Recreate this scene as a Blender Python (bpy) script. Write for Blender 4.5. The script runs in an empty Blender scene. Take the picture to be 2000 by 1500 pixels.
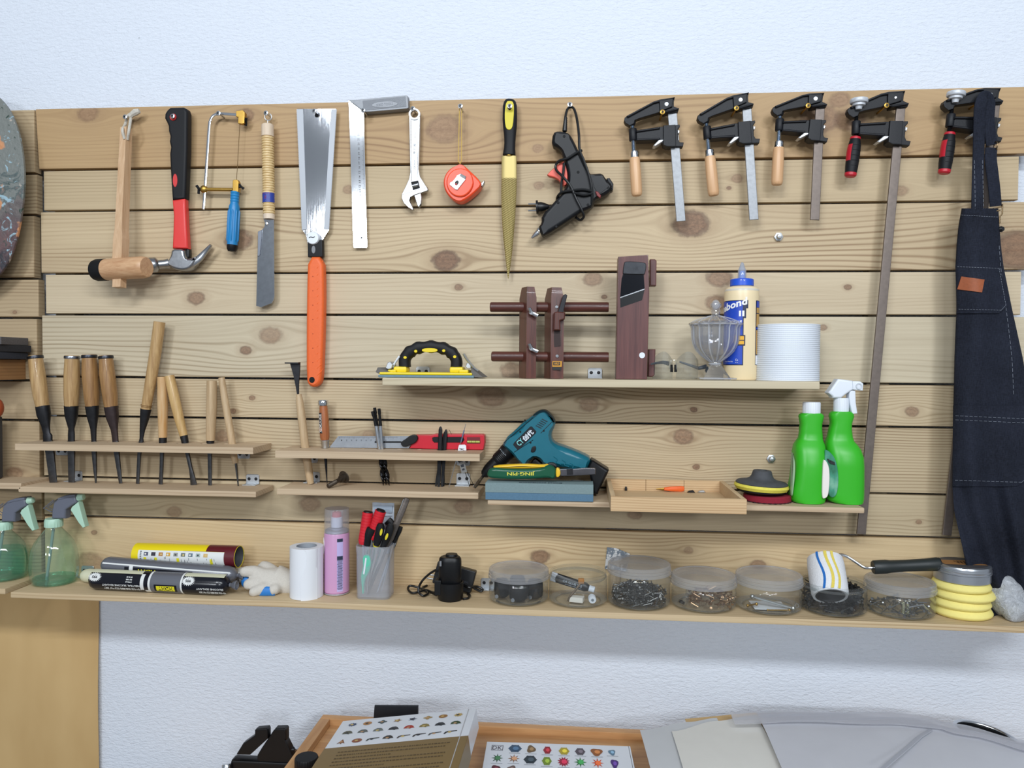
import bpy, bmesh, math, random
from mathutils import Vector, Matrix, Euler
random.seed(7)
SC = bpy.context.scene
COL = SC.collection
PI = math.pi
R = math.radians

# ------------------------------------------------------------------ camera, world, lights, exposure
F = 1500.0
CAM = Vector((0.0, -1.634, 1.62))
YAW, PITCH, ROLL = R(4.9), R(1.45), 0.00695
ROT = Matrix.Rotation(YAW, 3, 'Z') @ Matrix.Rotation(PI/2 - PITCH, 3, 'X') @ Matrix.Rotation(ROLL, 3, 'Z')
cd = bpy.data.cameras.new('camera'); cam = bpy.data.objects.new('camera', cd); COL.objects.link(cam)
cd.sensor_fit = 'HORIZONTAL'; cd.sensor_width = 36.0; cd.lens = 36.0*F/2000.0
cd.clip_start = 0.05; cd.clip_end = 50
cam.matrix_world = Matrix.Translation(CAM) @ ROT.to_4x4()
SC.camera = cam
SC.view_settings.view_transform = 'Standard'; SC.view_settings.look = 'None'
SC.view_settings.gamma = 1.0; SC.view_settings.use_curve_mapping = False
SC.view_settings.exposure = 0.0
wd = bpy.data.worlds.new('world'); SC.world = wd; wd.use_nodes = True
wd.node_tree.nodes['Background'].inputs[0].default_value = (0.80, 0.89, 1.0, 1)
wd.node_tree.nodes['Background'].inputs[1].default_value = 0.325

def strip(name, x, y, z, lx, ly, power, tx=0.0, tz=1.2, col=(0.90, 0.95, 1.0)):
    ld = bpy.data.lights.new(name, 'AREA'); ld.shape = 'RECTANGLE'; ld.size = lx; ld.size_y = ly
    ld.energy = power; ld.color = col
    o = bpy.data.objects.new(name, ld); COL.objects.link(o)
    o.location = (x, y, z)
    o.rotation_euler = (Vector((tx, 0, tz)) - Vector((x, y, z))).to_track_quat('-Z', 'Z').to_euler()
    return o
strip('ceiling_tube_light', -0.75, -2.64, 3.2, 1.3, 0.05, 19.5)
strip('ceiling_tube_light', -0.75, -2.88, 3.2, 1.3, 0.05, 20.5)
strip('ceiling_tube_light', 0.95, -2.64, 3.2, 1.3, 0.05, 19.5)
strip('ceiling_tube_light', 0.95, -2.88, 3.2, 1.3, 0.05, 20.5)
strip('ceiling_panel_light', -2.4, -7.6, 3.2, 1.0, 0.6, 100)
strip('ceiling_panel_light', 2.2, -7.6, 3.2, 1.0, 0.6, 92)

# ------------------------------------------------------------------ pixel of the photograph -> point on a plane of the room
def ray(u, v):
    return ROT @ Vector(((u-1000.0)/F, -(v-750.0)/F, -1.0))
def W(u, v, y=0.0):
    d = ray(u, v); t = (y - CAM.y)/d.y
    return CAM + d*t
def WZ(u, v, z):
    d = ray(u, v); t = (z - CAM.z)/d.z
    return CAM + d*t
def WX(u, v, x):
    d = ray(u, v); t = (x - CAM.x)/d.x
    return CAM + d*t
def S(y=0.0):                       # metres per pixel near the plane y
    return (y - CAM.y)/F
def crop(x0, y0, s):
    return lambda x, y: (x0 + x/s, y0 + y/s)
def PX(k, pts):
    return [k(a, b) for a, b in pts]

# ------------------------------------------------------------------ object helpers
ORG = {}
def tag(o, label=None, cat=None, group=None, kind=None):
    if label: o['label'] = label
    if cat: o['category'] = cat
    if group: o['group'] = group
    if kind: o['kind'] = kind
    return o
def thing(name, label, cat, base, group=None):
    o = bpy.data.objects.new(name, None); COL.objects.link(o)
    o.empty_display_size = 0.02
    o.location = base; ORG[o.name] = Vector(base)
    return tag(o, label, cat, group)

class MB:
    """collects faces; everything in world coordinates"""
    def __init__(s): s.v = []; s.f = []; s.wn = False
    def add(s, vs, fs, M=None):
        n = len(s.v)
        s.v += [(M @ Vector(p)) if M else Vector(p) for p in vs]
        s.f += [tuple(i+n for i in f) for f in fs]
        return s
    def rings(s, rings, cap0=True, cap1=True, closed=True, loop=False, M=None):
        n = len(rings[0]); vs = [p for r in rings for p in r]; fs = []
        m = len(rings)
        for i in range(m if loop else m-1):
            a = i*n; b = ((i+1) % m)*n
            for j in range(n if closed else n-1):
                k = (j+1) % n
                fs.append((a+j, a+k, b+k, b+j))
        if not loop:
            if cap0: fs.append(tuple(range(n-1, -1, -1)))
            if cap1: fs.append(tuple(range((m-1)*n, m*n)))
        return s.add(vs, fs, M)
    def poly(s, P, y0, y1, bev=0.0, seg=2, back=False):
        """extrude outline P [(x,z)] from y0 (front) to y1 (back), bevelled"""
        P = clean(P); s.wn = s.wn or bev > 0
        if area(P) < 0: P = P[::-1]
        rs = []
        if bev > 0:
            for i in range(seg+1):
                a = PI/2*i/seg
                rs.append([(p[0], y0 + bev*(1-math.sin(a)), p[1]) for p in inset(P, bev*(1-math.cos(a)))])
            rs = [[(p[0], y0 + bev*(1-math.cos(PI/2*i/seg)), p[1]) for p in inset(P, bev*(1-math.sin(PI/2*i/seg)))] for i in range(seg+1)]
            if back:
                for i in range(seg+1):
                    a = PI/2*i/seg
                    rs.append([(p[0], y1 - bev*(1-math.sin(a)), p[1]) for p in inset(P, bev*(1-math.cos(a)))])
            else:
                rs.append([(p[0], y1, p[1]) for p in P])
        else:
            rs = [[(p[0], y0, p[1]) for p in P], [(p[0], y1, p[1]) for p in P]]
        return s.rings(rs)
    def prism(s, pts, y0, y1, bev=0.0, seg=2, back=False):
        """outline in photograph pixels, as seen on its front face y0"""
        P = [W(u, v, y0) for u, v in pts]
        return s.poly([(p.x, p.z) for p in P], y0, y1, bev, seg, back)
    def tube(s, pts, r, n=10, cap=True, closed=False, M=None):
        pts = [Vector(p) for p in pts]; m = len(pts)
        rs = r if isinstance(r, (list, tuple)) else [r]*m
        up = None; rings = []
        for i in range(m):
            if closed: t = pts[(i+1) % m]-pts[i-1]
            else: t = pts[min(i+1, m-1)]-pts[max(i-1, 0)]
            if t.length < 1e-9: t = Vector((0, 0, 1))
            t.normalize()
            if up is None:
                up = t.orthogonal().normalized()
            else:
                up = up - t*up.dot(t)
                up = up.normalized() if up.length > 1e-6 else t.orthogonal().normalized()
            w = t.cross(up)
            rings.append([pts[i] + (up*math.cos(2*PI*j/n) + w*math.sin(2*PI*j/n))*rs[i] for j in range(n)])
        return s.rings(rings, cap, cap, True, closed, M)
    def flat(s, pts, a, b, n=12, M=None, ref=(0, -1, 0), p=2.0):
        """sweep a superellipse: a = half width (list/number) across, b = half thickness along ref"""
        pts = [Vector(q) for q in pts]; m = len(pts)
        A = a if isinstance(a, (list, tuple)) else [a]*m
        B = b if isinstance(b, (list, tuple)) else [b]*m
        ref = Vector(ref); rings = []
        for i in range(m):
            t = (pts[min(i+1, m-1)]-pts[max(i-1, 0)]).normalized()
            u = t.cross(ref).normalized(); w = u.cross(t).normalized()
            rg = []
            for j in range(n):
                th = 2*PI*j/n; c, d = math.cos(th), math.sin(th)
                c = math.copysign(abs(c)**(2/p), c); d = math.copysign(abs(d)**(2/p), d)
                rg.append(pts[i] + u*A[i]*c + w*B[i]*d)
            rings.append(rg)
        return s.rings(rings, M=M)
    def lathe(s, prof, c, ax=(0, 0, 1), n=32, a0=0.0, cap=True):
        """prof [(r, h)] about axis ax through c"""
        ax = Vector(ax).normalized(); c = Vector(c)
        u = Vector((1, 0, 0)) if abs(ax.x) < 0.9 else Vector((0, 1, 0))
        u = (u - ax*u.dot(ax)).normalized(); w = ax.cross(u)
        rings = [[c + ax*h + (u*math.cos(a0+2*PI*j/n) + w*math.sin(a0+2*PI*j/n))*max(r, 1e-5) for j in range(n)] for r, h in prof]
        return s.rings(rings, cap, cap)
    def loft(s, secs, n=28, M=None):
        """secs [(z, cx, cy, rx, ry, p)] superellipse sections stacked in z"""
        rings = []
        for z, cx, cy, rx, ry, p in secs:
            rg = []
            for j in range(n):
                th = 2*PI*j/n; c, d = math.cos(th), math.sin(th)
                rg.append((cx + rx*math.copysign(abs(c)**(2/p), c), cy + ry*math.copysign(abs(d)**(2/p), d), z))
            rings.append(rg)
        return s.rings(rings, M=M)
    def box(s, lo, hi, bev=0.0, M=None):
        x0, y0, z0 = lo; x1, y1, z1 = hi
        if bev <= 0:
            vs = [(x, y, z) for z in (z0, z1) for y in (y0, y1) for x in (x0, x1)]
            return s.add(vs, [(0, 2, 3, 1), (4, 5, 7, 6), (0, 1, 5, 4), (2, 6, 7, 3), (0, 4, 6, 2), (1, 3, 7, 5)], M)
        s.wn = True
        b = min(bev, (x1-x0)*.49, (y1-y0)*.49, (z1-z0)*.49); g = 2
        def rr(i, z):                    # rounded-corner ring inset by i
            o = []
            for cx, cy, a in ((x1-b, y1-b, 0), (x0+b, y1-b, PI/2), (x0+b, y0+b, PI), (x1-b, y0+b, 1.5*PI)):
                for k in range(g+1):
                    t = a + PI/2*k/g
                    o.append((cx+(b-i)*math.cos(t), cy+(b-i)*math.sin(t), z))
            return o
        rs = []
        for k in range(g+1):
            t = PI/2*k/g; rs.append(rr(b*(1-math.sin(t)), z0+b*(1-math.cos(t))))
        for k in range(g, -1, -1):
            t = PI/2*k/g; rs.append(rr(b*(1-math.sin(t)), z1-b*(1-math.cos(t))))
        return s.rings(rs, M=M)
    def ball(s, c, r, n=16, sc=(1, 1, 1), M=None):
        m = n//2; rings = []
        for i in range(m+1):
            a = -PI/2 + PI*i/m; q = max(math.cos(a), 1e-3)
            rings.append([(c[0]+r*sc[0]*q*math.cos(2*PI*j/n), c[1]+r*sc[1]*q*math.sin(2*PI*j/n), c[2]+r*sc[2]*math.sin(a)) for j in range(n)])
        return s.rings(rings, M=M)
    def grid(s, fn, nu, nv, M=None):
        vs = [fn(i/nu, j/nv) for j in range(nv+1) for i in range(nu+1)]
        fs = [(j*(nu+1)+i, j*(nu+1)+i+1, (j+1)*(nu+1)+i+1, (j+1)*(nu+1)+i) for j in range(nv) for i in range(nu)]
        return s.add(vs, fs, M)
    def sheet(s, fn, nu, nv, th, M=None):
        """a sheet with real thickness th along +y"""
        vs = [Vector(fn(i/nu, j/nv)) for j in range(nv+1) for i in range(nu+1)]
        n = len(vs); N = nu+1
        fs = [(j*N+i, j*N+i+1, (j+1)*N+i+1, (j+1)*N+i) for j in range(nv) for i in range(nu)]
        d = Vector(th) if not isinstance(th, (int, float)) else Vector((0, th, 0))
        vs2 = [p+d for p in vs]; fs2 = [tuple(i+n for i in f[::-1]) for f in fs]
        rim = list(range(N)) + [j*N+nu for j in range(1, nv+1)] + [nv*N+i for i in range(nu-1, -1, -1)] + [j*N for j in range(nv-1, 0, -1)]
        side = [(rim[k], rim[k]+n, rim[(k+1) % len(rim)]+n, rim[(k+1) % len(rim)]) for k in range(len(rim))]
        return s.add(vs+vs2, fs+fs2+side, M)

def area(P): return sum(P[i-1][0]*P[i][1]-P[i][0]*P[i-1][1] for i in range(len(P)))/2
def clean(P):
    o = []
    for p in P:
        if not o or math.hypot(p[0]-o[-1][0], p[1]-o[-1][1]) > 1e-6: o.append((p[0], p[1]))
    if math.hypot(o[0][0]-o[-1][0], o[0][1]-o[-1][1]) < 1e-6: o.pop()
    return o
def inset(P, d):
    if d <= 0: return list(P)
    n = len(P); o = []
    for i in range(n):
        a, b, c = P[i-1], P[i], P[(i+1) % n]
        e1 = (b[0]-a[0], b[1]-a[1]); e2 = (c[0]-b[0], c[1]-b[1])
        l1 = math.hypot(*e1); l2 = math.hypot(*e2)
        n1 = (-e1[1]/l1, e1[0]/l1); n2 = (-e2[1]/l2, e2[0]/l2)
        m = (n1[0]+n2[0], n1[1]+n2[1]); q = 1+n1[0]*n2[0]+n1[1]*n2[1]
        q = max(q, 0.45)
        dd = min(d, 0.45*min(l1, l2)*2)
        o.append((b[0]+m[0]/q*dd, b[1]+m[1]/q*dd))
    return o
def smooth2(P, it=2):
    """Chaikin corner cutting on a closed pixel outline"""
    for _ in range(it):
        q = []
        for i in range(len(P)):
            a, b = P[i], P[(i+1) % len(P)]
            q += [(a[0]*.75+b[0]*.25, a[1]*.75+b[1]*.25), (a[0]*.25+b[0]*.75, a[1]*.25+b[1]*.75)]
        P = q
    return P
def spline(P, n=8, closed=False):
    """Catmull-Rom through points of any dimension"""
    P = [Vector(p) for p in P]; m = len(P); o = []
    for i in range(m if closed else m-1):
        p1, p2 = P[i], P[(i+1) % m]
        p0 = P[i-1] if (i > 0 or closed) else p1*2-p2
        p3 = P[(i+2) % m] if (i+2 < m or closed) else p2*2-p1
        for k in range(n):
            t = k/n
            o.append(0.5*((2*p1)+(p2-p0)*t+(2*p0-5*p1+4*p2-p3)*t*t+(3*p1-p0-3*p2+p3)*t*t*t))
    if not closed: o.append(P[-1])
    return o
def ell(cx, cy, rx, ry, n=24, rot=0.0):
    return [(cx+rx*math.cos(2*PI*i/n)*math.cos(rot)-ry*math.sin(2*PI*i/n)*math.sin(rot), cy+rx*math.cos(2*PI*i/n)*math.sin(rot)+ry*math.sin(2*PI*i/n)*math.cos(rot)) for i in range(n)]

def mesh_of(name, mb, org, mat, ang=35):
    me = bpy.data.meshes.new(name)
    me.from_pydata([tuple(p-org) for p in mb.v], [], mb.f)
    bm = bmesh.new(); bm.from_mesh(me)
    bmesh.ops.recalc_face_normals(bm, faces=bm.faces[:])
    bm.to_mesh(me); bm.free()
    me.polygons.foreach_set('use_smooth', [True]*len(me.polygons))
    me.set_sharp_from_angle(angle=R(ang))
    if mat: me.materials.append(mat)
    return me
def part(name, mb, mat, parent, label=None, ang=35, kind=None):
    org = ORG[parent.name]
    o = bpy.data.objects.new(name, mesh_of(name, mb, org, mat, ang)); COL.objects.link(o)
    o.parent = parent
    ORG[o.name] = org
    if mb.wn: o.modifiers.new('weighted', 'WEIGHTED_NORMAL').keep_sharp = True
    return tag(o, label, None, None, kind)
def solo(name, mb, mat, label, cat, group=None, base=None, ang=35, kind=None):
    if base is None:
        lo = Vector([min(p[i] for p in mb.v) for i in range(3)]); hi = Vector([max(p[i] for p in mb.v) for i in range(3)])
        base = Vector(((lo.x+hi.x)/2, (lo.y+hi.y)/2, lo.z))
    o = bpy.data.objects.new(name, mesh_of(name, mb, Vector(base), mat, ang)); COL.objects.link(o)
    o.location = base; ORG[o.name] = Vector(base)
    if mb.wn: o.modifiers.new('weighted', 'WEIGHTED_NORMAL').keep_sharp = True
    return tag(o, label, cat, group, kind)

# ------------------------------------------------------------------ lettering (flat meshes lifted off the surface they are printed on)
_tc = {}
def glyphs(body, bold=0.0):
    if (body, bold) not in _tc:
        cu = bpy.data.curves.new('lettering', 'FONT'); cu.body = body; cu.size = 1.0; cu.offset = bold
        cu.align_x = 'CENTER'; cu.align_y = 'CENTER'; cu.resolution_u = 2
        ob = bpy.data.objects.new('lettering', cu); COL.objects.link(ob)
        dg = bpy.context.evaluated_depsgraph_get(); dg.update()
        me = bpy.data.meshes.new_from_object(ob.evaluated_get(dg))
        vs = [tuple(v.co) for v in me.vertices]; fs = [tuple(p.vertices) for p in me.polygons]
        bpy.data.objects.remove(ob); bpy.data.curves.remove(cu); bpy.data.meshes.remove(me)
        xs = [v[0] for v in vs] or [0]; ys = [v[1] for v in vs] or [0]
        cx, cy = (min(xs)+max(xs))/2, (min(ys)+max(ys))/2
        w, h = max(max(xs)-min(xs), 1e-6), max(max(ys)-min(ys), 1e-6)
        _tc[(body, bold)] = ([((x-cx)/w, (y-cy)/h) for x, y, z in vs], fs, w/h)
    return _tc[(body, bold)]
def letters(mb, body, w, h, fn, bold=0.0):
    """body fitted into w x h, each point sent through fn(x, y) -> world"""
    vs, fs, _ = glyphs(body, bold)
    return mb.add([fn(x*w, y*h) for x, y in vs], fs)
def plane_fn(c, r, u):
    c, r, u = Vector(c), Vector(r).normalized(), Vector(u).normalized()
    return lambda x, y: c + r*x + u*y

# ------------------------------------------------------------------ materials
def lin(c):
    return tuple(((x/255)/12.92 if x/255 <= 0.04045 else ((x/255+0.055)/1.055)**2.4) for x in c) + (1.0,)
class NT:
    def __init__(s, name):
        s.m = bpy.data.materials.new(name); s.m.use_nodes = True; s.t = s.m.node_tree
        s.b = s.t.nodes['Principled BSDF']; s.out = s.t.nodes['Material Output']
    def n(s, typ, **kw):
        x = s.t.nodes.new(typ)
        for k, v in kw.items(): setattr(x, k, v)
        return x
    def set(s, sock, v):
        if isinstance(v, bpy.types.NodeSocket): s.t.links.new(v, sock)
        else: sock.default_value = v
    def math(s, op, a, b=None, c=None, clamp=False):
        x = s.n('ShaderNodeMath', operation=op); x.use_clamp = clamp
        s.set(x.inputs[0], a)
        if b is not None: s.set(x.inputs[1], b)
        if c is not None: s.set(x.inputs[2], c)
        return x.outputs[0]
    def mix(s, f, a, b, typ='MIX'):
        x = s.n('ShaderNodeMix', data_type='RGBA', blend_type=typ)
        s.set(x.inputs[0], f); s.set(x.inputs[6], a); s.set(x.inputs[7], b)
        return x.outputs[2]
    def obj(s):
        return s.n('ShaderNodeTexCoord').outputs['Object']
    def mapping(s, vec, sc=(1, 1, 1), loc=(0, 0, 0), rot=(0, 0, 0)):
        x = s.n('ShaderNodeMapping'); s.t.links.new(vec, x.inputs[0])
        x.inputs['Scale'].default_value = sc; x.inputs['Location'].default_value = loc; x.inputs['Rotation'].default_value = rot
        return x.outputs[0]
    def noise(s, vec, scale=1.0, detail=3.0, rough=0.5, dist=0.0):
        x = s.n('ShaderNodeTexNoise'); s.t.links.new(vec, x.inputs['Vector'])
        x.inputs['Scale'].default_value = scale; x.inputs['Detail'].default_value = detail
        x.inputs['Roughness'].default_value = rough; x.inputs['Distortion'].default_value = dist
        return x.outputs['Fac']
    def ramp(s, f, stops, interp='LINEAR'):
        x = s.n('ShaderNodeValToRGB'); s.t.links.new(f, x.inputs[0]); r = x.color_ramp; r.interpolation = interp
        while len(r.elements) < len(stops): r.elements.new(0.5)
        for e, (p, c) in zip(r.elements, stops):
            e.position = p; e.color = c if len(c) == 4 else (*c, 1)
        return x.outputs[0]
    def rng(s, v, a, b, c=0.0, d=1.0):
        x = s.n('ShaderNodeMapRange'); x.clamp = True; s.set(x.inputs[0], v)
        for i, q in zip((1, 2, 3, 4), (a, b, c, d)): x.inputs[i].default_value = q
        return x.outputs[0]
    def bump(s, h, strength=0.3, dist=0.002):
        x = s.n('ShaderNodeBump'); s.t.links.new(h, x.inputs['Height'])
        x.inputs['Strength'].default_value = strength; x.inputs['Distance'].default_value = dist
        s.t.links.new(x.outputs[0], s.b.inputs['Normal'])
    def color(s, c): s.set(s.b.inputs['Base Color'], c)
    def p(s, rough=0.5, metal=0.0, **kw):
        s.b.inputs['Roughness'].default_value = rough; s.b.inputs['Metallic'].default_value = metal
        for k, v in kw.items(): s.b.inputs[k.replace('_', ' ')].default_value = v
_mc = {}
def pm(name, c, rough=0.45, metal=0.0, var=0.0, vs=60.0, bump=0.0, bs=300.0, **kw):
    """plain material with a little procedural mottling"""
    if name in _mc: return _mc[name]
    t = NT(name); t.p(rough, metal, **kw); o = t.obj()
    if var > 0:
        f = t.noise(o, vs, 4.0)
        t.color(t.mix(t.math('MULTIPLY', t.rng(f, .3, .7), var), lin(c), lin([x*.55 for x in c])))
    else: t.color(lin(c))
    if bump > 0: t.bump(t.noise(o, bs, 3.0), bump, 0.001)
    _mc[name] = t.m
    return t.m
def wood(name, c1, c2, axis='z', fine=90.0, stretch=0.07, rough=0.5, amt=1.0, coat=0.0):
    """straight-grained wood, grain along axis"""
    if name in _mc: return _mc[name]
    t = NT(name); t.p(rough, 0.0); t.b.inputs['Coat Weight'].default_value = coat
    sc = [fine, fine, fine]; sc['xyz'.index(axis)] = fine*stretch
    o = t.obj()
    f = t.noise(t.mapping(o, tuple(sc)), 1.0, 4.0, .6, .4)
    g = t.noise(t.mapping(o, tuple(x*4 for x in sc)), 1.0, 2.0)
    m = t.math('ADD', t.math('MULTIPLY', t.rng(f, .33, .67), .75*amt), t.math('MULTIPLY', t.rng(g, .4, .65), .25*amt))
    t.color(t.mix(m, lin(c1), lin(c2))); t.bump(f, .12, .0006)
    _mc[name] = t.m
    return t.m
_pk = [0]
def pine(name, c1, c2, knots=(), across='z', seed=0.0, freq=62.0, lines=0.55, org=(0, 0, 0)):
    """pine board: grain lines that flow around its knots. knots (x, across, radius, darkness) in object space"""
    t = NT(name); t.p(.58)
    sp = t.n('ShaderNodeSeparateXYZ'); t.t.links.new(t.obj(), sp.inputs[0])
    x = sp.outputs[0]
    z0 = sp.outputs[2] if across == 'z' else t.math('ADD', t.math('MULTIPLY', sp.outputs[1], .8), sp.outputs[2])
    zz = z0; kd = []
    for kx, kz, kr, dk in knots:
        dx = t.math('SUBTRACT', x, kx); dz = t.math('SUBTRACT', z0, kz)
        q = t.math('ADD', t.math('POWER', t.math('MULTIPLY', dx, .42), 2.0), t.math('POWER', dz, 2.0))
        RR = (kr*1.75)**2
        defl = t.math('DIVIDE', t.math('MULTIPLY', dz, RR), t.math('ADD', q, RR*.55))
        zz = t.math('SUBTRACT', zz, t.math('MULTIPLY', defl, .85))
        d2 = t.math('SQRT', t.math('ADD', t.math('POWER', t.math('MULTIPLY', dx, .72), 2.0), t.math('POWER', dz, 2.0)))
        kd.append((d2, kr, dk))
    v = t.n('ShaderNodeCombineXYZ'); t.set(v.inputs[0], x); v.inputs[1].default_value = seed; t.set(v.inputs[2], zz)
    V = v.outputs[0]
    wob = t.noise(t.mapping(V, (1.5, 1, 6.0)), 1.0, 2.0)
    ph = t.math('ADD', t.math('MULTIPLY', zz, freq*2*PI), t.math('MULTIPLY', wob, 34.0))
    wv = t.math('ADD', t.math('MULTIPLY', t.math('SINE', ph), .5), .5)
    thin = t.math('POWER', wv, 3.4)
    amp = t.rng(t.noise(t.mapping(V, (1.1, 1, 16.0)), 1.0, 2.0), .38, .66)
    streak = t.rng(t.noise(t.mapping(V, (3.0, 1, 330.0)), 1.0, 3.0, .65), .35, .7)
    broad = t.rng(t.noise(t.mapping(V, (1.0, 1, 11.0)), 1.0, 2.0), .3, .7)
    m = t.math('ADD', t.math('MULTIPLY', t.math('MULTIPLY', thin, amp), lines*1.45), t.math('ADD', t.math('MULTIPLY', streak, .22), t.math('MULTIPLY', broad, .24)), clamp=True)
    c = t.mix(m, lin(c1), lin(c2))
    dist = t.math('MULTIPLY', t.math('SUBTRACT', t.noise(t.obj(), 90.0, 3.0), .5), .012)
    kn_ = t.rng(t.noise(t.mapping(t.obj(), (150, 150, 260)), 1.0, 4.0, .65, .8), .36, .64)
    for d2, kr, dk in kd:
        d2 = t.math('ADD', d2, t.math('MULTIPLY', dist, min(1.0, kr/.02)))
        halo = t.math('MULTIPLY', t.rng(d2, kr*2.1, kr*.8), .42*min(1, dk+.3))
        c = t.mix(halo, c, lin((152, 122, 92)))
        core = t.math('MULTIPLY', t.rng(d2, kr*1.05, kr*.82), .36+.5*dk)
        rg = t.math('ADD', t.math('MULTIPLY', kn_, .75), t.math('MULTIPLY', t.math('ADD', t.math('SINE', t.math('MULTIPLY', d2, 2*PI*2.2/kr)), 1.0), .125))
        c = t.mix(core, c, t.mix(rg, lin((122-42*dk, 88-40*dk, 66-34*dk)), lin((168-36*dk, 136-42*dk, 108-40*dk))))
        rim = t.math('MULTIPLY', t.math('MULTIPLY', t.rng(d2, kr*1.18, kr*1.0), t.rng(d2, kr*.72, kr*.95)), .55*dk)
        c = t.mix(rim, c, lin((70, 46, 34)))
    t.color(c)
    t.bump(t.math('ADD', t.math('MULTIPLY', thin, .5), streak), .10, .0008)
    return t.m
def clearplastic(name, c, gloss=1.0, dens=0.0, rough=0.03):
    """thin clear or tinted plastic wall: lets light through, mirrors at grazing angles"""
    if name in _mc: return _mc[name]
    t = NT(name)
    tr = t.n('ShaderNodeBsdfTransparent'); tr.inputs[0].default_value = lin(c)
    gl = t.n('ShaderNodeBsdfGlossy'); gl.inputs['Roughness'].default_value = rough
    df = t.n('ShaderNodeBsdfDiffuse'); df.inputs[0].default_value = lin([min(255, x*.98) for x in c])
    tl = t.n('ShaderNodeBsdfTranslucent'); tl.inputs[0].default_value = lin([min(255, x*.98) for x in c])
    m0 = t.n('ShaderNodeMixShader'); m0.inputs[0].default_value = .4
    t.t.links.new(df.outputs[0], m0.inputs[1]); t.t.links.new(tl.outputs[0], m0.inputs[2])
    m1 = t.n('ShaderNodeMixShader'); m1.inputs[0].default_value = dens
    t.t.links.new(tr.outputs[0], m1.inputs[1]); t.t.links.new(m0.outputs[0], m1.inputs[2])
    lw = t.n('ShaderNodeLayerWeight'); lw.inputs[0].default_value = .5
    fr = t.math('ADD', t.math('MULTIPLY', t.math('POWER', lw.outputs['Facing'], 4.0), .7), .04)
    m2 = t.n('ShaderNodeMixShader'); t.set(m2.inputs[0], t.math('MULTIPLY', fr, gloss, clamp=True))
    t.t.links.new(m1.outputs[0], m2.inputs[1]); t.t.links.new(gl.outputs[0], m2.inputs[2])
    t.t.links.new(m2.outputs[0], t.out.inputs[0])
    _mc[name] = t.m
    return t.m
STEEL = pm('polished_steel', (205, 208, 212), .22, 1.0)
BRUSH = pm('brushed_steel', (190, 194, 198), .34, 1.0, .25, 150)
DARKST = pm('blackened_steel', (52, 52, 55), .42, .75, .4, 120)
GALV = pm('galvanised_steel', (196, 200, 204), .42, .85, .2, 120)
BLACKP = pm('black_plastic', (15, 16, 19), .42, 0, .3, 200, Specular_IOR_Level=.35)
BLACKM = pm('matt_black_rubber', (15, 16, 18), .65, 0, .3, 200, Specular_IOR_Level=.3)
BRASS = pm('brass', (190, 152, 76), .42, 1.0, .2, 120)
WHITEP = pm('white_plastic', (222, 228, 236), .38)

def fuse(name, mb, voxel, mat, parent=None, smooth=6, disp=0.0, dscale=30.0, info=None, seed=0):
    """one continuous skin over overlapping shapes (voxel remesh), optional crumple"""
    me = bpy.data.meshes.new('fuse'); me.from_pydata([tuple(p) for p in mb.v], [], mb.f)
    bm = bmesh.new(); bm.from_mesh(me); bmesh.ops.recalc_face_normals(bm, faces=bm.faces[:]); bm.to_mesh(me); bm.free()
    o = bpy.data.objects.new('fuse', me); COL.objects.link(o)
    r = o.modifiers.new('r', 'REMESH'); r.mode = 'VOXEL'; r.voxel_size = voxel
    if smooth:
        q = o.modifiers.new('s', 'SMOOTH'); q.iterations = smooth; q.factor = .5
    dg = bpy.context.evaluated_depsgraph_get(); dg.update()
    m2 = bpy.data.meshes.new_from_object(o.evaluated_get(dg))
    from mathutils import noise as mn
    out = MB(); out.v = [v.co.copy() for v in m2.vertices]; out.f = [tuple(p.vertices) for p in m2.polygons]
    if disp:
        ns = [v.normal.copy() for v in m2.vertices]
        for i, p in enumerate(out.v):
            h = mn.noise(p*dscale+Vector((seed, 0, 0))); h2 = 1-abs(mn.noise(p*dscale*.6+Vector((seed+9, 3, 1))))*2
            out.v[i] = p+ns[i]*disp*(h*.6+h2*.6)
    bpy.data.objects.remove(o); bpy.data.meshes.remove(me); bpy.data.meshes.remove(m2)
    return part(name, out, mat, parent, ang=75) if parent else out
# ------------------------------------------------------------------ the setting
def wallmat():
    t = NT('white_plaster'); t.p(.75); o = t.obj()
    a = t.noise(t.mapping(o, (70, 1, 190)), 1.0, 4.0, .6, .6)
    b = t.noise(t.mapping(o, (260, 1, 420)), 1.0, 3.0)
    sp = t.rng(t.noise(o, 55.0, 2.0), .78, .82)
    t.color(t.mix(t.math('MULTIPLY', sp, .5), lin((219, 225, 235)), lin((120, 122, 128))))
    t.bump(t.math('ADD', a, t.math('MULTIPLY', b, .35)), .62, .0045)
    return t.m
WALLY = 0.052
mb = MB(); mb.box((-3.6, WALLY, 0.0), (3.2, WALLY+.12, 3.3))
wall = solo('wall_back', mb, wallmat(), 'white roller-textured plaster wall behind the tool boards', 'wall', kind='structure')

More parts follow.
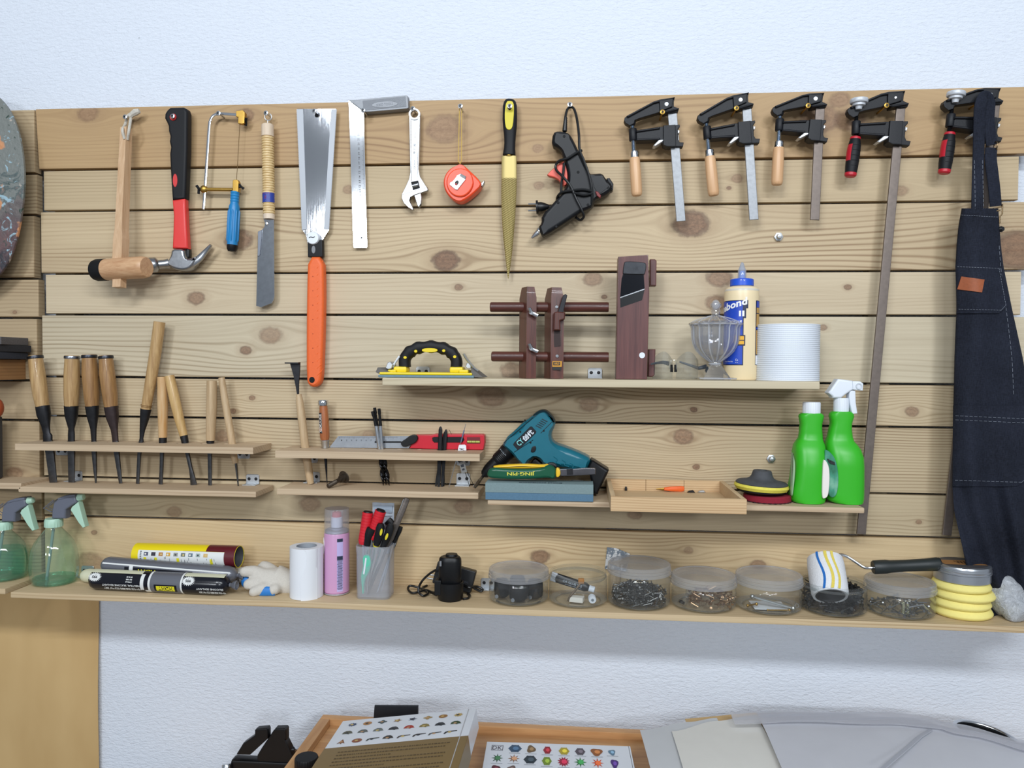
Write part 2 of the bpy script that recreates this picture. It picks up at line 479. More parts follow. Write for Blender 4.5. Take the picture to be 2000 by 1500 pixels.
# tool board: every plank its own object, battens behind
SEAM = [(850, 194), (850, 321), (850, 405), (850, 533), (850, 616), (850, 743), (850, 823), (850, 947), (850, 1027), (850, 1160)]
ZS = [W(u, v, 0).z for u, v in SEAM]
LEFT = [75, 84, 79, 89, 81, 83, 85, 85, 87]
RIGHT = [2030, 1991, 2030, 1995, 2030, 2030, 2030, 2030, 2030]
TONE = [((188, 157, 114), (140, 107, 72)), ((195, 174, 139), (152, 130, 98)), ((203, 182, 147), (144, 117, 85)), ((207, 190, 160), (158, 136, 107)),
        ((206, 193, 166), (150, 132, 104)), ((204, 185, 152), (150, 126, 93)), ((199, 180, 147), (143, 119, 88)), ((200, 182, 149), (146, 124, 93)), ((214, 190, 149), (160, 128, 88))]
KN = [ # px u, v, radius px, darkness
    [(172, 222, 16, .35), (868, 252, 26, .35), (480, 225, 13, .5), (1600, 232, 26, .5), (1640, 195, 14, .4), (1660, 235, 20, .4), (1050, 290, 8, .2)],
    [(1052, 362, 8, .3), (1440, 348, 8, .3), (1424, 367, 3.5, .7), (680, 370, 9, .3), (1760, 372, 10, .3)],
    [(466, 468, 20, .7), (1350, 437, 24, .85), (871, 509, 19, .9), (1988, 488, 34, .8), (1900, 410, 8, .3)],
    [(383, 582, 13, .6), (896, 561, 6, .6), (1158, 546, 13, .5), (1405, 543, 17, .6), (1400, 592, 15, .5), (1656, 561, 5, .7), (1180, 580, 4, .7)],
    [(528, 655, 17, .35), (479, 684, 9, .7), (1000, 725, 17, .35), (1608, 640, 6, .5)],
    [(492, 777, 5, .6), (960, 775, 20, .25), (455, 803, 5, .6), (1782, 804, 9, .5), (1355, 800, 5, .8), (1150, 790, 14, .3)],
    [(435, 852, 12, .3), (1334, 853, 14, .6), (1360, 912, 5, .8), (720, 850, 10, .2)],
    [(605, 985, 16, .25), (905, 990, 14, .3), (1795, 1020, 4, .5), (340, 1000, 12, .2), (1240, 1005, 10, .3)],
    [(175, 1100, 22, .3), (1055, 1088, 13, .7), (183, 1040, 5, .5), (1480, 1105, 11, .5), (1345, 1075, 7, .2)]]
BO = W(1000, 1160, .018)
board = thing('tool_board', 'wide board of horizontal pale pine planks carrying the hanging tools', 'tool board', (0, .018, ZS[-1]))
for i in range(9):
    zt, zb = ZS[i]-.0012, ZS[i+1]+.0032
    zm = (zt+zb)/2
    xl = W(LEFT[i], SEAM[i][1]+40, 0).x; xr = W(RIGHT[i], SEAM[i][1]+20, 0).x
    org = ORG[board.name]
    kn = [(W(u, v).x-org.x, W(u, v).z-org.z, r*S(), d) for u, v, r, d in KN[i]]
    m = pine('pine_plank', *TONE[i], knots=kn, seed=i*3.7, freq=(105, 150, 120, 140, 100, 175, 165, 130, 150)[i], lines=(.40, .32, .56, .32, .44, .52, .48, .30, .48)[i])
    b = MB(); dx = .007 if i == 0 else 0
    P = [(xl-dx, zt), (xl, zb), (xr, zb), (xr, zt)]
    b.poly(P, 0.0+.0008*((i*5) % 3), .018, .0022, 2)
    part('plank', b, m, board)
b = MB(); xl = W(81, 500).x
BAT = pine('batten_pine', (150, 138, 116), (112, 100, 80), across='z', freq=30)
for xx in (xl+.02, xl+.62, xl+1.22, xl+1.80):
    b = MB(); b.box((xx, .0185, ZS[-1]+.01), (xx+.045, WALLY-.0015, ZS[0]-.012)); part('batten', b, BAT, board)
# screws and bolts driven into the board
def screw(u, v, proud=.034, r=.0052, mat=None, y=None):
    p = W(u, v, -proud); b = MB()
    b.lathe([(.0004, -.0012), (.0016, -.0006), (r*.9, 0), (r, .0008), (r*.95, .0016), (.0021, .0048), (.0019, proud+.004)], p, (0, 1, 0), 20)
    s = part('screw', b, mat or STEEL, board)
    c = MB()
    for a in (0.4, 0.4+PI/2):
        d = Vector((math.cos(a), 0, math.sin(a)))*r*.55; e = Vector((-d.z, 0, d.x)).normalized()*r*.13
        q = p + Vector((0, -.0016, 0))
        c.add([q-d-e, q+d-e, q+d+e, q-d+e], [(0, 1, 2, 3)])
    part('cross_slot', c, BLACKP, s)
    return p
SCR = [(243.6, 228, .03), (336.6, 226.5, .042), (426, 221, .03), (519, 220.5, .03), (613.5, 216.6, .028), (709, 215.5, .034), (806, 212, .03), (899, 207, .034),
       (995.5, 207, .046), (1113, 204, .03)]
SP = [screw(u, v, p) for u, v, p in SCR]
SP += [screw(u, v, .05, mat=BRASS) for u, v in ((1294, 218.6), (1438.6, 211), (1578.6, 206), (1732, 205.5), (1918, 196))]
for u, v in ((1523, 461), (1508, 897)):
    p = W(u, v, -.012); b = MB()
    b.lathe([(.0001, -.001), (.0045, 0), (.0058, .003), (.0058, .007), (.009, .0078), (.009, .0105), (.004, .0115), (.004, .02)], p, (0, 1, 0), 6)
    part('bolt_head', b, GALV, board)

# the neighbouring board at the left edge
LZ = [214, 340, 421, 545, 622, 744, 822, 940, 1019, 1125]
LR = [67, 70, 66, 74, 72, 73, 77, 80, 80]
board2 = thing('tool_board', 'second pine tool board at the left edge behind the paint palette', 'tool board', (W(0, 600).x, .018, W(70, 1125).z))
for i in range(9):
    zt, zb = W(70, LZ[i]).z-.0012, W(70, LZ[i+1]).z+.0035
    xr = W(LR[i], (LZ[i]+LZ[i+1])/2, -.004).x
    b = MB(); b.poly([(xr-.6, zt), (xr-.6, zb), (xr, zb), (xr, zt)], -.004+.002*(i % 2), .018, .003, 2)
    org = ORG[board2.name]
    kn = [(W(30, 610).x-org.x, W(30, 610).z-org.z, .004, .5)] if i == 3 else [(W(30, 925).x-org.x, W(30, 925).z-org.z, .016, .3)] if i == 6 else []
    part('plank', b, pine('pine_plank_left', (188, 166, 132), (138, 114, 84), knots=kn, seed=40+i*2.3, freq=130, lines=.5), board2)
b = MB(); xr = W(70, 600).x
b.box((xr-.07, .0185, W(70, 1100).z), (xr-.02, WALLY-.0015, W(70, 225).z)); part('batten', b, BAT, board2)

# kraft paper sheet pinned to the wall below the left board
b = MB(); x1 = W(195, 1300, WALLY-.004).x
b.sheet(lambda a, c: (x1-.75*(1-a), WALLY-.008-.003*math.sin(a*7+c*3)-.002*math.sin(c*11+a*2), .45+c*.74), 30, 14, .0008)
kraft = NT('kraft_paper'); kraft.p(.7); o = kraft.obj()
kraft.color(kraft.mix(kraft.rng(kraft.noise(kraft.mapping(o, (9, 9, 3)), 1.0, 3.0), .3, .7), lin((204, 172, 120)), lin((190, 156, 104))))
kraft.bump(kraft.noise(o, 25.0, 2.0), .08, .002)
solo('kraft_paper_sheet', b, kraft.m, 'large brown kraft paper sheet hanging on the wall below the bottom shelf', 'paper')

# ------------------------------------------------------------------ shelves
SHW = pine('shelf_pine', (202, 180, 150), (152, 124, 96), across='y', seed=71, freq=110, lines=.36)
SHW2 = pine('shelf_pine_pale', (204, 192, 164), (160, 142, 112), across='y', seed=83, freq=70, lines=.4)
SHWB = pine('shelf_pine_bottom', (204, 182, 146), (158, 130, 92), across='y', seed=95, freq=130, lines=.4)
def bracket(parent, u, z, up=True, w=.030, depth=.022, h=.022, y=0.0):
    """small galvanised corner bracket: wall plate with two screws and a foot on the board"""
    x = W(u, 800, y).x if not isinstance(u, Vector) else u.x
    b = MB(); s = 1 if up else -1
    z0 = z; z1 = z+s*h
    b.poly([(x-w/2, z0), (x+w/2, z0), (x+w/2, z1-s*.003), (x+w/2-.003, z1), (x-w/2+.003, z1), (x-w/2, z1-s*.003)], y-.0022, y-.0002, .0005, 1)
    b.box((x-w/2, y-depth, min(z0, z0+s*.0018)), (x+w/2, y-.0004, max(z0, z0+s*.0018)), .0004)
    o = part('corner_bracket', b, GALV, parent)
    c = MB()
    for dx in (-w*.26, w*.26):
        c.lathe([(.0001, -.0012), (.0026, -.001), (.0036, 0)], (x+dx, y-.0024, (z0+z1)/2+s*.001), (0, 1, 0), 12)
    part('bracket_screw', c, DARKST, o)
def shelfboard(name, label, uvL, uvR, depth, th, mat, holes=(), endtilt=0.0, two=False):
    """uvL, uvR: front top corners in the photograph"""
    a, c = W(*uvL, -depth), W(*uvR, -depth); z = (a.z+c.z)/2
    t = thing(name, label, 'shelf', ((a.x+c.x)/2, 0, z-th))
    b = MB()
    if two:
        b.box((a.x, -depth, z-th), (c.x, -depth+.078, z), .002); part('shelf_board', b, mat, t)
        b = MB(); b.box((a.x, -depth+.0788, z-th), (c.x, -.0005, z), .002); part('shelf_board', b, mat, t)
    elif holes:
        # board with drilled holes: top and bottom faces tiled around round holes
        def tile(x0, x1, hx, hy, hr):
            n = 16; out = []
            sq = []
            for k in range(n):
                th_ = 2*PI*k/n + PI/4
                cx, cy = math.cos(th_), math.sin(th_); mm = max(abs(cx), abs(cy))
                sx = x0 + (x1-x0)*(cx/mm+1)/2; sy = -depth + (depth-.0005)*(cy/mm+1)/2
                sq.append((sx, sy)); out.append((hx+hr*cx, hy+hr*cy))
            rg = [[(p[0], p[1], z) for p in sq], [(p[0], p[1], z) for p in out], [(p[0], p[1], z-th) for p in out], [(p[0], p[1], z-th) for p in sq]]
            b.rings(rg, False, False, True, True)
        xs = sorted(holes); cuts = [a.x]+[(xs[i][0]+xs[i+1][0])/2 for i in range(len(xs)-1)]+[c.x]
        for i, (hx, hy, hr) in enumerate(xs): tile(cuts[i], cuts[i+1], hx, hy, hr)
        part('shelf_board', b, mat, t)
    else:
        b.box((a.x, -depth, z-th), (c.x, -.0005, z), .0025); part('shelf_board', b, mat, t)
    return t, z, a.x, c.x
RD = .095
# chisel positions (pixels of the rack hole), shared by racks and tools
kF = crop(0, 580, 3.571); kG = crop(520, 680, 4.545)
zR1 = (W(*kF(105, 1022), -RD).z + W(*kF(1765, 1052), -RD).z)/2
zR1b = (W(*kF(125, 1328), -RD).z + W(*kF(1785, 1352), -RD).z)/2
zR2 = (W(*kG(80, 918), -RD).z + W(*kG(1895, 932), -RD).z)/2
zR2b = (W(*kG(90, 1252), -RD).z + W(*kG(1885, 1276), -RD).z)/2
H1 = []
for cx, rr in ((332, .011), (498, .009), (655, .008), (806, .009), (985, .009), (1135, .010), (1290, .010), (1467, .010), (1625, .009)):
    p = WZ(*kF(cx, 1006 if cx < 900 else 1014), zR1); H1.append((p.x, max(-RD+.02, min(-.03, p.y)), rr))
H2 = []
for cx, cy, rr in ((347, 880, .010), (527, 884, .009), (690, 884, .006), (868, 888, .006), (1020, 893, .010), (1187, 893, .006), (1360, 899, .006), (1562, 900, .011), (1705, 897, .006)):
    p = WZ(*kG(cx, cy), zR2); H2.append((p.x, max(-RD+.02, min(-.03, p.y)), rr))
sh, _, xa, xb = shelfboard('tool_rack_shelf', 'drilled pine rack holding the nine wooden-handled chisels', kF(105, 1022), kF(1765, 1052), RD, .0135, SHW, holes=H1)
bracket(sh, W(122, 880), zR1-.0135, False); bracket(sh, W(476, 880), zR1-.0135, False)
sh, _, xa, xb = shelfboard('pine_shelf', 'narrow pine shelf under the chisel rack that the chisel tips rest on', kF(125, 1328), kF(1785, 1352), RD, .0125, SHW)
bracket(sh, W(149, 930), zR1b); bracket(sh, W(494, 930), zR1b)
sh, _, xa, xb = shelfboard('tool_rack_shelf', 'pine rack holding awl, spiral bits and files in front of the red angle gauge', kG(80, 918), kG(1895, 932), RD, .0145, SHW, holes=H2)
bracket(sh, W(608, 890), zR2-.0145, False); bracket(sh, W(905, 890), zR2-.0145, False)
sh, _, xa, xb = shelfboard('pine_shelf', 'narrow pine shelf with a brown bolt lying on it, under the drilled rack', kG(90, 1252), kG(1885, 1276), RD, .0135, SHW)
bracket(sh, W(612, 930), zR2b); bracket(sh, W(905, 930), zR2b, h=.026)
UD = .135
sh, zU, xa, xb = shelfboard('pine_shelf', 'uppermost pine shelf, carrying the wooden planes and glue bottle', (746, 742), (1602, 740.5), UD, .0155, SHW2)
bracket(sh, W(1162, 730), zU); bracket(sh, W(826, 730), zU)
MD = .135
sh, zM, xa, xb = shelfboard('pine_shelf', 'pine shelf under the teal drill and the two green bottles', (952, 971.5), (1689, 996), MD, .011, SHW)
bracket(sh, W(1128, 930), zM); bracket(sh, W(1600, 930), zM)
BD = .137
sh, zB, xa, xb = shelfboard('pine_shelf', 'long bottom pine shelf with jars, spray can and tubes', (20, 1150.5), (2036, 1232), BD, .0125, SHWB, two=True)
for u in (172, 575, 953): bracket(sh, W(u, 1100), zB)
# shelves of the left board
a = W(41, 944, -RD)
t = thing('pine_shelf', 'short end of a pine shelf on the left board beside the chisel rack', 'shelf', (a.x-.2, 0, a.z-.0135))
b = MB(); b.box((a.x-.45, -RD, a.z-.0135), (a.x, -.0045, a.z), .002); part('shelf_board', b, SHW, t)
a = W(10, 1150, -BD)
t = thing('pine_shelf', 'end of the left bottom shelf under the leftmost spray bottle', 'shelf', (a.x-.2, 0, a.z-.012))
b = MB(); b.box((a.x-.45, -BD, a.z-.012), (a.x, -.0045, a.z), .002); part('shelf_board', b, SHWB, t)
zBL = a.z
# ------------------------------------------------------------------ hanging tools
BEECH = wood('beech_wood', (216, 182, 146), (190, 152, 114), 'z', 160, .06, .5)
BEECHX = wood('beech_wood_across', (210, 170, 130), (184, 138, 100), 'x', 160, .06, .42)
kA = crop(0, 150, 3.3333); kB = crop(450, 150, 3.3333); kC = crop(820, 150, 3.4875); kD = crop(1190, 150, 4.4444); kE = crop(1600, 150, 3.3333)
# paint palette at the left edge
b = MB(); py = -.055
P = smooth2([(48, 372), (45, 300), (30, 235), (2, 190), (-60, 150), (-150, 150), (-240, 220), (-280, 340), (-250, 470), (-170, 560), (-70, 580), (0, 542), (32, 478)], 3)
b.prism(P, py, py+.006, .001, 1)
t = NT('painted_palette'); t.p(.5); o = t.obj()
n1 = t.noise(o, 14.0, 5.0, .65, 1.5); n2 = t.noise(t.mapping(o, (1, 1, 1), (3, 1, 7)), 26.0, 4.0, .6, 2.0)
sp = t.n('ShaderNodeSeparateXYZ'); t.t.links.new(o, sp.inputs[0])
g = t.math('ADD', t.math('MULTIPLY', sp.outputs[2], 2.3), t.math('MULTIPLY', n1, .9))
c = t.ramp(g, [(.2, lin((52, 54, 62))), (.5, lin((54, 52, 58))), (.66, lin((104, 80, 80))), (.78, lin((92, 84, 84))), (.90, lin((112, 106, 102))), (.96, lin((76, 90, 90))), (1, lin((118, 122, 118)))])
c = t.mix(t.rng(n2, .60, .66), c, lin((150, 178, 190))); c = t.mix(t.rng(n2, .36, .31), c, lin((48, 66, 58)))
n3 = t.noise(t.mapping(o, (1, 1, 1), (9, 4, 2)), 20.0, 3.0); c = t.mix(t.rng(n3, .63, .67), c, lin((196, 138, 96))); c = t.mix(t.rng(n3, .34, .30), c, lin((206, 190, 176)))
t.color(c); t.bump(t.noise(o, 120.0, 4.0), .6, .003)
pal = solo('paint_palette', b, t.m, 'oval wooden paint palette crusted with mixed paint, cut off by the left edge', 'palette')

# rubber-faced wooden mallet
hc = W(*kA(780, 1250), -.062)
t = thing('wooden_mallet', 'wooden mallet with one black rubber face, hanging leftmost by a white cord', 'mallet', (hc.x, -.062, W(*kA(775, 1372), -.06).z))
an = R(-10); M = Matrix.Translation(hc) @ Matrix.Rotation(an, 4, 'Z') @ Matrix.Rotation(R(-1.5), 4, 'Y')
b = MB(); r = .0232
b.lathe([(.001, -.034), (r*.98, -.034), (r, -.030), (r, .058), (r*.94, .066), (r*.86, .0685), (.001, .0685)], (0, 0, 0), (1, 0, 0), 36); b.v = [M @ p for p in b.v]
part('head', b, BEECHX, t)
b = MB(); b.lathe([(.001, -.066), (r*.72, -.066), (r*.93, -.0625), (r*1.02, -.056), (r*1.02, -.034), (.001, -.034)], (0, 0, 0), (1, 0, 0), 36); b.v = [M @ p for p in b.v]
part('rubber_face', b, BLACKM, t, 'black rubber striking face')
top = W(*kA(822, 335), -.028); bot = W(*kA(776, 1372), -.062)
ax = (top-bot); L = ax.length; ax.normalize(); xx = Vector((math.cos(an), math.sin(an), 0)); xx = (xx-ax*xx.dot(ax)).normalized(); yy = ax.cross(xx)
HM = Matrix((xx, yy, ax)).transposed().to_4x4(); HM.translation = bot
b = MB()
for z0, z1, w0, w1, d0, d1 in ((0, .020, .0105, .0105, .0085, .0085), (.02, L*.30, .0118, .0118, .0105, .0105), (L*.30, L*.36, .0118, .0090, .0105, .0105), (L*.36, L, .0090, .0078, .0105, .0088)):
    b.rings([[(sx*w, sy*d, z) for sx, sy in ((-1, -1), (1, -1), (1, 1), (-1, 1))] for z, w, d in ((z0, w0, d0), (z1, w1, d1))], M=HM)
part('handle', b, BEECH, t, ang=20)
b = MB(); q = W(*kA(812, 405), -.04)
cordp = [q, q+Vector((-.003, -.003, .018)), SP[0]+Vector((-.006, .012, -.012)), SP[0]+Vector((0, .012, .006)), SP[0]+Vector((.008, .010, .004)), q+Vector((.011, -.002, .018)), q+Vector((.004, .004, .0))]
b.tube(spline(cordp, 6), .0030, 8)
k1 = SP[0]+Vector((.008, .006, .002)); b.tube(spline([k1, k1+Vector((.009, 0, .006)), k1+Vector((.019, -.002, .013)), k1+Vector((.024, 0, .012))], 5), [.004, .0055, .007, .0075]*4, 9) if False else b.tube([k1, k1+Vector((.006, 0, .005)), k1+Vector((.014, -.001, .009)), k1+Vector((.022, 0, .012))], [.0055, .006, .0075, .005], 9)
part('hanging_cord', b, pm('cotton_cord', (206, 200, 188), .9, 0, .3, 300, .5, 700), t)

# claw hammer
hy = -.034
t = thing('claw_hammer', 'claw hammer with black and red grip, right of the mallet', 'hammer', (W(*kA(1160, 1200), 0).x, -.02, W(*kA(1160, 1265), -.03).z))
HB = [(1105, 197), (1190, 195), (1210, 206), (1217, 230), (1215, 480), (1203, 792), (1118, 802), (1106, 610), (1101, 500), (1107, 455), (1099, 420), (1103, 385), (1093, 350), (1092, 318), (1082, 295), (1068, 268), (1070, 238), (1085, 214)]
b = MB(); b.prism(PX(kA, HB), hy, -.010, .006, 3, True); gr = part('grip', b, pm('grip_black_rubber', (19, 20, 24), .55, 0, .2, 300, Specular_IOR_Level=.3), t)
b = MB(); b.prism(PX(kA, ell(1139, 674, 15, 43, 24)), hy-.0006, hy+.004, .0005, 1); part('inlay', b, pm('red_rubber', (206, 52, 52), .5), gr)
b = MB(); c0 = W(*kA(1126, 262), hy-.001); b.lathe([(.0042, -.0012), (.0062, -.0014), (.0074, 0), (.0074, .003), (.004, .003)], c0, (0, 1, 0), 24, cap=False); part('hanging_eyelet', b, pm('red_rubber', (206, 52, 52), .5), gr)
b = MB(); b.prism(PX(kA, [(1118, 800), (1203, 790), (1206, 860), (1212, 980), (1221, 1118), (1119, 1116), (1124, 1000), (1127, 900)]), hy+.003, -.012, .005, 3, True); part('handle_shaft', b, pm('red_plastic_shaft', (222, 58, 54), .38), t)
b = MB(); b.prism(PX(kA, [(1205, 1115), (1230, 1118), (1232, 1172), (1205, 1180)]), hy+.010, -.010, .003, 2, True); part('handle_collar', b, BLACKP, t)
STG = pm('ground_steel', (176, 178, 182), .30, 1.0, .3, 140)
b = MB(); b.prism(smooth2(PX(kA, [(1114, 1116), (1194, 1118), (1198, 1160), (1212, 1184), (1250, 1180), (1290, 1158), (1250, 1240), (1200, 1262), (1140, 1256), (1100, 1236), (1084, 1216), (1090, 1192), (1106, 1165)]), 1), hy-.002, -.008, .006, 3, True)
hd = part('head', b, STG, t)
for sy in (-1, 1):
    b = MB(); yc = -.021+sy*.0075
    pts = spline([W(*kA(1235, 1218), yc), W(*kA(1290, 1190), yc), W(*kA(1335, 1142), yc), W(*kA(1374, 1096), yc+sy*.003)], 6)
    n = len(pts); b.flat(pts, [.0105*(1-.72*i/(n-1)) for i in range(n)], [.0058*(1-.35*i/(n-1)) for i in range(n)], 10, p=3); part('claw', b, STG, t)
b = MB(); c0 = W(*kA(1100, 1216), -.022); c1 = W(*kA(972, 1228), -.040); d = c1-c0; L = d.length
b.lathe([(.011, 0), (.0095, L*.25), (.010, L*.52), (.0155, L*.62), (.0165, L*.66), (.0165, L*.94), (.0155, L), (.001, L)], c0, d, 28); part('striking_face', b, STG, t)

# piercing saw with blue handle
fy = -.020
t = thing('piercing_saw', 'small piercing saw with chrome frame and blue handle', 'saw', (W(*kA(1510, 1140), fy).x, fy, W(*kA(1510, 1140), fy).z))
b = MB(); pts = [W(*kA(x, y), fy) for x, y in ((1325, 862), (1330, 800), (1345, 580), (1362, 330), (1370, 285), (1385, 258), (1412, 242), (1450, 241), (1550, 248))]
b.flat(spline(pts, 4), .0029, .0017, 12, p=4); part('frame', b, pm('chrome', (222, 225, 230), .12, 1.0), t)
def knob_stack(name, pts, parent, mat, y0, y1):
    b = MB(); b.prism(PX(kA, pts), y0, y1, .001, 2, True); return part(name, b, mat, parent)
c1 = knob_stack('blade_clamp', [(1536, 222), (1580, 216), (1592, 232), (1590, 300), (1572, 306), (1548, 302), (1550, 262), (1536, 258)], t, BRASS, fy-.006, fy+.006)
c2 = knob_stack('blade_clamp', [(1514, 676), (1524, 668), (1545, 670), (1552, 684), (1550, 748), (1512, 748)], t, BRASS, fy-.006, fy+.006)
b = MB(); b.tube([W(*kA(1585, 285), fy), W(*kA(1600, 287), fy)], .004, 10); b.flat([W(*kA(1600, 268), fy-.004), W(*kA(1603, 287), fy), W(*kA(1598, 318), fy+.004)], [.004, .0025, .004], .0016, 8); part('wing_screw', b, DARKST, c1)
b = MB(); b.tube([W(*kA(1550, 715), fy), W(*kA(1566, 716), fy)], .003, 10); b.flat([W(*kA(1556, 698), fy-.003), W(*kA(1570, 715), fy), W(*kA(1588, 730), fy+.003)], [.003, .002, .003], .0014, 8); part('wing_screw', b, DARKST, c2)
b = MB(); b.tube([W(*kA(1562, 300), fy), W(*kA(1540, 675), fy)], .0006, 6); part('blade', b, pm('old_brass_wire', (140, 112, 74), .4, .8), t)
b = MB(); b.tube([W(*kA(1515, 735), fy), W(*kA(1340, 733), fy)], [.0038, .0038], 12); b.ball(W(*kA(1328, 732), fy), .0085, 18, (1, .8, 1)); rd = part('slide_bar', b, BRASS, t)
b = MB(); b.flat([W(*kA(1278, 706), fy-.003), W(*kA(1296, 730), fy), W(*kA(1292, 762), fy+.003)], [.003, .0035, .003], .0016, 8); b.tube([W(*kA(1296, 732), fy), W(*kA(1310, 732), fy)], .003, 8); part('wing_screw', b, DARKST, rd)
BLUEP = pm('blue_plastic', (30, 128, 188), .38, 0, .12, 60)
h0 = W(*kA(1531, 748), fy); h1 = W(*kA(1510, 1140), fy); d = h1-h0; L = d.length
b = MB(); pr = [(.001, 0), (.0085, .0)]
for i in range(4): pr += [(.0090, L*(.01+.045*i)), (.0096, L*(.025+.045*i)), (.0086, L*(.043+.045*i))]
pr += [(.0090, L*.20), (.0113, L*.25), (.0117, L*.35), (.0117, L*.75), (.0112, L*.885), (.001, L*.885)]
b.lathe(pr, h0, d, 36)
ax = d.normalized()
for i in range(4*0, len(b.v)): pass
hnd = part('handle', b, BLUEP, t)
b = MB()
for k in range(9):
    a = 2*PI*k/9; u = Vector((1, 0, 0)); u = (u-ax*u.dot(ax)).normalized(); w = ax.cross(u); dr = u*math.cos(a)+w*math.sin(a)
    b.tube([h0+ax*L*.30+dr*.0106, h0+ax*L*.33+dr*.0116, h0+ax*L*.80+dr*.0116, h0+ax*L*.84+dr*.0106], [.0008, .0018, .0018, .0008], 8)
part('grip_rib', b, BLUEP, hnd, kind='stuff')
b = MB(); b.lathe([(.0112, L*.885), (.0116, L*.89), (.0110, L*.95), (.0085, L*.99), (.001, L)], h0, d, 30); part('end_cap', b, BLACKP, t)

# small pull saw with wrapped handle
sy = -.020
t = thing('pull_saw', 'small pull saw with cane-wrapped handle and narrow steel blade', 'saw', (W(*kB(240, 1495), sy).x, sy, W(*kB(240, 1500), sy).z))
h0 = W(*kB(242, 308), sy); h1 = W(*kB(252, 927), sy); d = h1-h0; L = d.length
b = MB(); b.lathe([(.001, 0), (.010, 0), (.0126, .002), (.0130, .006), (.0132, L*.13), (.0112, L*.135), (.0112, L*.945), (.0122, L*.95), (.0120, L), (.001, L)], h0, d, 28)
hw = part('handle', b, wood('pale_limewood', (226, 208, 186), (208, 186, 160), 'z', 90, .1), t)
b = MB(); n = 31
for i in range(n):
    hh = L*(.135+(.81)*(i+.5)/n); r0 = .0128-.0004*i/n
    b.lathe([(.0112, hh-L*.0135), (r0, hh-L*.009), (r0+.0004, hh), (r0, hh+L*.009), (.0112, hh+L*.0135)], h0, d, 24, cap=False)
part('cane_wrap', b, wood('cane', (226, 200, 150), (198, 166, 112), 'x', 200, .2, .4), hw, kind='stuff')
def oncyl(h0, d, r, hh, ang0, flip=1):
    ax = d.normalized(); u = Vector((0, -1, 0)); u = (u-ax*u.dot(ax)).normalized(); w = ax.cross(u)*-1
    if w.x < 0: w = -w
    return lambda x, y: h0 + ax*(hh-y) + (u*math.cos(ang0+x/r)+w*math.sin(ang0+x/r))*r
def patch(mb, fn, w, h, nx=12, ny=1):
    return mb.grid(lambda a, c: fn((a-.5)*w, (c-.5)*h), nx, ny)
fn = oncyl(h0, d, .0134, L*.78, 0); b = MB(); patch(b, fn, .040, L*.10, 20); lb = part('paper_label', b, pm('label_blue', (44, 64, 150), .4), hw, 'blue paper label with a white diamond')
fn2 = oncyl(h0, d, .01355, L*.78, -.15)
b = MB(); b.add([fn2(-.009, 0), fn2(0, .008), fn2(.009, 0), fn2(0, -.008)], [(0, 1, 2, 3)]); part('label_diamond', b, pm('label_white', (232, 226, 220), .5), lb)
b = MB(); letters(b, '正', .006, .006, oncyl(h0, d, .01365, L*.78, -.15)); part('lettering', b, pm('label_red', (170, 50, 50), .5), lb); b = MB(); letters(b, 'サムライ', .020, .0026, oncyl(h0, d, .01365, L*.74, -.1)); part('lettering', b, pm('label_red', (170, 50, 50), .5), lb)
b = MB(); b.prism(PX(kB, [(216, 925), (283, 925), (286, 1430), (281, 1452), (268, 1474), (200, 1500), (168, 1492), (176, 1170), (181, 1010), (206, 996), (220, 980), (226, 955)]), sy-.0008, sy+.0008)
bl = part('blade', b, pm('saw_blade_steel', (186, 190, 196), .10, 1.0, .2, 90), t)
b = MB(); b.prism(PX(kB, [(178, 1008), (206, 994), (207, 1020), (192, 1165), (176, 1168)]), sy-.0028, sy+.0028, .0006, 1); part('blade_back', b, pm('blade_back_reflection', (108, 112, 120), .3, 1.0), bl)  # darker reflection along the spine put into its steel colour
b = MB(); b.lathe([(.001, -.0024), (.003, -.0022), (.0042, -.001), (.0042, .001)], W(*kB(237, 955), sy), (0, 1, 0), 18); part('rivet', b, STEEL, bl)
b = MB(); e = W(*kB(246, 262), sy); b.tube([e+Vector((.0075*math.sin(a), 0, .0075*math.cos(a))) for a in [2*PI*i/16*.86+.5 for i in range(17)]], .0011, 8); b.tube([e+Vector((-.001, 0, -.0075)), h0+Vector((0, 0, -.006))], .0011, 8); part('hook_eye', b, GALV, t)

# large pull saw with the orange grip
sy = -.014
t = thing('pull_saw', 'large double-edged pull saw with wide shiny blade and orange grip', 'saw', (W(613, 757, sy).x, sy, W(613, 757, sy).z))
BL = [(436, 208), (686, 210), (664, 610), (641, 998), (604, 1058), (592, 1090), (503, 1090), (492, 1030), (468, 998), (455, 610)]
b = MB(); b.prism(PX(kB, BL), sy-.0006, sy+.0006)
bt = NT('saw_plate'); bt.p(.07, 1.0); bt.color(lin((196, 199, 204)))
o = bt.obj(); bt.bump(bt.noise(bt.mapping(o, (600, 1, 6)), 1.0, 3.0), .05, .001)
bl = part('blade', b, bt.m, t)
for pts in ([(433, 211), (472, 211), (498, 992), (468, 996)], [(656, 211), (690, 211), (640, 996), (608, 992)]):
    b = MB(); b.prism(PX(kB, pts), sy-.0014, sy-.0004)
    left = pts[0][0] < 500
    e0, e1 = (pts[0], pts[3]) if left else (pts[1], pts[2])
    for i in range(70):
        f0, f1 = i/70, (i+1)/70; s = -5 if left else 5
        q = [(e0[0]+(e1[0]-e0[0])*f, e0[1]+(e1[1]-e0[1])*f) for f in (f0, f1)]
        b.add([W(*kB(*q[0]), sy-.0008), W(*kB(*q[1]), sy-.0008), W(*kB((q[0][0]+q[1][0])/2+s, (q[0][1]+q[1][1])/2), sy-.0008)], [(0, 1, 2)])
    part('toothed_edge', b, pm('tooth_edge_steel', (166, 170, 176), .5, .4), bl)
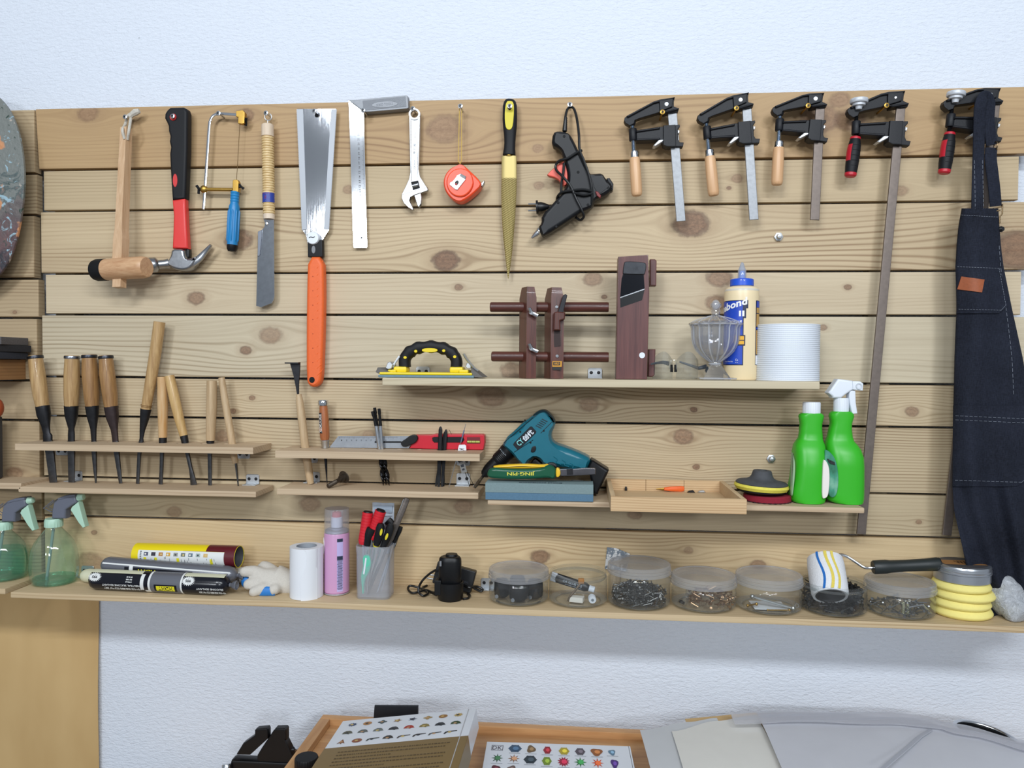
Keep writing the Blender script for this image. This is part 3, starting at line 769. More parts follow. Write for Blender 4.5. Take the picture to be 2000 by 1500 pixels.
b = MB(); b.lathe([(.001, -.0010), (.0042, -.0009), (.0042, .0002)], W(*kB(562, 252), sy), (0, 1, 0), 20); part('hanging_hole', b, BLACKM, bl)
b = MB(); b.prism(PX(kB, [(500, 1060), (598, 1060), (600, 1172), (502, 1172)]), sy-.008, sy+.008, .003, 2, True); part('ferrule', b, pm('grip_black_rubber', (19, 20, 24), .55), t)
b = MB(); b.prism(PX(kB, ell(540, 1125, 13, 26)), sy-.0095, sy-.006, .0008, 1); part('release_button', b, pm('grey_plastic', (120, 122, 126), .4), t)
b = MB(); b.lathe([(.001, -.004), (.0125, -.0035), (.014, -.001), (.014, .008)], W(*kB(538, 1050), sy-.009), (0, 1, 0), 30); kn = part('blade_knob', b, WHITEP, t)
b = MB(); letters(b, '~', .013, .003, plane_fn(W(*kB(530, 1044), sy-.0134), (1, 0, .1), (0, 0, 1))); part('engraved_mark', b, BLACKP, kn)
ORG_ = pm('orange_rubber', (236, 104, 44), .5, 0, .1, 200)
OG = [(600, 501), (630, 501), (632, 560), (631, 640), (629, 700), (627, 740), (622, 752), (612, 757), (602, 753), (597, 742), (597, 640), (598, 560)]
b = MB(); b.prism(smooth2(OG, 1), sy-.015, sy+.012, .008, 4, True); gp = part('grip', b, ORG_, t)
b = MB()
for i in range(16):
    y = 515+i*14
    if 7 < i < 11: continue
    b.tube([W(631, y-6, sy-.006), W(626, y+2, sy-.0128), W(619, y+9, sy-.0152)], [.0008, .0016, .0006], 6)
part('grip_ridge', b, ORG_, gp, kind='stuff')
b = MB(); b.prism(ell(609, 742, 5.5, 6), sy-.0158, sy-.010, .0006, 1); part('hanging_hole', b, BLACKM, gp)
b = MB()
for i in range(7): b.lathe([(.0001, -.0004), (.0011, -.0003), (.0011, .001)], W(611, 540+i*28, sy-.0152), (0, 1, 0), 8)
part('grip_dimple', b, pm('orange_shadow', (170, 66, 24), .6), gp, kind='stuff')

# try square
qy = -.010
kS = crop(660, 170, 6.0)
t = thing('try_square', 'steel try square with engraved ruler blade and cast handle', 'square', (W(704, 484, qy).x, qy, W(704, 484, qy).z))
b = MB(); b.prism(PX(kS, [(127, 160), (150, 165), (275, 268), (300, 290)]) + PX(kB, [(868, 232), (890, 1106), (886, 1113), (806, 1113), (801, 1106)]), qy-.0007, qy+.0007)
bt = NT('ruler_steel'); bt.p(.08, 1.0); bt.color(lin((206, 209, 214))); bt.bump(bt.noise(bt.mapping(bt.obj(), (500, 1, 8)), 1.0, 3.0), .05, .001)
bl = part('ruler_blade', b, bt.m, t)
b = MB()
for i in range(23):
    num = i+1; u = 827-(827-846)*(22-i)/22/1.0; v = 377+(1048-377)*(22-i)/22
    c = W(*kB(u+6, v), qy-.0009)
    letters(b, str(num), .0042 if num < 10 else .0052, .0040, plane_fn(c, (.03, 0, 1), (-1, 0, .03)))
for i in range(116):
    f = i/115; c = W(*kB(868+(20)*f, 360+700*f), qy-.0009); l = .0055 if i % 5 == 0 else .003
    b.add([c+Vector((-.0005, 0, -.0002)), c+Vector((-l, 0, -.0002)), c+Vector((-l, 0, .0002)), c+Vector((-.0005, 0, .0002))], [(0, 1, 2, 3)])
part('ruler_marking', b, pm('engraving_black', (40, 42, 46), .5), bl, kind='stuff')
b = MB(); b.prism(PX(kS, [(130, 152), (275, 143), (800, 95), (815, 100), (825, 240), (808, 252), (420, 285), (300, 292), (272, 262)]), qy-.010, qy+.009, .0012, 2)
CAST = pm('cast_aluminium', (150, 153, 158), .55, .4, .2, 150)
hd = part('handle', b, CAST, t)
b = MB(); P = PX(kS, [(288, 160), (790, 110), (800, 228), (300, 272)]); b.prism(P, qy-.0106, qy-.0095); pn = part('recess_panel', b, pm('dark_recess', (96, 99, 104), .5, .8), hd)
b = MB(); A_, B_, C_, D_ = [W(*p, qy-.0108) for p in P]
def bil(u, v): return (A_*(1-u)+B_*u)*(1-v)+(D_*(1-u)+C_*u)*v
for s in (1, -1):
    for i in range(-4, 40):
        u0, u1 = (i/36, (i+6)/36)
        q0 = (u0, 0 if s > 0 else 1); q1 = (u1, 1 if s > 0 else 0)
        # clip to the panel
        def cl(a, c):
            t0, t1 = 0, 1
            if a[0] < 0: t0 = (0-a[0])/(c[0]-a[0])
            if c[0] > 1: t1 = (1-a[0])/(c[0]-a[0])
            return (t0, t1)
        t0, t1 = cl(q0, q1)
        if t1 <= t0: continue
        f = lambda tt: bil(q0[0]+(q1[0]-q0[0])*tt, q0[1]+(q1[1]-q0[1])*tt)
        p0, p1 = f(t0), f(t1); dd = Vector((.0003, 0, 0))
        b.add([p0-dd, p0+dd, p1+dd, p1-dd], [(0, 1, 2, 3)])
part('knurling', b, CAST, pn, kind='stuff')
b = MB(); b.prism(PX(kS, ell(548, 203, 152, 36, 28, -.06)), qy-.0112, qy-.0098, .0004, 1); ov = part('name_plate', b, CAST, hd)
b = MB(); letters(b, 'SEIKO TOOLS', .036, .0055, plane_fn(W(*kS(545, 203), qy-.0115), (1, 0, .075), (-.075, 0, 1))); part('raised_letters', b, pm('dark_recess', (96, 99, 104), .5, .8), ov)

# adjustable wrench
wy = -.014
t = thing('adjustable_wrench', 'chrome adjustable wrench between the square and the tape measure', 'wrench', (W(*kS(880, 1440), wy).x, wy, W(*kS(880, 1445), wy).z))
CHR = pm('satin_chrome', (206, 209, 213), .40, .55, .1, 80)
def ringprism(mb, outer, hole, y0, y1):
    O = [W(u, v, y0) for u, v in outer]; H = [W(u, v, y0) for u, v in hole]; n = len(O)
    rg = [[(p.x, y1, p.z) for p in O], [(p.x, y0, p.z) for p in O], [(p.x, y0, p.z) for p in H], [(p.x, y1, p.z) for p in H]]
    mb.rings(rg, False, False, True, True)
b = MB(); ringprism(b, PX(kS, ell(896, 315, 66, 66, 32)), PX(kS, ell(896, 315, 46, 46, 32)), wy-.005, wy+.004)
b.prism(PX(kS, [(834, 338), (862, 374), (896, 384), (930, 374), (959, 338), (956, 600), (944, 960), (960, 1050), (1056, 1200), (1050, 1214), (975, 1240), (905, 1262), (850, 1290), (838, 1330), (888, 1436), (870, 1440), (820, 1410), (770, 1360), (745, 1300), (748, 1250), (790, 1170), (830, 1080), (846, 1000), (838, 600)]), wy-.005, wy+.004, .0016, 2)
bd = part('body', b, CHR, t)
b = MB(); b.prism(PX(kS, [(745, 1262), (790, 1245), (1045, 1172), (1056, 1200), (1050, 1214), (975, 1240), (905, 1262), (850, 1290), (838, 1330), (888, 1436), (870, 1440), (820, 1410), (770, 1360), (745, 1300)]), wy-.0065, wy+.002, .001, 1); part('fixed_jaw', b, STG, bd)
b = MB(); b.prism(PX(kS, [(892, 1268), (972, 1240), (982, 1300), (975, 1360), (950, 1405), (935, 1400), (915, 1340)]), wy-.006, wy+.004, .001, 1); part('movable_jaw', b, STG, t)
b = MB(); b.prism(PX(kS, [(855, 1112), (940, 1095), (962, 1182), (880, 1208)]), wy-.0056, wy-.004); sl = part('knurl_window', b, BLACKM, bd)
b = MB(); c0, c1 = W(*kS(872, 1162), wy-.004), W(*kS(946, 1142), wy-.004); dv = (c1-c0); pr = [(.001, 0)]
for i in range(5): pr += [(.0035, dv.length*(i+.1)/5), (.0048, dv.length*(i+.3)/5), (.0048, dv.length*(i+.7)/5), (.0035, dv.length*(i+.9)/5)]
b.lathe(pr+[(.001, dv.length)], c0, dv, 20); part('knurl', b, STEEL, t)
b = MB(); pts = [(935, 382), (895, 391), (853, 380), (856, 700), (860, 1100)]
b.tube([W(*kS(*p), wy-.0052) for p in pts], .0005, 5); b.tube([W(*kS(*p), wy-.0052) for p in ((937, 640), (930, 1060))], .0004, 5)
letters(b, '200mm', .020, .0042, plane_fn(W(*kS(897, 912), wy-.0053), (.03, 0, 1), (-1, 0, .03)))
letters(b, '帅 亿 固', .022, .0045, plane_fn(W(*kS(897, 725), wy-.0053), (.03, 0, 1), (-1, 0, .03)), .01)
letters(b, 'drop forged', .014, .0022, plane_fn(W(*kS(905, 560), wy-.0053), (.03, 0, 1), (-1, 0, .03)), .02)
part('engraving', b, pm('engraving_black', (40, 42, 46), .5), bd, kind='stuff')

# tape measure on its cord
ty = -.045
t = thing('tape_measure', 'round orange tape measure hanging on a thin yellow cord', 'tape measure', (W(905, 393, ty).x, -.025, W(905, 396, ty).z))
OR2 = pm('orange_red_plastic', (244, 82, 44), .30, 0, 0)
TO = [(1408, 905), (1432, 898), (1470, 910), (1510, 945), (1680, 1105), (1672, 1170), (1610, 1230), (1540, 1290), (1450, 1345), (1390, 1340), (1330, 1310), (1270, 1245), (1238, 1170), (1232, 1085), (1262, 1005), (1320, 945), (1375, 920)]
b = MB(); b.prism(smooth2(PX(kS, TO), 2), ty+.004, -.008, .005, 3, True); bd = part('case', b, OR2, t)
b = MB(); b.prism(smooth2(PX(kS, [(1435, 945), (1510, 965), (1560, 1010), (1580, 1070), (1590, 1130), (1560, 1210), (1500, 1270), (1430, 1290), (1350, 1270), (1290, 1210), (1265, 1120), (1285, 1030), (1350, 965)]), 2), ty-.001, ty+.012, .003, 3); part('face', b, OR2, bd)
b = MB(); b.prism(PX(kS, [(1440, 1012), (1500, 1045), (1495, 1085), (1475, 1110), (1400, 1205), (1375, 1200), (1308, 1145), (1312, 1120), (1345, 1100), (1385, 1050), (1390, 1035)]), ty-.004, ty+.002, .0012, 2); cl = part('belt_clip', b, pm('clip_white', (226, 226, 228), .3, .3), t)
b = MB(); b.prism(PX(kS, [(1440, 1012), (1500, 1045), (1492, 1083), (1425, 1042)]), ty-.0045, ty-.001, .0008, 1); part('clip_head', b, pm('grey_plastic', (120, 122, 126), .4), cl)
b = MB(); b.prism(PX(kS, ell(1392, 1122, 20, 30, 20, .5)), ty-.0046, ty-.0038); part('emblem', b, BLACKP, cl)
b = MB(); b.prism(PX(kS, ell(1384, 1138, 12, 13, 16)), ty-.0048, ty-.0040); part('emblem_red', b, pm('label_red', (170, 50, 50), .5), cl)
b = MB(); b.prism(PX(kS, [(1660, 1150), (1690, 1115), (1716, 1092), (1712, 1125), (1690, 1165)]), -.032, -.018, .0008, 1); part('tape_hook', b, STG, t)
CY = pm('yellow_cord', (204, 170, 84), .6)
b = MB(); k0 = W(*kS(1432, 900), -.027)
b.tube([k0, k0+Vector((-.004, 0, .007)), W(*kS(1424, 300), -.026), W(*kS(1422, 262), -.024), W(*kS(1434, 238), -.022), W(*kS(1452, 262), -.024), W(*kS(1450, 300), -.026), k0+Vector((.003, 0, .007)), k0], .0009, 6); part('wrist_cord', b, CY, t)

# wood rasp
ry = -.022
t = thing('wood_rasp', 'half-round wood rasp with black and yellow handle, point down', 'rasp', (W(*kC(602, 1375), ry).x, ry, W(*kC(602, 1378), ry).z))
b = MB(); ctr = [(614, 152, 14), (613, 158, 30), (613, 172, 41), (613, 200, 48), (613, 290, 50), (614, 345, 47), (614, 400, 41), (613, 450, 38), (611, 490, 39), (609, 520, 43), (608, 532, 44), (608, 536, 40)]
b.flat([W(*kC(x, y), ry) for x, y, w in ctr], [w/3.4875*S(ry) for x, y, w in ctr], [w/3.4875*S(ry)*.72 for x, y, w in ctr], 20, p=2.4)
hd = part('handle', b, pm('grip_black_rubber', (19, 20, 24), .55), t)
YEL = pm('yellow_rubber', (214, 198, 40), .5)
b = MB(); b.prism(smooth2(PX(kC, [(588, 168), (612, 162), (638, 170), (642, 230), (634, 330), (622, 356), (606, 362), (586, 350), (578, 300), (578, 230)]), 1), ry-.0118, ry-.006, .001, 2); part('inlay', b, YEL, hd)
b = MB(); b.prism(PX(kC, ell(611, 205, 15, 20)), ry-.0126, ry-.008, .0004, 1); part('hanging_hole', b, BLACKM, hd)
RASP = NT('brassy_rasp_steel'); RASP.p(.5, .55); o = RASP.obj()
sp = RASP.n('ShaderNodeSeparateXYZ'); RASP.t.links.new(o, sp.inputs[0])
wv = RASP.math('ADD', RASP.math('MULTIPLY', RASP.math('SINE', RASP.math('ADD', RASP.math('MULTIPLY', sp.outputs[2], 2*PI*270), RASP.math('MULTIPLY', sp.outputs[0], 900.0))), .5), .5)
wv = RASP.math('MULTIPLY', wv, RASP.rng(sp.outputs[2], .212, .208))
RASP.color(RASP.mix(wv, lin((190, 172, 112)), lin((138, 120, 70)))); RASP.bump(wv, .7, .0012)
ctr = [(608, 540, 47), (608, 548, 51), (608, 700, 52), (606, 800, 52), (604, 950, 46), (603, 1080, 37), (604, 1200, 25), (603, 1300, 13), (602, 1350, 6), (602, 1377, 1.5)]
b = MB(); b.flat([W(*kC(x, y), ry) for x, y, w in ctr], [w/3.4875*S(ry) for x, y, w in ctr], [.0040*min(1, w/30) for x, y, w in ctr], 18, p=2.2)
part('rasp_blade', b, RASP.m, t)
b = MB(); b.lathe([(.001, 0), (.008, 0), (.008, .004), (.001, .004)], W(*kC(608, 528), ry), (0, 0, -1), 20); part('collar', b, BRASS, t)

# hot glue gun wrapped in its cord
gy = -.045
kH = crop(1040, 160, 4.6875)
t = thing('glue_gun', 'black hot glue gun with orange trigger, wrapped in its own black cord', 'glue gun', (W(1110, 460, -.03).x, -.025, W(1050, 466, -.03).z))
GG = pm('gun_black_plastic', (16, 18, 22), .45, 0, .15, 200, Specular_IOR_Level=.35)
GO = [(185, 458), (235, 440), (320, 455), (350, 480), (385, 545), (415, 610), (455, 680), (500, 770), (525, 835), (560, 835), (640, 828), (672, 880), (735, 935), (728, 985), (680, 1030), (620, 1055), (570, 1080), (560, 1130), (520, 1160), (460, 1185), (300, 1290), (110, 1412), (78, 1400), (50, 1325), (82, 1290), (80, 1220), (200, 1090), (290, 985), (318, 920), (322, 850), (300, 740), (278, 680), (265, 630), (235, 600), (172, 574)]
b = MB(); b.prism(smooth2(PX(kH, GO), 1), gy, -.010, .009, 4, True); bd = part('body', b, GG, t)
b = MB(); b.prism(PX(kH, [(540, 870), (640, 850), (700, 960), (600, 1040), (560, 960)]), gy-.001, gy+.01, .002, 2); part('glue_port', b, GG, bd)
b = MB(); b.prism(PX(kH, [(680, 880), (706, 876), (742, 930), (738, 985), (722, 998), (690, 920)]), -.040, -.014, .003, 2, True); part('port_cap', b, GG, bd)
b = MB(); c0, c1 = W(*kH(70, 1365), -.028), W(*kH(-8, 1430), -.028); dv = c1-c0; L = dv.length
b.lathe([(.001, -.004), (.0085, -.003), (.0088, L*.12), (.0066, L*.2), (.0055, L*.55), (.0026, L*.92), (.002, L), (.001, L)], c0, dv, 22); part('nozzle', b, STEEL, t)
b = MB(); b.prism(smooth2(PX(kH, [(128, 855), (150, 828), (190, 790), (240, 745), (300, 720), (330, 800), (318, 930), (290, 955), (262, 925), (225, 880)]), 1), -.036, -.020, .003, 2, True); part('trigger', b, pm('salmon_plastic', (232, 92, 72), .4), t)
b = MB()
for x, y in ((290, 498), (418, 826), (235, 1105), (508, 1125), (690, 965), (218, 1325)): b.lathe([(.0001, -.0006), (.0022, -.0005), (.0028, .0)], W(*kH(x, y), gy-.0002), (0, 1, 0), 12)
part('case_screw', b, BLACKM, bd)
CB = pm('cord_black', (14, 15, 17), .4)
b = MB()
def cord(pts, r=.0027):
    b.tube(spline([W(*kH(x, y), yy) for x, y, yy in pts], 7), r, 8)
cord([(285, 440, -.028), (300, 330, -.030), (318, 255, -.026), (345, 232, -.022), (378, 245, -.024), (405, 330, -.036), (425, 480, -.046), (432, 620, -.050), (470, 720, -.051), (515, 850, -.050), (540, 970, -.050), (545, 1080, -.046), (530, 1150, -.040)])
cord([(455, 625, -.050), (400, 650, -.050), (320, 700, -.050), (250, 720, -.046), (215, 760, -.042), (220, 810, -.044), (280, 870, -.050), (345, 950, -.050), (400, 1070, -.050), (450, 1170, -.049), (470, 1230, -.044), (440, 1265, -.036), (395, 1240, -.028)])
cord([(290, 740, -.040), (280, 850, -.042), (265, 930, -.042), (262, 1010, -.044)])
cord([(545, 1000, -.050), (460, 985, -.050), (350, 995, -.050), (270, 1010, -.048), (230, 1050, -.040), (220, 1100, -.020), (195, 1130, -.016), (150, 1140, -.018)])
cord([(555, 1020, -.049), (470, 1035, -.051), (380, 1015, -.051)])
part('power_cord', b, CB, t)
b = MB(); c0, c1 = W(*kH(295, 450), -.028), W(*kH(305, 315), -.029); dv = c1-c0; pr = [(.001, -.004)]
for i in range(7): pr += [(.0055-.0003*i, dv.length*i/7), (.0048-.0003*i, dv.length*(i+.6)/7)]
b.lathe(pr+[(.001, dv.length)], c0, dv, 16); part('strain_relief', b, CB, t)
b = MB(); c0 = W(*kH(150, 1140), -.018); b.lathe([(.001, 0), (.004, 0), (.006, .004), (.0085, .010), (.0105, .016), (.0105, .022), (.0145, .0225), (.0145, .0265), (.001, .027)], c0, (-1, 0, -.06), 22); pl = part('mains_plug', b, CB, t)
b = MB()
for dz in (.0055, -.0085): b.tube([c0+Vector((-.026, 0, dz)), c0+Vector((-.043, 0, dz))], .0017, 8)
part('plug_pin', b, STEEL, pl)
b = MB(); b.prism(PX(kH, [(575, 1000), (600, 1005), (628, 1040), (620, 1065), (590, 1040)]), gy-.006, gy-.002, .0008, 1); part('cord_tie', b, pm('red_dark', (120, 30, 28), .5), t)

# ------------------------------------------------------------------ bar clamps
CBK = pm('clamp_black_paint', (19, 21, 27), .5, .0, .25, 260, .25, 900, Specular_IOR_Level=.35)
def sim(a0, a1, b0, b1):
    """similarity of the picture plane taking a0->b0, a1->b1"""
    A0, A1, B0, B1 = [complex(*p) for p in (a0, a1, b0, b1)]
    m = (B1-B0)/(A1-A0)
    m = m/abs(m)*(1+(abs(m)-1)*1.0)
    return lambda x, y: ((m*(complex(x, y)-A0)+B0).real, (m*(complex(x, y)-A0)+B0).imag)
def clamp(T, label, bar_end, red=False, group=None, barmat=None):
    """T: clamp-1 crop coordinates -> photograph pixels"""
    yf, yb = -.047, -.020
    k = T
    p0 = W(*k(547, 312), -.034)
    t = thing('bar_clamp', label, 'clamp', (W(*bar_end, -.034).x, -.030, W(*bar_end, -.034).z), group)
    b = MB(); tip = k(547, 300); e = bar_end
    d = Vector((e[0]-tip[0], e[1]-tip[1])); L = d.length; d.normalize(); nrm = Vector((-d.y, d.x)); hw = 9.0
    tp = Vector(tip)
    P = [tp+nrm*hw, tp-nrm*hw, tp-nrm*hw+d*L, tp+nrm*hw+d*L]
    b.prism([tuple(p) for p in P], -.0365, -.0305, .0016, 2, True); part('bar', b, barmat or pm('bar_steel', (150, 153, 157), .48, .55, .25, 150), t)
    up = [(128, 378), (134, 352), (160, 336), (270, 275), (385, 212), (440, 194), (571, 174), (562, 214), (562, 256), (608, 272), (598, 302), (548, 312), (470, 312), (445, 306), (260, 362), (222, 378), (215, 405), (178, 424), (140, 402)]
    b = MB(); b.prism(PX(k, up), yf+.005, yb-.004, .002, 2, True); jw = part('fixed_jaw', b, CBK, t)
    b = MB(); b.prism(PX(k, [(434, 205), (556, 184), (548, 258), (440, 302)]), yf, yb, .0022, 2, True); part('jaw_housing', b, CBK, jw)
    b = MB(); b.prism(PX(k, [(150, 338), (385, 212), (571, 174), (566, 186), (390, 228), (160, 352)]), yf, yb, .0014, 1, True); b.prism(PX(k, [(470, 300), (604, 268), (600, 284), (475, 314)]), yf, yb, .0014, 1, True); part('jaw_flange', b, CBK, jw)
    if not red:
        b = MB(); b.lathe([(.0001, -.0012), (.0035, -.0010), (.0044, .0)], W(*k(497, 237), yf), (0, 1, 0), 18); part('rivet', b, pm('rivet_pale', (206, 210, 214), .35, .6), jw)
    else:
        b = MB(); b.lathe([(.0001, -.0008), (.0022, -.0007), (.0028, .0)], W(*k(497, 237), yf), (0, 1, 0), 14); part('rivet', b, STEEL, jw)
    lo = [(237, 462), (440, 432), (612, 412), (614, 430), (594, 458), (598, 500), (598, 540), (612, 566), (648, 568), (640, 606), (505, 606), (470, 592), (440, 546), (237, 552)]
    b = MB(); b.prism(PX(k, lo), yf+.004, yb-.004, .002, 2, True); sj = part('sliding_jaw', b, CBK, t)
    b = MB(); b.prism(PX(k, [(470, 420), (575, 412), (580, 604), (500, 606), (470, 590)]), yf-.001, yb, .0022, 2, True); part('jaw_housing', b, CBK, sj)
    b = MB(); b.prism(PX(k, [(237, 462), (440, 432), (440, 450), (237, 480)]), yf, yb, .0014, 1, True); b.prism(PX(k, [(237, 534), (440, 528), (440, 546), (237, 552)]), yf, yb, .0014, 1, True); part('jaw_flange', b, CBK, sj)
    q0, q1 = W(*k(203, 452), -.034), W(*k(208, 556), -.034); dv = q1-q0
    b = MB(); b.lathe([(.001, 0), (.0078, 0), (.0084, .001), (.0084, dv.length-.001), (.0078, dv.length), (.001, dv.length)], q0, dv, 24); part('threaded_boss', b, CBK, sj)
    b = MB(); b.prism(PX(k, [(382, 596), (432, 545), (476, 543), (462, 562), (402, 600)]), -.046, -.022, .0012, 1, True); part('release_plate', b, CHR, sj)
    b = MB(); b.prism(PX(k, [(594, 462), (612, 465), (606, 492), (594, 488)]), -.044, -.024, .0008, 1, True); part('release_plate', b, CHR, sj)
    a0, a1 = W(*k(199, 392), -.034), W(*k(212, 655), -.034); dv = a1-a0; L = dv.length
    b = MB(); pr = [(.001, 0)]
    n = 46
    for i in range(n): pr += [(.0036, L*i/n), (.0043, L*(i+.5)/n)]
    b.lathe(pr+[(.001, L)], a0, dv, 16); part('screw_spindle', b, BLACKP if red else pm('zinc_blue_steel', (176, 190, 206), .3, 1.0), t)
    if not red:
        b = MB(); b.lathe([(.001, 0), (.0062, 0), (.0075, .003), (.0058, .008), (.004, .010), (.001, .010)], a0+dv*-.03, dv, 20); part('pressure_pad', b, CBK, t)
        h0, h1 = W(*k(216, 645), -.034), W(*k(240, 1032), -.034); dv = h1-h0; L = dv.length
        b = MB(); b.lathe([(.001, 0), (.0062, 0), (.0088, .0015), (.0092, .005), (.0094, L*.165), (.001, L*.165)], h0, dv, 26); fr = part('ferrule', b, pm('chrome', (222, 225, 230), .12, 1.0), t)
        b = MB(); b.lathe([(.001, L*.15), (.0096, L*.15), (.0106, L*.19), (.0114, L*.5), (.0112, L*.93), (.0102, L*.98), (.0085, L), (.001, L)], h0, dv, 30); part('handle', b, wood('clamp_handle_beech', (222, 180, 138), (200, 154, 110), 'z', 120, .05, .4, .8), t)
    else:
        pc = a0+dv*-.16+Vector((0, -.012, 0))
        b = MB(); b.lathe([(.001, -.014), (.0165, -.014), (.0170, -.012), (.0170, -.0075), (.0160, -.006), (.0125, -.005), (.012, -.001), (.0070, 0), (.0055, .006), (.001, .006)], pc, dv, 28); part('pressure_pad', b, pm('grey_silver_plastic', (204, 208, 214), .45, .2, .2, 200), t)
        h0, h1 = W(*k(213, 600), -.034), W(*k(213+(-48), 600+402), -.034)
        hx0, hx1 = RED_H[label]
        h0, h1 = W(*hx0, -.034), W(*hx1, -.034); dv = h1-h0; L = dv.length
        b = MB(); b.lathe([(.001, 0), (.0085, 0), (.0098, .002), (.0098, L*.06), (.0102, L*.08), (.0120, L*.2), (.0128, L*.45), (.0122, L*.75), (.0112, L*.90), (.001, L*.90)], h0, dv, 30); hd = part('handle', b, pm('grip_black_rubber', (19, 20, 24), .55), t)
        b = MB(); b.lathe([(.001, -.0015), (.0095, -.001), (.0103, .002), (.0103, L*.045), (.0095, L*.05)], h0, dv, 28); part('handle_collar', b, pm('clamp_red', (186, 26, 44), .42), hd); b = MB(); b.lathe([(.0112, L*.90), (.0116, L*.915), (.0112, L*.97), (.0085, L*1.0), (.001, L*1.0)], h0, dv, 28); part('handle_cap', b, pm('clamp_red', (186, 26, 44), .42), hd)
        fnl = oncyl(h0, dv, .0122, 0, -1.05)
        b = MB(); fr = lambda a, c: oncyl(h0, dv, .0108+.0024*math.sin(PI*min(1, max(0, c))**.7), L*(.14+.70*c), -1.25)((a-.5)*.016, 0)
        b.sheet(fr, 8, 10, (.002, .002, 0)); part('handle_inlay', b, pm('clamp_red', (186, 26, 44), .42), hd, 'red side inlay')
        b = MB()
        for i in range(5):
            hh = L*(.22+.13*i); rr = (.0120, .0127, .0129, .0126, .0121)[i]
            b.tube([oncyl(h0, dv, rr, hh, a)(0, 0) for a in (-.45, -.1, .3, .7, 1.1)], .0005, 5)
        part('grip_groove', b, BLACKM, hd, kind='stuff')
    return t
RED_H = {}
k1 = kD
G3 = 'bar clamps with wooden handles'
clamp(k1, 'wooden-handled bar clamp nearest the glue gun, its bar ending on a red knot', kD(624, 1253), group=G3)
clamp(sim((547, 312), (200, 395), kD(1195, 275), kD(840, 375)), 'middle one of the three wooden-handled bar clamps', kD(1258, 1240), group=G3)
BR2 = pm('bronzed_steel', (116, 105, 98), .48, .5, .25, 120)
clamp(sim((547, 312), (200, 395), kD(1832, 268), kD(1484, 312)), 'third wooden-handled bar clamp, next to the red-handled clamp', kD(1786, 1242), group=G3, barmat=BR2)
L4, L5 = 'long bar clamp with red and black handle, fully visible bar', 'long bar clamp with red and black handle, half hidden behind the denim apron'
RED_H[L4] = (kE(236, 396), kE(202, 652)); RED_H[L5] = (kE(850, 368), kE(812, 632))
clamp(sim((547, 312), (203, 500), kE(534, 200), kE(238, 330)), L4, (1682.5, 1044), True, 'red-handled bar clamps', BR2)
clamp(sim((547, 312), (203, 500), kE(1150, 178), kE(853, 282)), L5, (1850, 1046), True, 'red-handled bar clamps', BR2)
# ------------------------------------------------------------------ chisels in the left rack
CH1 = wood('chisel_oak', (196, 162, 112), (152, 116, 72), 'z', 150, .05, .42, 1, .2)
CH2 = wood('chisel_oak_brown', (168, 128, 80), (128, 90, 50), 'z', 150, .05, .42, 1, .2)
CH3 = wood('chisel_beech_pale', (200, 174, 138), (170, 142, 106), 'z', 150, .05, .5)
CH4 = wood('chisel_honey', (206, 172, 116), (176, 138, 84), 'z', 120, .05, .4, 1, .2)
def alongpx(k, y, pts):
    """centres and half widths (crop px) -> world points and radii"""
    s = (kk_scale[k])
    return [W(*k(x, v), y) for x, v, w in pts], [w/2/s*S(y) for x, v, w in pts]
kk_scale = {kF: 3.571, kG: 4.545}
def chisel(i, label, wm, handle, socket, blade, ring=None, thick=.55, tipw=None, ferr=None, sockm=None, name='wood_chisel', grooves=()):
    y = H1[i][1]
    p, r = alongpx(kF, y, handle)
    tp, tr = alongpx(kF, y, blade)
    t = thing(name, label, 'chisel', (tp[-1].x, y, zR1b))
    b = MB(); d = p[-1]-p[0]
    b.tube(p, r, 20); h = part('handle', b, wm, t, ang=50)
    if grooves:
        b = MB()
        for g in grooves:
            c = p[0]+d*g; dn = d.normalized(); u = dn.orthogonal().normalized(); w = dn.cross(u); rr = r[0]+(r[-1]-r[0])*g+.0002
            rr = max(rr, r[0]*.98)
            b.tube([c+(u*math.cos(2*PI*q/20)+w*math.sin(2*PI*q/20))*rr for q in range(20)], .0004, 4, closed=True)
        part('turned_line', b, pm('burnt_line', (120, 84, 44), .6), h, kind='stuff')
    if ring:
        b = MB(); dn = d.normalized(); rr = r[0]*1.1
        b.lathe([(rr*.86, -.0004), (rr, -.0002), (rr*1.04, .002), (rr*1.02, .0058), (rr*.94, .0064)], p[0]+dn*.0012, dn, 26, cap=False); part('hoop', b, ring, t, 'steel striking hoop')
    if socket:
        p2, r2 = alongpx(kF, y, socket); b = MB(); b.flat(p2, r2, [max(.0022, q*(.9 if j < 2 else thick)) for j, q in enumerate(r2)], 16, p=2.3); part('socket', b, sockm or DARKST, t)
    if ferr:
        p2, r2 = alongpx(kF, y, ferr); b = MB(); b.tube(p2, r2, 16); part('ferrule', b, DARKST, t)
    # blade reaches down to the lower shelf
    tip = tp[-1]; tip = Vector((tip.x, tip.y, zR1b+.0006))
    pts = tp[:-1]+[tip]; b = MB()
    b.flat(pts, tr, [.0032]*(len(pts)-1)+[.0010], 4*3, p=5); part('blade', b, pm('chisel_blade_steel', (96, 96, 98), .35, .9, .5, 90), t)
    return t
RS = pm('hoop_dark', (70, 72, 78), .35, .9, .3, 150); RS2 = pm('hoop_bright', (150, 154, 162), .3, .95, .3, 150)
chisel(0, 'leftmost chisel, thick banded handle leaning left, wide black socket', CH1, [(245, 408, 96), (262, 540, 108), (282, 680, 104), (297, 762, 92)], [(297, 760, 98), (306, 820, 96), (318, 900, 66), (326, 950, 56), (332, 968, 72), (334, 1010, 70)], [(336, 1005, 68), (350, 1090, 66), (372, 1270, 62)], RS, .5, grooves=(.58, .61, .64))
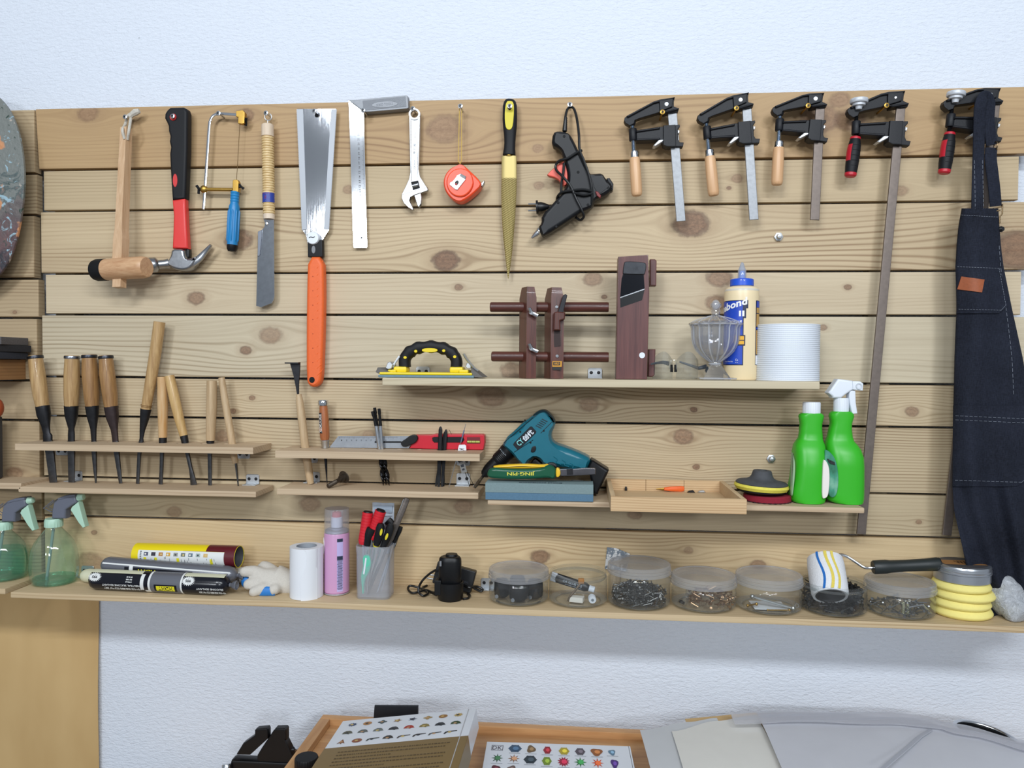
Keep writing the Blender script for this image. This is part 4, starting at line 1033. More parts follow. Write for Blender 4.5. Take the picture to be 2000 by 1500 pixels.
chisel(1, 'second chisel from the left, upright, oak handle with grey steel hoop', CH1, [(503, 408, 96), (502, 540, 110), (498, 680, 104), (497, 762, 92)], [(497, 760, 98), (497, 830, 88), (498, 920, 46), (498, 960, 52), (498, 1010, 52)], [(498, 1005, 52), (499, 1090, 52), (499, 1278, 50)], RS2, .5, grooves=(.57, .61, .64))
chisel(2, 'third chisel from the left, darker handle, slim tapering blade', CH2, [(622, 402, 96), (628, 540, 112), (638, 680, 104), (642, 762, 90)], [(642, 760, 94), (646, 830, 80), (652, 920, 46), (655, 1010, 36)], [(655, 1005, 36), (658, 1090, 34), (664, 1200, 24), (669, 1290, 12)], RS, .6, grooves=(.58, .61, .64))
chisel(3, 'fourth chisel from the left, reddish brown handle touching its neighbour', CH2, [(737, 408, 92), (748, 540, 108), (766, 680, 104), (775, 766, 92)], [(775, 764, 98), (784, 840, 86), (798, 930, 52), (806, 1010, 46)], [(806, 1005, 44), (815, 1090, 38), (842, 1292, 26)], RS, .5, sockm=pm('rusted_socket', (66, 54, 54), .5, .6, .4, 120), grooves=(.58, .61, .64))
chisel(4, 'tallest chisel, long plain handle leaning right', CH1, [(1113, 174, 80), (1085, 380, 82), (1050, 600, 78), (1018, 782, 68)], [(1018, 782, 76), (1008, 850, 62), (993, 930, 40), (987, 985, 28), (986, 1010, 36)], [(985, 1005, 30), (972, 1100, 24), (960, 1300, 26)], None, .6, grooves=(.955, .97))
chisel(5, 'short chisel with two-tone pale and amber handle, right of the tallest', wood('chisel_two_tone', (206, 176, 134), (188, 138, 78), 'z', 60, .12, .42), [(1130, 556, 64), (1134, 750, 72), (1136, 980, 60)], None, [(1134, 1000, 36), (1130, 1100, 26), (1126, 1220, 24), (1120, 1292, 32)], ferr=[(1136, 975, 56), (1136, 1018, 54)])
chisel(6, 'short honey-coloured chisel leaning left over the two-tone one', CH4, [(1180, 550, 70), (1215, 700, 74), (1250, 850, 68), (1282, 968, 56)], None, [(1288, 1000, 40), (1310, 1100, 26), (1332, 1200, 24), (1342, 1250, 34), (1352, 1300, 52)], ferr=[(1281, 965, 56), (1293, 1020, 50)])
chisel(7, 'short upright chisel with pale round handle, second from the right', CH3, [(1477, 584, 70), (1475, 760, 74), (1468, 1000, 62)], None, [(1466, 1000, 40), (1464, 1100, 28), (1465, 1292, 28)], ferr=[(1468, 998, 56), (1467, 1020, 54)])
chisel(8, 'thin round-handled spike at the right end of the rack, its handle through the hole', CH3, [(1545, 562, 44), (1565, 700, 50), (1600, 900, 52), (1628, 1080, 50), (1643, 1160, 40)], None, [(1645, 1150, 14), (1650, 1200, 12), (1662, 1300, 8)], name='marking_spike')

# ------------------------------------------------------------------ second rack
yS = H2[0][1]
t = thing('ship_scraper', 'hook scraper with flared black blade up, wooden handle through the rack', 'scraper', (W(*kG(392, 1225), yS).x, yS, zR2b))
b = MB(); pz = [W(*kG(x, y), yS) for x, y in ((288, 408), (300, 500), (325, 700), (345, 870), (372, 1050), (395, 1232))]; pz[-1].z = zR2b+.0008
b.tube(spline(pz, 4), [q/2/4.545*S(yS) for q in (48, 52, 60, 66, 70, 72, 74, 74, 74, 74, 74, 74, 74, 74, 74, 74, 74, 72, 70, 66, 58)], 22); part('handle', b, CH3, t, ang=50)
b = MB(); b.prism(PX(kG, [(210, 134), (300, 124), (296, 220), (288, 320), (288, 415), (272, 412), (262, 350), (240, 240), (218, 165)]), yS-.0015, yS+.0015, .0005, 1); bl = part('blade', b, DARKST, t)
b = MB(); b.box((W(*kG(182, 130), yS).x, yS-.012, W(*kG(182, 137), yS).z), (W(*kG(302, 130), yS).x, yS+.001, W(*kG(182, 126), yS).z)); part('hooked_edge', b, DARKST, bl)

yA = H2[1][1]
t = thing('awl', 'awl with steel cap, varnished handle with black label, spike through the rack', 'awl', (W(*kG(541, 1240), yA).x, yA, zR2b))
h0, h1 = W(*kG(506, 460), yA), W(*kG(524, 885), yA); d = h1-h0; L = d.length; q = S(yA)/4.545/2
b = MB(); b.lathe([(.001, 0), (84*q, 0), (96*q, .002), (98*q, L*.07), (88*q, L*.115), (.001, L*.115)], h0, d, 28); part('steel_cap', b, pm('chrome', (222, 225, 230), .12, 1.0), t)
b = MB(); b.lathe([(.001, L*.11), (72*q, L*.11), (74*q, L*.16), (80*q, L*.25), (90*q, L*.5), (92*q, L*.62), (86*q, L*.78), (72*q, L*.835), (.001, L*.835)], h0, d, 28); hd = part('handle', b, wood('varnished_rosewood', (176, 106, 62), (146, 80, 44), 'z', 120, .06, .3, 1, .5), t)
b = MB(); b.lathe([(66*q, L*.83), (76*q, L*.84), (76*q, L*.86), (70*q, L*.88), (64*q, L), (.001, L)], h0, d, 26); part('ferrule', b, STEEL, t)
b = MB(); s1 = Vector((W(*kG(541, 1240), yA).x, yA, zR2b+.0005)); b.tube([W(*kG(524, 880), yA), W(*kG(528, 985), yA), s1], [.004, .0033, .0006], 12); part('spike', b, DARKST, t)
b = MB(); fl = oncyl(h0, d, 91*q, L*.475, -.55)
b.grid(lambda a, c: fl((a-.5)*.0085, (c-.5)*.044), 8, 8); lb = part('label', b, pm('label_black', (28, 28, 30), .4), hd)
b = MB(); f2 = oncyl(h0, d, 91.8*q, L*.475, -.55); letters(b, 'GMAKE', .038, .0055, lambda x, y: f2(-y, x), .03); b.tube([f2(x, y) for x, y in ((-.0038, -.0205), (.0038, -.0205), (.0038, .0205), (-.0038, .0205))], .0002, 4, closed=True); part('lettering', b, pm('label_white', (232, 226, 220), .5), lb)

# sliding bevel lying along the back of the rack
k8 = crop(640, 820, 6.25); yV = -.018
t = thing('angle_gauge', 'red angle gauge with grey ruler blade and black lever, behind the files', 'angle gauge', (W(*k8(1000, 330), yV).x, yV, zR2))
zb = zR2+.0006
def seat(pts, y, zmin=zb):
    P = [W(u, v, y) for u, v in pts]; lo = min(p.z for p in P); dz = zmin-lo
    return [(p.x, p.z+dz) for p in P], dz
RP, dz = seat(PX(k8, [(1000, 320), (1060, 160), (1270, 158), (1300, 148), (1890, 150), (1912, 165), (1915, 250), (1900, 335), (1880, 340), (1340, 332)]), yV-.009)
b = MB(); b.poly(RP, yV-.009, -.002, .002, 2, True); RED = pm('red_plastic', (196, 22, 44), .38); bd = part('body', b, RED, t)
def pq(pts, y): return [(p.x, p.z+dz) for p in (W(u, v, y) for u, v in PX(k8, pts))]
b = MB(); b.poly(pq([(1275, 190), (1300, 180), (1650, 180), (1670, 215), (1645, 250), (1300, 250), (1280, 230)], yV-.0095), yV-.0100, yV-.006, .0008, 1); part('grip_pad', b, BLACKP, bd)
b = MB(); b.poly(pq([(1700, 182), (1860, 182), (1862, 262), (1700, 262)], yV-.0092), yV-.0094, yV-.008); wn = part('vial_window', b, pm('window_dark', (110, 20, 30), .5), bd)
b = MB(); a0, a1 = W(*k8(1705, 238), yV-.011), W(*k8(1858, 240), yV-.011); a0.z += dz; a1.z += dz; b.tube([a0, a1], .0024, 12); vl = part('vial', b, pm('vial_green', (176, 180, 92), .15), bd)
b = MB()
for f in (.35, .65): b.tube([a0.lerp(a1, f-.01), a0.lerp(a1, f+.01)], .00255, 12)
part('vial_line', b, BLACKP, vl, kind='stuff')
b = MB(); b.poly(pq([(20, 310), (130, 172), (1080, 172), (990, 318)], yV-.006), yV-.0066, yV-.005); bl = part('ruler_blade', b, pm('ruler_grey', (158, 164, 172), .4, .6, .15, 120), t)
b = MB(); b.poly(pq([(575, 232), (900, 232), (900, 252), (575, 252)], yV-.006), yV-.0070, yV-.0064); part('blade_slot', b, DARKST, bl)
b = MB()
for i in range(60):
    c = W(*k8(140+i*12, 178), yV-.0069); c.z += dz; l = .004 if i % 5 == 0 else .0022
    b.add([c+Vector((-.0002, 0, 0)), c+Vector((.0002, 0, 0)), c+Vector((.0002, 0, -l)), c+Vector((-.0002, 0, -l))], [(0, 1, 2, 3)])
for i in range(10):
    c = W(*k8(170+i*60, 222), yV-.0069); c.z += dz; letters(b, str(i+1), .002, .0028, plane_fn(c, (1, 0, 0), (0, 0, 1)))
part('ruler_marking', b, pm('engraving_black', (40, 42, 46), .5), bl, kind='stuff')
b = MB(); b.poly(pq(smooth2([(895, 240), (960, 200), (1000, 165), (1050, 150), (1095, 165), (1105, 200), (1080, 250), (1000, 285), (950, 302), (915, 298), (895, 270)], 2), yV-.013), yV-.016, yV-.006, .002, 2); part('lock_lever', b, BLACKP, t)

# three spiral drill bits
yB = H2[4][1]
for i, (tx, ty, bx, kx, lab) in enumerate(((965, 545, 1040, -9, 'spiral drill bit with black-brushed end, leftmost and tilted most'), (962, 530, 1065, 2, 'spiral drill bit in the middle, slightly behind the others'), (1002, 538, 1092, 10, 'spiral drill bit at the right of the three in one rack hole'))):
    yy = yB+(-.003, .004, -.002)[i]
    tip = Vector((W(*kG(bx, 1238), yy).x, yy, zR2b+.0004)); top = W(*kG((942, 962, 1001)[i], (560, 528, 536)[i]), yy)
    mid = W(*kG((1008, 1020, 1032)[i], 900), yy)
    t = thing('drill_bit', lab, 'drill bit', (tip.x, yy, zR2b), 'spiral drill bits in the rack')
    j0 = W(*kG((975, 985, 1015)[i], 690), yy)
    b = MB(); b.tube([top, top.lerp(j0, .15), top.lerp(j0, .3), top.lerp(j0, .36), j0], [.0032, .0035, .0034, .0026, .0036], 12); part('brush_tip', b, BLACKM, t)
    b = MB(); b.tube([j0, mid+Vector((0, 0, -.004))], .0040, 16); part('shank', b, STEEL, t)
    # twisted flutes
    n = 60; ax = tip-mid; b = MB(); L = ax.length; rings = []
    for q in range(n+1):
        f = q/n; c = mid+ax*f; rr = .0050*(1 if f < .86 else max(.10, (1-f)/.14))
        rings.append([(c.x+rr*(.72+.28*math.cos(2*(m*PI/6)))*math.cos(m*PI/6+f*9.5), c.y+rr*(.72+.28*math.cos(2*(m*PI/6)))*math.sin(m*PI/6+f*9.5), c.z) for m in range(12)])
    b.rings(rings); part('twist', b, pm('bit_black_oxide', (40, 40, 42), .25, .9), t)
# needle files
yN = H2[7][1]
for i, (x0, y0, x1, y1, w, lab) in enumerate(((1548, 695, 1530, 1245, 36, 'flat black needle file, tallest of the bunch in the rack'), (1597, 720, 1560, 1244, 30, 'flat black needle file leaning right beside the tallest one'), (1585, 740, 1505, 1246, 24, 'narrow black needle file behind the two wider ones'), (1560, 760, 1575, 1240, 26, 'black needle file hidden mostly at the back of the bunch'))):
    yy = yN+(-.004, -.001, .003, .006)[i]
    a, c = W(*kG(x0, y0), yy), W(*kG(x1, y1), yy); c.z = zR2b+.0005; q = S(yy)/4.545/2
    t = thing('needle_file', lab, 'file', (c.x, yy, zR2b), 'needle files in the rack')
    pa = a.lerp(c, .02); m1 = a.lerp(c, .42)
    b = MB(); b.flat([a, pa, a.lerp(c, .06), m1], [w*.25*q, w*.7*q, w*q, w*q], [.0012, .0016, .0018, .0018], 12, p=3); part('grip', b, BLACKP, t)
    b = MB(); b.flat([m1, a.lerp(c, .9), c], [w*1.1*q, w*.95*q, w*.55*q], [.0016, .0013, .0009], 8, p=5); part('file_blade', b, pm('file_black', (40, 42, 46), .5, .6, .4, 400), t)
# thin scriber and two wire tools with a white tag
yT = H2[8][1]
a, c = W(*kG(1772, 672), yT), W(*kG(1622, 1245), yT-.008); c.z = zR2b+.0006
t = thing('metal_scriber', 'thin bright metal needle slanting through the rack beside the white tag', 'scriber', (c.x, c.y, zR2b))
b = MB(); b.tube([a, a.lerp(c, .3), a.lerp(c, .32), c], [.0006, .0011, .0008, .0007], 8); part('needle', b, STEEL, t)
b = MB(); b.tube([a.lerp(c, .10), a.lerp(c, .28)], .0014, 8); part('needle_sleeve', b, pm('needle_blue', (110, 130, 160), .4, .5), t)
a, c = W(*kG(1625, 725), yT+.006), W(*kG(1845, 1240), yT+.012); c.z = zR2b+.0006
t = thing('wire_tool', 'dark thin wire tool with a white tag and paper label, right end of the rack', 'wire tool', (c.x, c.y, zR2b))
b = MB(); b.tube([a, W(*kG(1690, 860), yT+.004), W(*kG(1735, 1000), yT+.004), c], [.0005, .0007, .0008, .0006], 6); part('wire', b, DARKST, t)
b = MB(); e = W(*kG(1805, 1238), yT+.01); e.z = zR2b+.0008; b.tube([W(*kG(1720, 960), yT+.002), e], .0007, 6); part('wire', b, DARKST, t)
b = MB(); P = PX(kG, [(1712, 858), (1762, 856), (1774, 866), (1776, 908), (1702, 910), (1704, 885)]); b.prism(P, yT-.0145, yT-.0138); tg = part('tag', b, pm('tag_white', (228, 230, 236), .6), t, 'small white tag')
b = MB(); letters(b, 'YMC', .011, .0042, plane_fn(W(*kG(1735, 897), yT-.0147), (1, 0, -.08), (.08, 0, 1)), .02); part('lettering', b, BLACKP, tg)
b = MB(); b.prism(PX(kG, [(1712, 1020), (1760, 1008), (1782, 1098), (1734, 1114)]), yT+.0005, yT+.0012); tg = part('paper_label', b, pm('tag_grey', (176, 178, 176), .6), t)
b = MB(); b.prism(PX(kG, [(1724, 1036), (1752, 1030), (1757, 1052), (1730, 1058)]), yT+.0001, yT+.0004); b.prism(PX(kG, [(1738, 1072), (1758, 1066), (1762, 1082), (1742, 1088)]), yT+.0001, yT+.0004); part('print', b, pm('print_grey', (70, 74, 84), .6), tg, kind='stuff')

# rusty carriage bolt
RUST = pm('weathered_bronze', (92, 82, 72), .5, .8, .5, 150)
a, c = W(*kG(548, 1240), -.085), W(*kG(690, 1160), -.045); a.z = zR2b+.0050; c.z = zR2b+.0185; d = (c-a)
t = thing('carriage_bolt', 'brown carriage bolt lying under the awl', 'bolt', (a.x, a.y, zR2b))
b = MB(); L = d.length; pr = [(.001, 0)]
for i in range(16): pr += [(.0042, L*.5*i/16), (.0049, L*.5*(i+.5)/16)]
pr += [(.0046, L*.5), (.0046, L*.80), (.001, L*.80)]
b.lathe(pr, a, d, 16); part('shank', b, RUST, t)
b = MB(); b.lathe([(.001, L*.78), (.0075, L*.79), (.0078, L*.98), (.0135, L*.99), (.014, L*1.02), (.0105, L*1.09), (.005, L*1.13), (.001, L*1.14)], a, d, 24); part('head', b, RUST, t)

# ------------------------------------------------------------------ uppermost shelf
kJ = crop(700, 480, 4.0); kI = crop(1180, 480, 4.348); kK = crop(1390, 500, 5.769)
def at(u, v, z): return WZ(u, v, z)
# hand sander
ys = -.085; kQ = kG
t = thing('hand_sander', 'yellow hand sander with black grab handle on the upper shelf', 'sander', (W(835, 735, ys).x, ys, zU))
sx0, sx1 = W(*kJ(165, 1010), ys-.04).x, W(*kJ(890, 1010), ys-.04).x
q = S(ys)/4
M = Matrix.Translation((0, 0, zU))
b = MB(); b.box((sx0-.002, ys-.045, zU+.0005), (sx1+.004, ys+.045, zU+.0058), .002); part('foam_pad', b, pm('grey_blue_foam', (112, 138, 150), .8, 0, .2, 200), t)
b = MB(); b.box((sx0, ys-.043, zU+.0058), (sx1, ys+.043, zU+.0110), .002)
for xx in (sx0+.036, sx1-.036): b.box((xx-.014, ys-.018, zU+.010), (xx+.014, ys+.018, zU+.0225), .004)
b.box((sx0+.012, ys-.025, zU+.010), (sx0+.03, ys+.025, zU+.016), .003); b.box((sx1-.03, ys-.025, zU+.010), (sx1-.01, ys+.025, zU+.017), .003)
YP = pm('yellow_plastic', (230, 204, 26), .42); part('base_plate', b, YP, t)
hp = [(365, 950), (362, 905), (372, 868), (410, 826), (470, 798), (560, 788), (650, 798), (715, 826), (755, 868), (768, 905), (766, 950)]
pts = [W(*kJ(x, y), ys) for x, y in hp]
b = MB(); sp = spline(pts, 5); n = len(sp)
w = [.0115 if not (12 < i < n-13) else .0120+.0014*math.cos((i-n/2)*1.15) for i in range(n)]
b.flat(sp, w, .015, 16, p=3); hd = part('grab_handle', b, pm('grip_black_rubber', (32, 33, 38), .55), t)
b = MB(); b.prism(smooth2(PX(kJ, [(496, 800), (616, 800), (618, 832), (496, 832)]), 2), ys-.0156, ys-.012, .0005, 1); part('inlay', b, YP, hd)
for x, y in ((364, 873), (447, 824), (666, 820), (752, 867)):
    b = MB(); b.prism(PX(kJ, ell(x, y, 13, 11, 14)), ys-.0156, ys-.012, .0005, 1); part('inlay', b, YP, hd)
b = MB(); b.box((sx0-.012, ys-.040, zU+.0065), (sx0+.012, ys+.040, zU+.0175), .001, Matrix.Translation((sx0, 0, zU)) @ Matrix.Rotation(R(24), 4, 'Y') @ Matrix.Translation((-sx0, 0, -zU)))
part('abrasive_sheet', b, pm('abrasive_grey', (112, 108, 104), .9, 0, .3, 700, .3, 1500), t)
for sx, nm in ((-1, 0), (1, 1)):
    c = W(*kJ(240 if sx < 0 else 858, 940), ys-.02)
    b = MB(); b.prism(PX(kJ, [(210, 955), (228, 912), (250, 905), (268, 930), (258, 960), (232, 966)] if sx < 0 else [(835, 945), (848, 915), (866, 912), (880, 935), (878, 958), (850, 958)]), ys-.022, ys+.01, .001, 1); cl = part('clamp_bracket', b, GALV, t)
    b = MB(); P = [(270, 950), (285, 915), (322, 862)] if sx < 0 else [(824, 846), (850, 890), (905, 955), (938, 980)]
    b.flat([W(*kJ(x, y), ys-.012) for x, y in P], .0022, .012 if sx > 0 else .002, 8, p=4); part('clamp_lever', b, GALV, cl)
b = MB(); b.prism(PX(kJ, [(880, 955), (975, 1028), (890, 1030), (880, 1010)]), ys-.04, ys+.035, .0008, 1); part('abrasive_tail', b, pm('abrasive_grey', (112, 108, 104), .9), t)

# plough plane standing on its end
RW = wood('rosewood', (98, 50, 38), (64, 30, 24), 'z', 150, .06, .42, 1, .1); RWX = wood('rosewood_rods', (90, 44, 34), (60, 28, 22), 'x', 150, .06, .42, 1, .1)
t = thing('plough_plane', 'rosewood plough plane with two round fence rods, standing on end', 'plane', (W(*kJ(1420, 1030), -.06).x, -.06, zU))
def post(x0, xm, x1, ztop, yf, yb, name):
    b = MB(); m, c = W(*kJ(xm, 900), yf), W(*kJ(x1, 900), yf+.006); a = W(*kJ(x0, 900), yf+.036)
    zt = W(*kJ(xm, ztop), yf).z
    A_, B_, D_ = Vector((m.x, yf, 0)), Vector((c.x, yf+.006, 0)), Vector((a.x, yf+.036, 0)); C_ = B_+D_-A_; ce = (A_+C_)/2
    rg = []
    for z, i in ((zU+.0005, 0), (zt-.022, 0), (zt, .26)):
        rg.append([(p.lerp(ce, i).x, p.lerp(ce, i).y, z) for p in (A_, B_, C_, D_)])
    b.rings(rg); return part(name, b, RW, t, ang=20)
fen = post(1255, 1312, 1388, 316, -.105, -.045, 'fence')
bod = post(1452, 1502, 1602, 322, -.107, -.047, 'body')
for y0, x0, x1 in ((478, 1030, 1955), (866, 1040, 1955)):
    b = MB(); a, c = W(*kJ(x0, y0-3), -.080), W(*kJ(x1, y0+6), -.080); c.z = a.z = (a.z+c.z)/2; dv = c-a; L = dv.length
    b.lathe([(.001, 0), (.0085, 0), (.0100, .0015), (.0102, .004), (.0102, L-.003), (.0095, L), (.001, L)], a, dv, 24); part('fence_rod', b, RWX, t)
for x, y in ((1352, 525), (1352, 805)):
    b = MB(); c = W(*kJ(x, y), -.108); b.lathe([(.001, -.006), (.0035, -.006), (.005, -.003), (.005, .003), (.0022, .004), (.0022, .010)], c, (0, 1, 0), 16)
    b.flat([c+Vector((-.004, -.008, .010)), c+Vector((0, -.004, 0)), c+Vector((.013, -.004, -.006))], [.003, .004, .0035], .0018, 10); part('wing_screw', b, STEEL, fen)
for x, y in ((1550, 478), (1553, 862)):
    b = MB(); b.lathe([(.0001, -.001), (.003, -.0009), (.0036, .0003)], W(*kJ(x, y), -.1050), (0, 1, 0), 14); part('screw', b, STEEL, bod)
b = MB(); b.prism(PX(kJ, [(1522, 660), (1575, 665), (1580, 780), (1530, 792)]), -.1056, -.100); part('throat', b, pm('throat_dark', (40, 18, 14), .6), bod)
b = MB(); b.prism(PX(kJ, [(1528, 520), (1552, 514), (1615, 520), (1612, 572), (1575, 585), (1578, 660), (1524, 660)]), -.118, -.102, .002, 1); part('wedge', b, RW, t)
b = MB(); b.prism(PX(kJ, [(1560, 515), (1598, 388), (1618, 376), (1632, 388), (1600, 520), (1580, 535)]), -.113, -.110, .0008, 1); part('plane_iron', b, DARKST, t)
b = MB(); b.prism(PX(kJ, [(1515, 902), (1590, 902), (1588, 946), (1515, 946)]), -.1074, -.101); lb = part('brand_label', b, pm('label_gold', (196, 138, 34), .5), bod)
b = MB(); b.prism(PX(kJ, [(1522, 908), (1576, 908), (1576, 934), (1522, 934)]), -.1077, -.1070); b.prism(PX(kJ, [(1517, 947), (1584, 947), (1584, 970), (1517, 970)]), -.1077, -.1070); part('label_panel', b, pm('label_black', (28, 28, 30), .4), lb)
b = MB(); letters(b, 'ARD', .0105, .0042, plane_fn(W(*kJ(1549, 921), -.1080), (1, 0, 0), (0, 0, 1)), .03); part('lettering', b, pm('label_gold', (196, 138, 34), .5), lb)

# jack plane standing on end
t = thing('jack_plane', 'tall purplish wooden plane standing on end showing its slanted iron', 'plane', (W(*kI(240, 1110), -.09).x, -.07, zU))
yf, yb = -.105, -.058
b = MB(); P = [W(*p, yf) for p in PX(kI, [(120, 92), (374, 76), (384, 400), (366, 1072), (100, 1082)])]
z0 = zU+.0005
P = [(p.x, p.z) for p in P[:3]]+[(P[3].x, z0), (P[4].x, z0)]
PW = wood('purple_rosewood', (106, 62, 58), (76, 40, 40), 'z', 110, .05, .42, 1, .1); b.poly(P, yf, yb, .002, 2, True); bod = part('body', b, PW, t)
for pts in ([(384, 122), (425, 122), (440, 135), (436, 345), (384, 345)], [(372, 880), (430, 880), (424, 1095), (405, 1112), (368, 1112)]):
    P = [W(*p, -.058) for p in PX(kI, pts)]; zz = min(p.z for p in P); d = max(0, z0-zz) if zz < z0+.012 else 0
    b = MB(); b.poly([(p.x, max(p.z, z0)) for p in P], -.072, -.044, .0016, 1, True); part('side_grip', b, PW, t)
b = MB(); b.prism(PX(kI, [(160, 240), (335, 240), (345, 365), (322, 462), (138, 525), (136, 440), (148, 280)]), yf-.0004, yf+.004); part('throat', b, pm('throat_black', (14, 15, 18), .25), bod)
b = MB(); b.prism(smooth2(PX(kI, [(168, 150), (180, 130), (340, 140), (360, 158), (348, 235), (335, 245), (165, 240), (158, 232)]), 1), yf-.004, yf+.002, .001, 1); part('plane_iron', b, pm('iron_dark', (62, 64, 68), .35, .85, .3, 120), t)
b = MB(); b.prism(PX(kI, [(165, 243), (336, 248), (342, 366), (136, 440), (150, 280)]), yf-.0015, yf+.002); part('cap_iron', b, pm('cap_iron_black', (26, 28, 34), .2, .7), t)
b = MB(); b.prism(PX(kI, [(136, 436), (342, 364), (342, 373), (136, 445)]), yf-.0022, yf-.0010); part('cutting_edge', b, STEEL, t)
b = MB(); b.prism(PX(kI, ell(322, 930, 25, 25, 20)), yf-.0006, yf+.001); part('wall_button', b, WHITEP, bod)
b = MB(); letters(b, '小匠', .012, .007, plane_fn(W(*kI(262, 192), yf-.0043), (1, 0, -.05), (.05, 0, 1))); part('stamped_mark', b, pm('iron_stamp', (46, 48, 52), .5, .5), bod)

# safety glasses
yg = -.055
t = thing('safety_glasses', 'clear safety glasses with dark temple arms lying behind the crystal jar', 'glasses', (W(*kI(600, 1100), yg).x, yg, zU))
LENS = clearplastic('clear_lens', (246, 248, 248), 1.6, .06)
for x0, x1 in ((405, 575), (605, 790)):
    b = MB(); a, c = W(*kI(x0, 1010), yg).x, W(*kI(x1, 1010), yg).x; z1 = W(*kI(600, 905), yg).z
    b.sheet(lambda u, v: (a+(c-a)*u, yg-.020-.012*math.sin(PI*u)+.018*abs(u-.5)-.004*math.sin(PI*v), zU+.001+(z1-zU)*v*(.55+.45*math.sin(PI*(u*.8+.1)))), 14, 8, .0016); part('lens', b, LENS, t)
b = MB(); m = W(*kI(590, 985), yg-.03)
b.tube(spline([W(*kI(x, y), yg-.030) for x, y in ((555, 1045), (560, 990), (585, 970), (608, 990), (615, 1050))], 5), .0011, 8); part('bridge', b, LENS, t)
for x in (572, 605):
    b = MB(); b.flat([W(*kI(x, 1010), yg-.022), W(*kI(x+2, 1072), yg-.020)], [.0022, .003], .002, 10); part('nose_pad', b, BLACKP, t)
for P in ([(400, 1005, -.10), (440, 996, -.08), (500, 990, -.06), (548, 1000, -.045)], [(640, 985, -.045), (720, 1012, -.05), (800, 1040, -.055), (870, 1025, -.05)]):
    b = MB(); b.flat([W(*kI(x, y), y3) for x, y, y3 in P], [.0018, .0024, .0034, .0046], .0012, 8); part('temple_arm', b, pm('grey_arm', (66, 74, 82), .4), t)

# crystal sugar jar with lid
t0 = WZ(*kI(940, 1112), zU); yc = -.082; cx = W(*kI(942, 900), yc).x
t = thing('crystal_jar', 'cut crystal footed jar with lid standing before the glue bottle', 'jar', (cx, yc, zU))
class GL: m = clearplastic('crystal_glass', (250, 251, 253), 2.6, .10, .03)
q = S(yc)/4.348
def hz(y): return W(*kI(942, y), yc).z
def fluted(prof, n=72, amp=.06, lobes=12):
    rings = []
    for r, z, a in prof: rings.append([(cx+r*(1+a*(1-2*abs(math.cos(lobes*PI*j/n))))*math.cos(2*PI*j/n), yc+r*(1+a*(1-2*abs(math.cos(lobes*PI*j/n))))*math.sin(2*PI*j/n), z) for j in range(n)])
    return rings
b = MB()
b.rings([[(cx+sx*(.5+.5*0)*w*q, yc+sy*w*q, z) for sx, sy in ((-1, -1), (1, -1), (1, 1), (-1, 1))] if False else
         [(cx+w*q*c, yc+w*q*s, z) for c, s in ((-1, -1), (1, -1), (1, 1), (-1, 1))] for w, z in ((112, zU+.0006), (112, zU+.003), (60, hz(1040)), (46, hz(1012)))])
part('foot', b, GL.m, t, ang=20)
out = [(44*q, hz(1020), 0), (50*q, hz(1005), 0), (42*q, hz(985), .02), (70*q, hz(965), .05), (120*q, hz(925), .06), (165*q, hz(870), .06), (186*q, hz(800), .06), (190*q, hz(735), .06), (190*q, hz(700), .06), (204*q, hz(668), .06)]
inn = [(180*q, hz(672), 0), (172*q, hz(740), 0), (166*q, hz(805), 0), (140*q, hz(870), 0), (95*q, hz(920), 0), (.0012, hz(945), 0)]
b = MB(); b.rings(fluted(out)+fluted(inn)); bw = part('bowl', b, GL.m, t, ang=60)
RIB = clearplastic('crystal_highlight', (246, 248, 252), 3.0, .38, .05)  # milky white in this colour paints the highlights on the cut glass ribs
def ribs(prof, nr, rad, par):
    for i in range(nr):
        a = 2*PI*(i+.5)/nr; b = MB()
        b.tube(spline([(cx+r_*math.cos(a), yc+r_*math.sin(a), z_) for r_, z_, _ in prof], 4), rad, 6); part('flute', b, RIB, par)
ribs(out[2:], 14, .0017, bw)
b = MB(); b.tube([(cx+206*q*(1+.035*math.cos(14*2*PI*j/84))*math.cos(2*PI*j/84), yc+206*q*(1+.035*math.cos(14*2*PI*j/84))*math.sin(2*PI*j/84), hz(670)) for j in range(84)], .0016, 6, closed=True); part('scalloped_rim', b, RIB, bw)
b = MB(); b.tube([(cx+48*q*math.cos(2*PI*j/24), yc+48*q*math.sin(2*PI*j/24), hz(1003)) for j in range(24)], .0022, 6, closed=True); b.tube([(cx+c_*146*q, yc+s_*146*q, zU+.0035) for c_, s_ in ((-1, -1), (1, -1), (1, 1), (-1, 1))], .0016, 6, closed=True); part('foot_rings', b, RIB, bw, kind='stuff')
lid = [(212*q, hz(668), .05), (205*q, hz(655), .05), (150*q, hz(630), .04), (80*q, hz(608), .02), (40*q, hz(598), 0), (32*q, hz(585), 0), (36*q, hz(555), .05), (30*q, hz(535), 0), (42*q, hz(520), .04), (44*q, hz(495), .04), (30*q, hz(478), 0), (.0008, hz(470), 0)]
lin_ = [(200*q, hz(666), 0)]
b = MB(); b.rings(fluted([(.0012, hz(625), 0), (70*q, hz(630), 0), (150*q, hz(648), 0), (200*q, hz(668), 0)])+fluted(lid)); ld = part('lid', b, GL.m, t, ang=60); ribs(lid[1:5], 14, .0012, ld)
b = MB(); b.ball((cx, yc, hz(500)), .0085, 12, (1, 1, 1.2)); part('finial', b, RIB, ld)

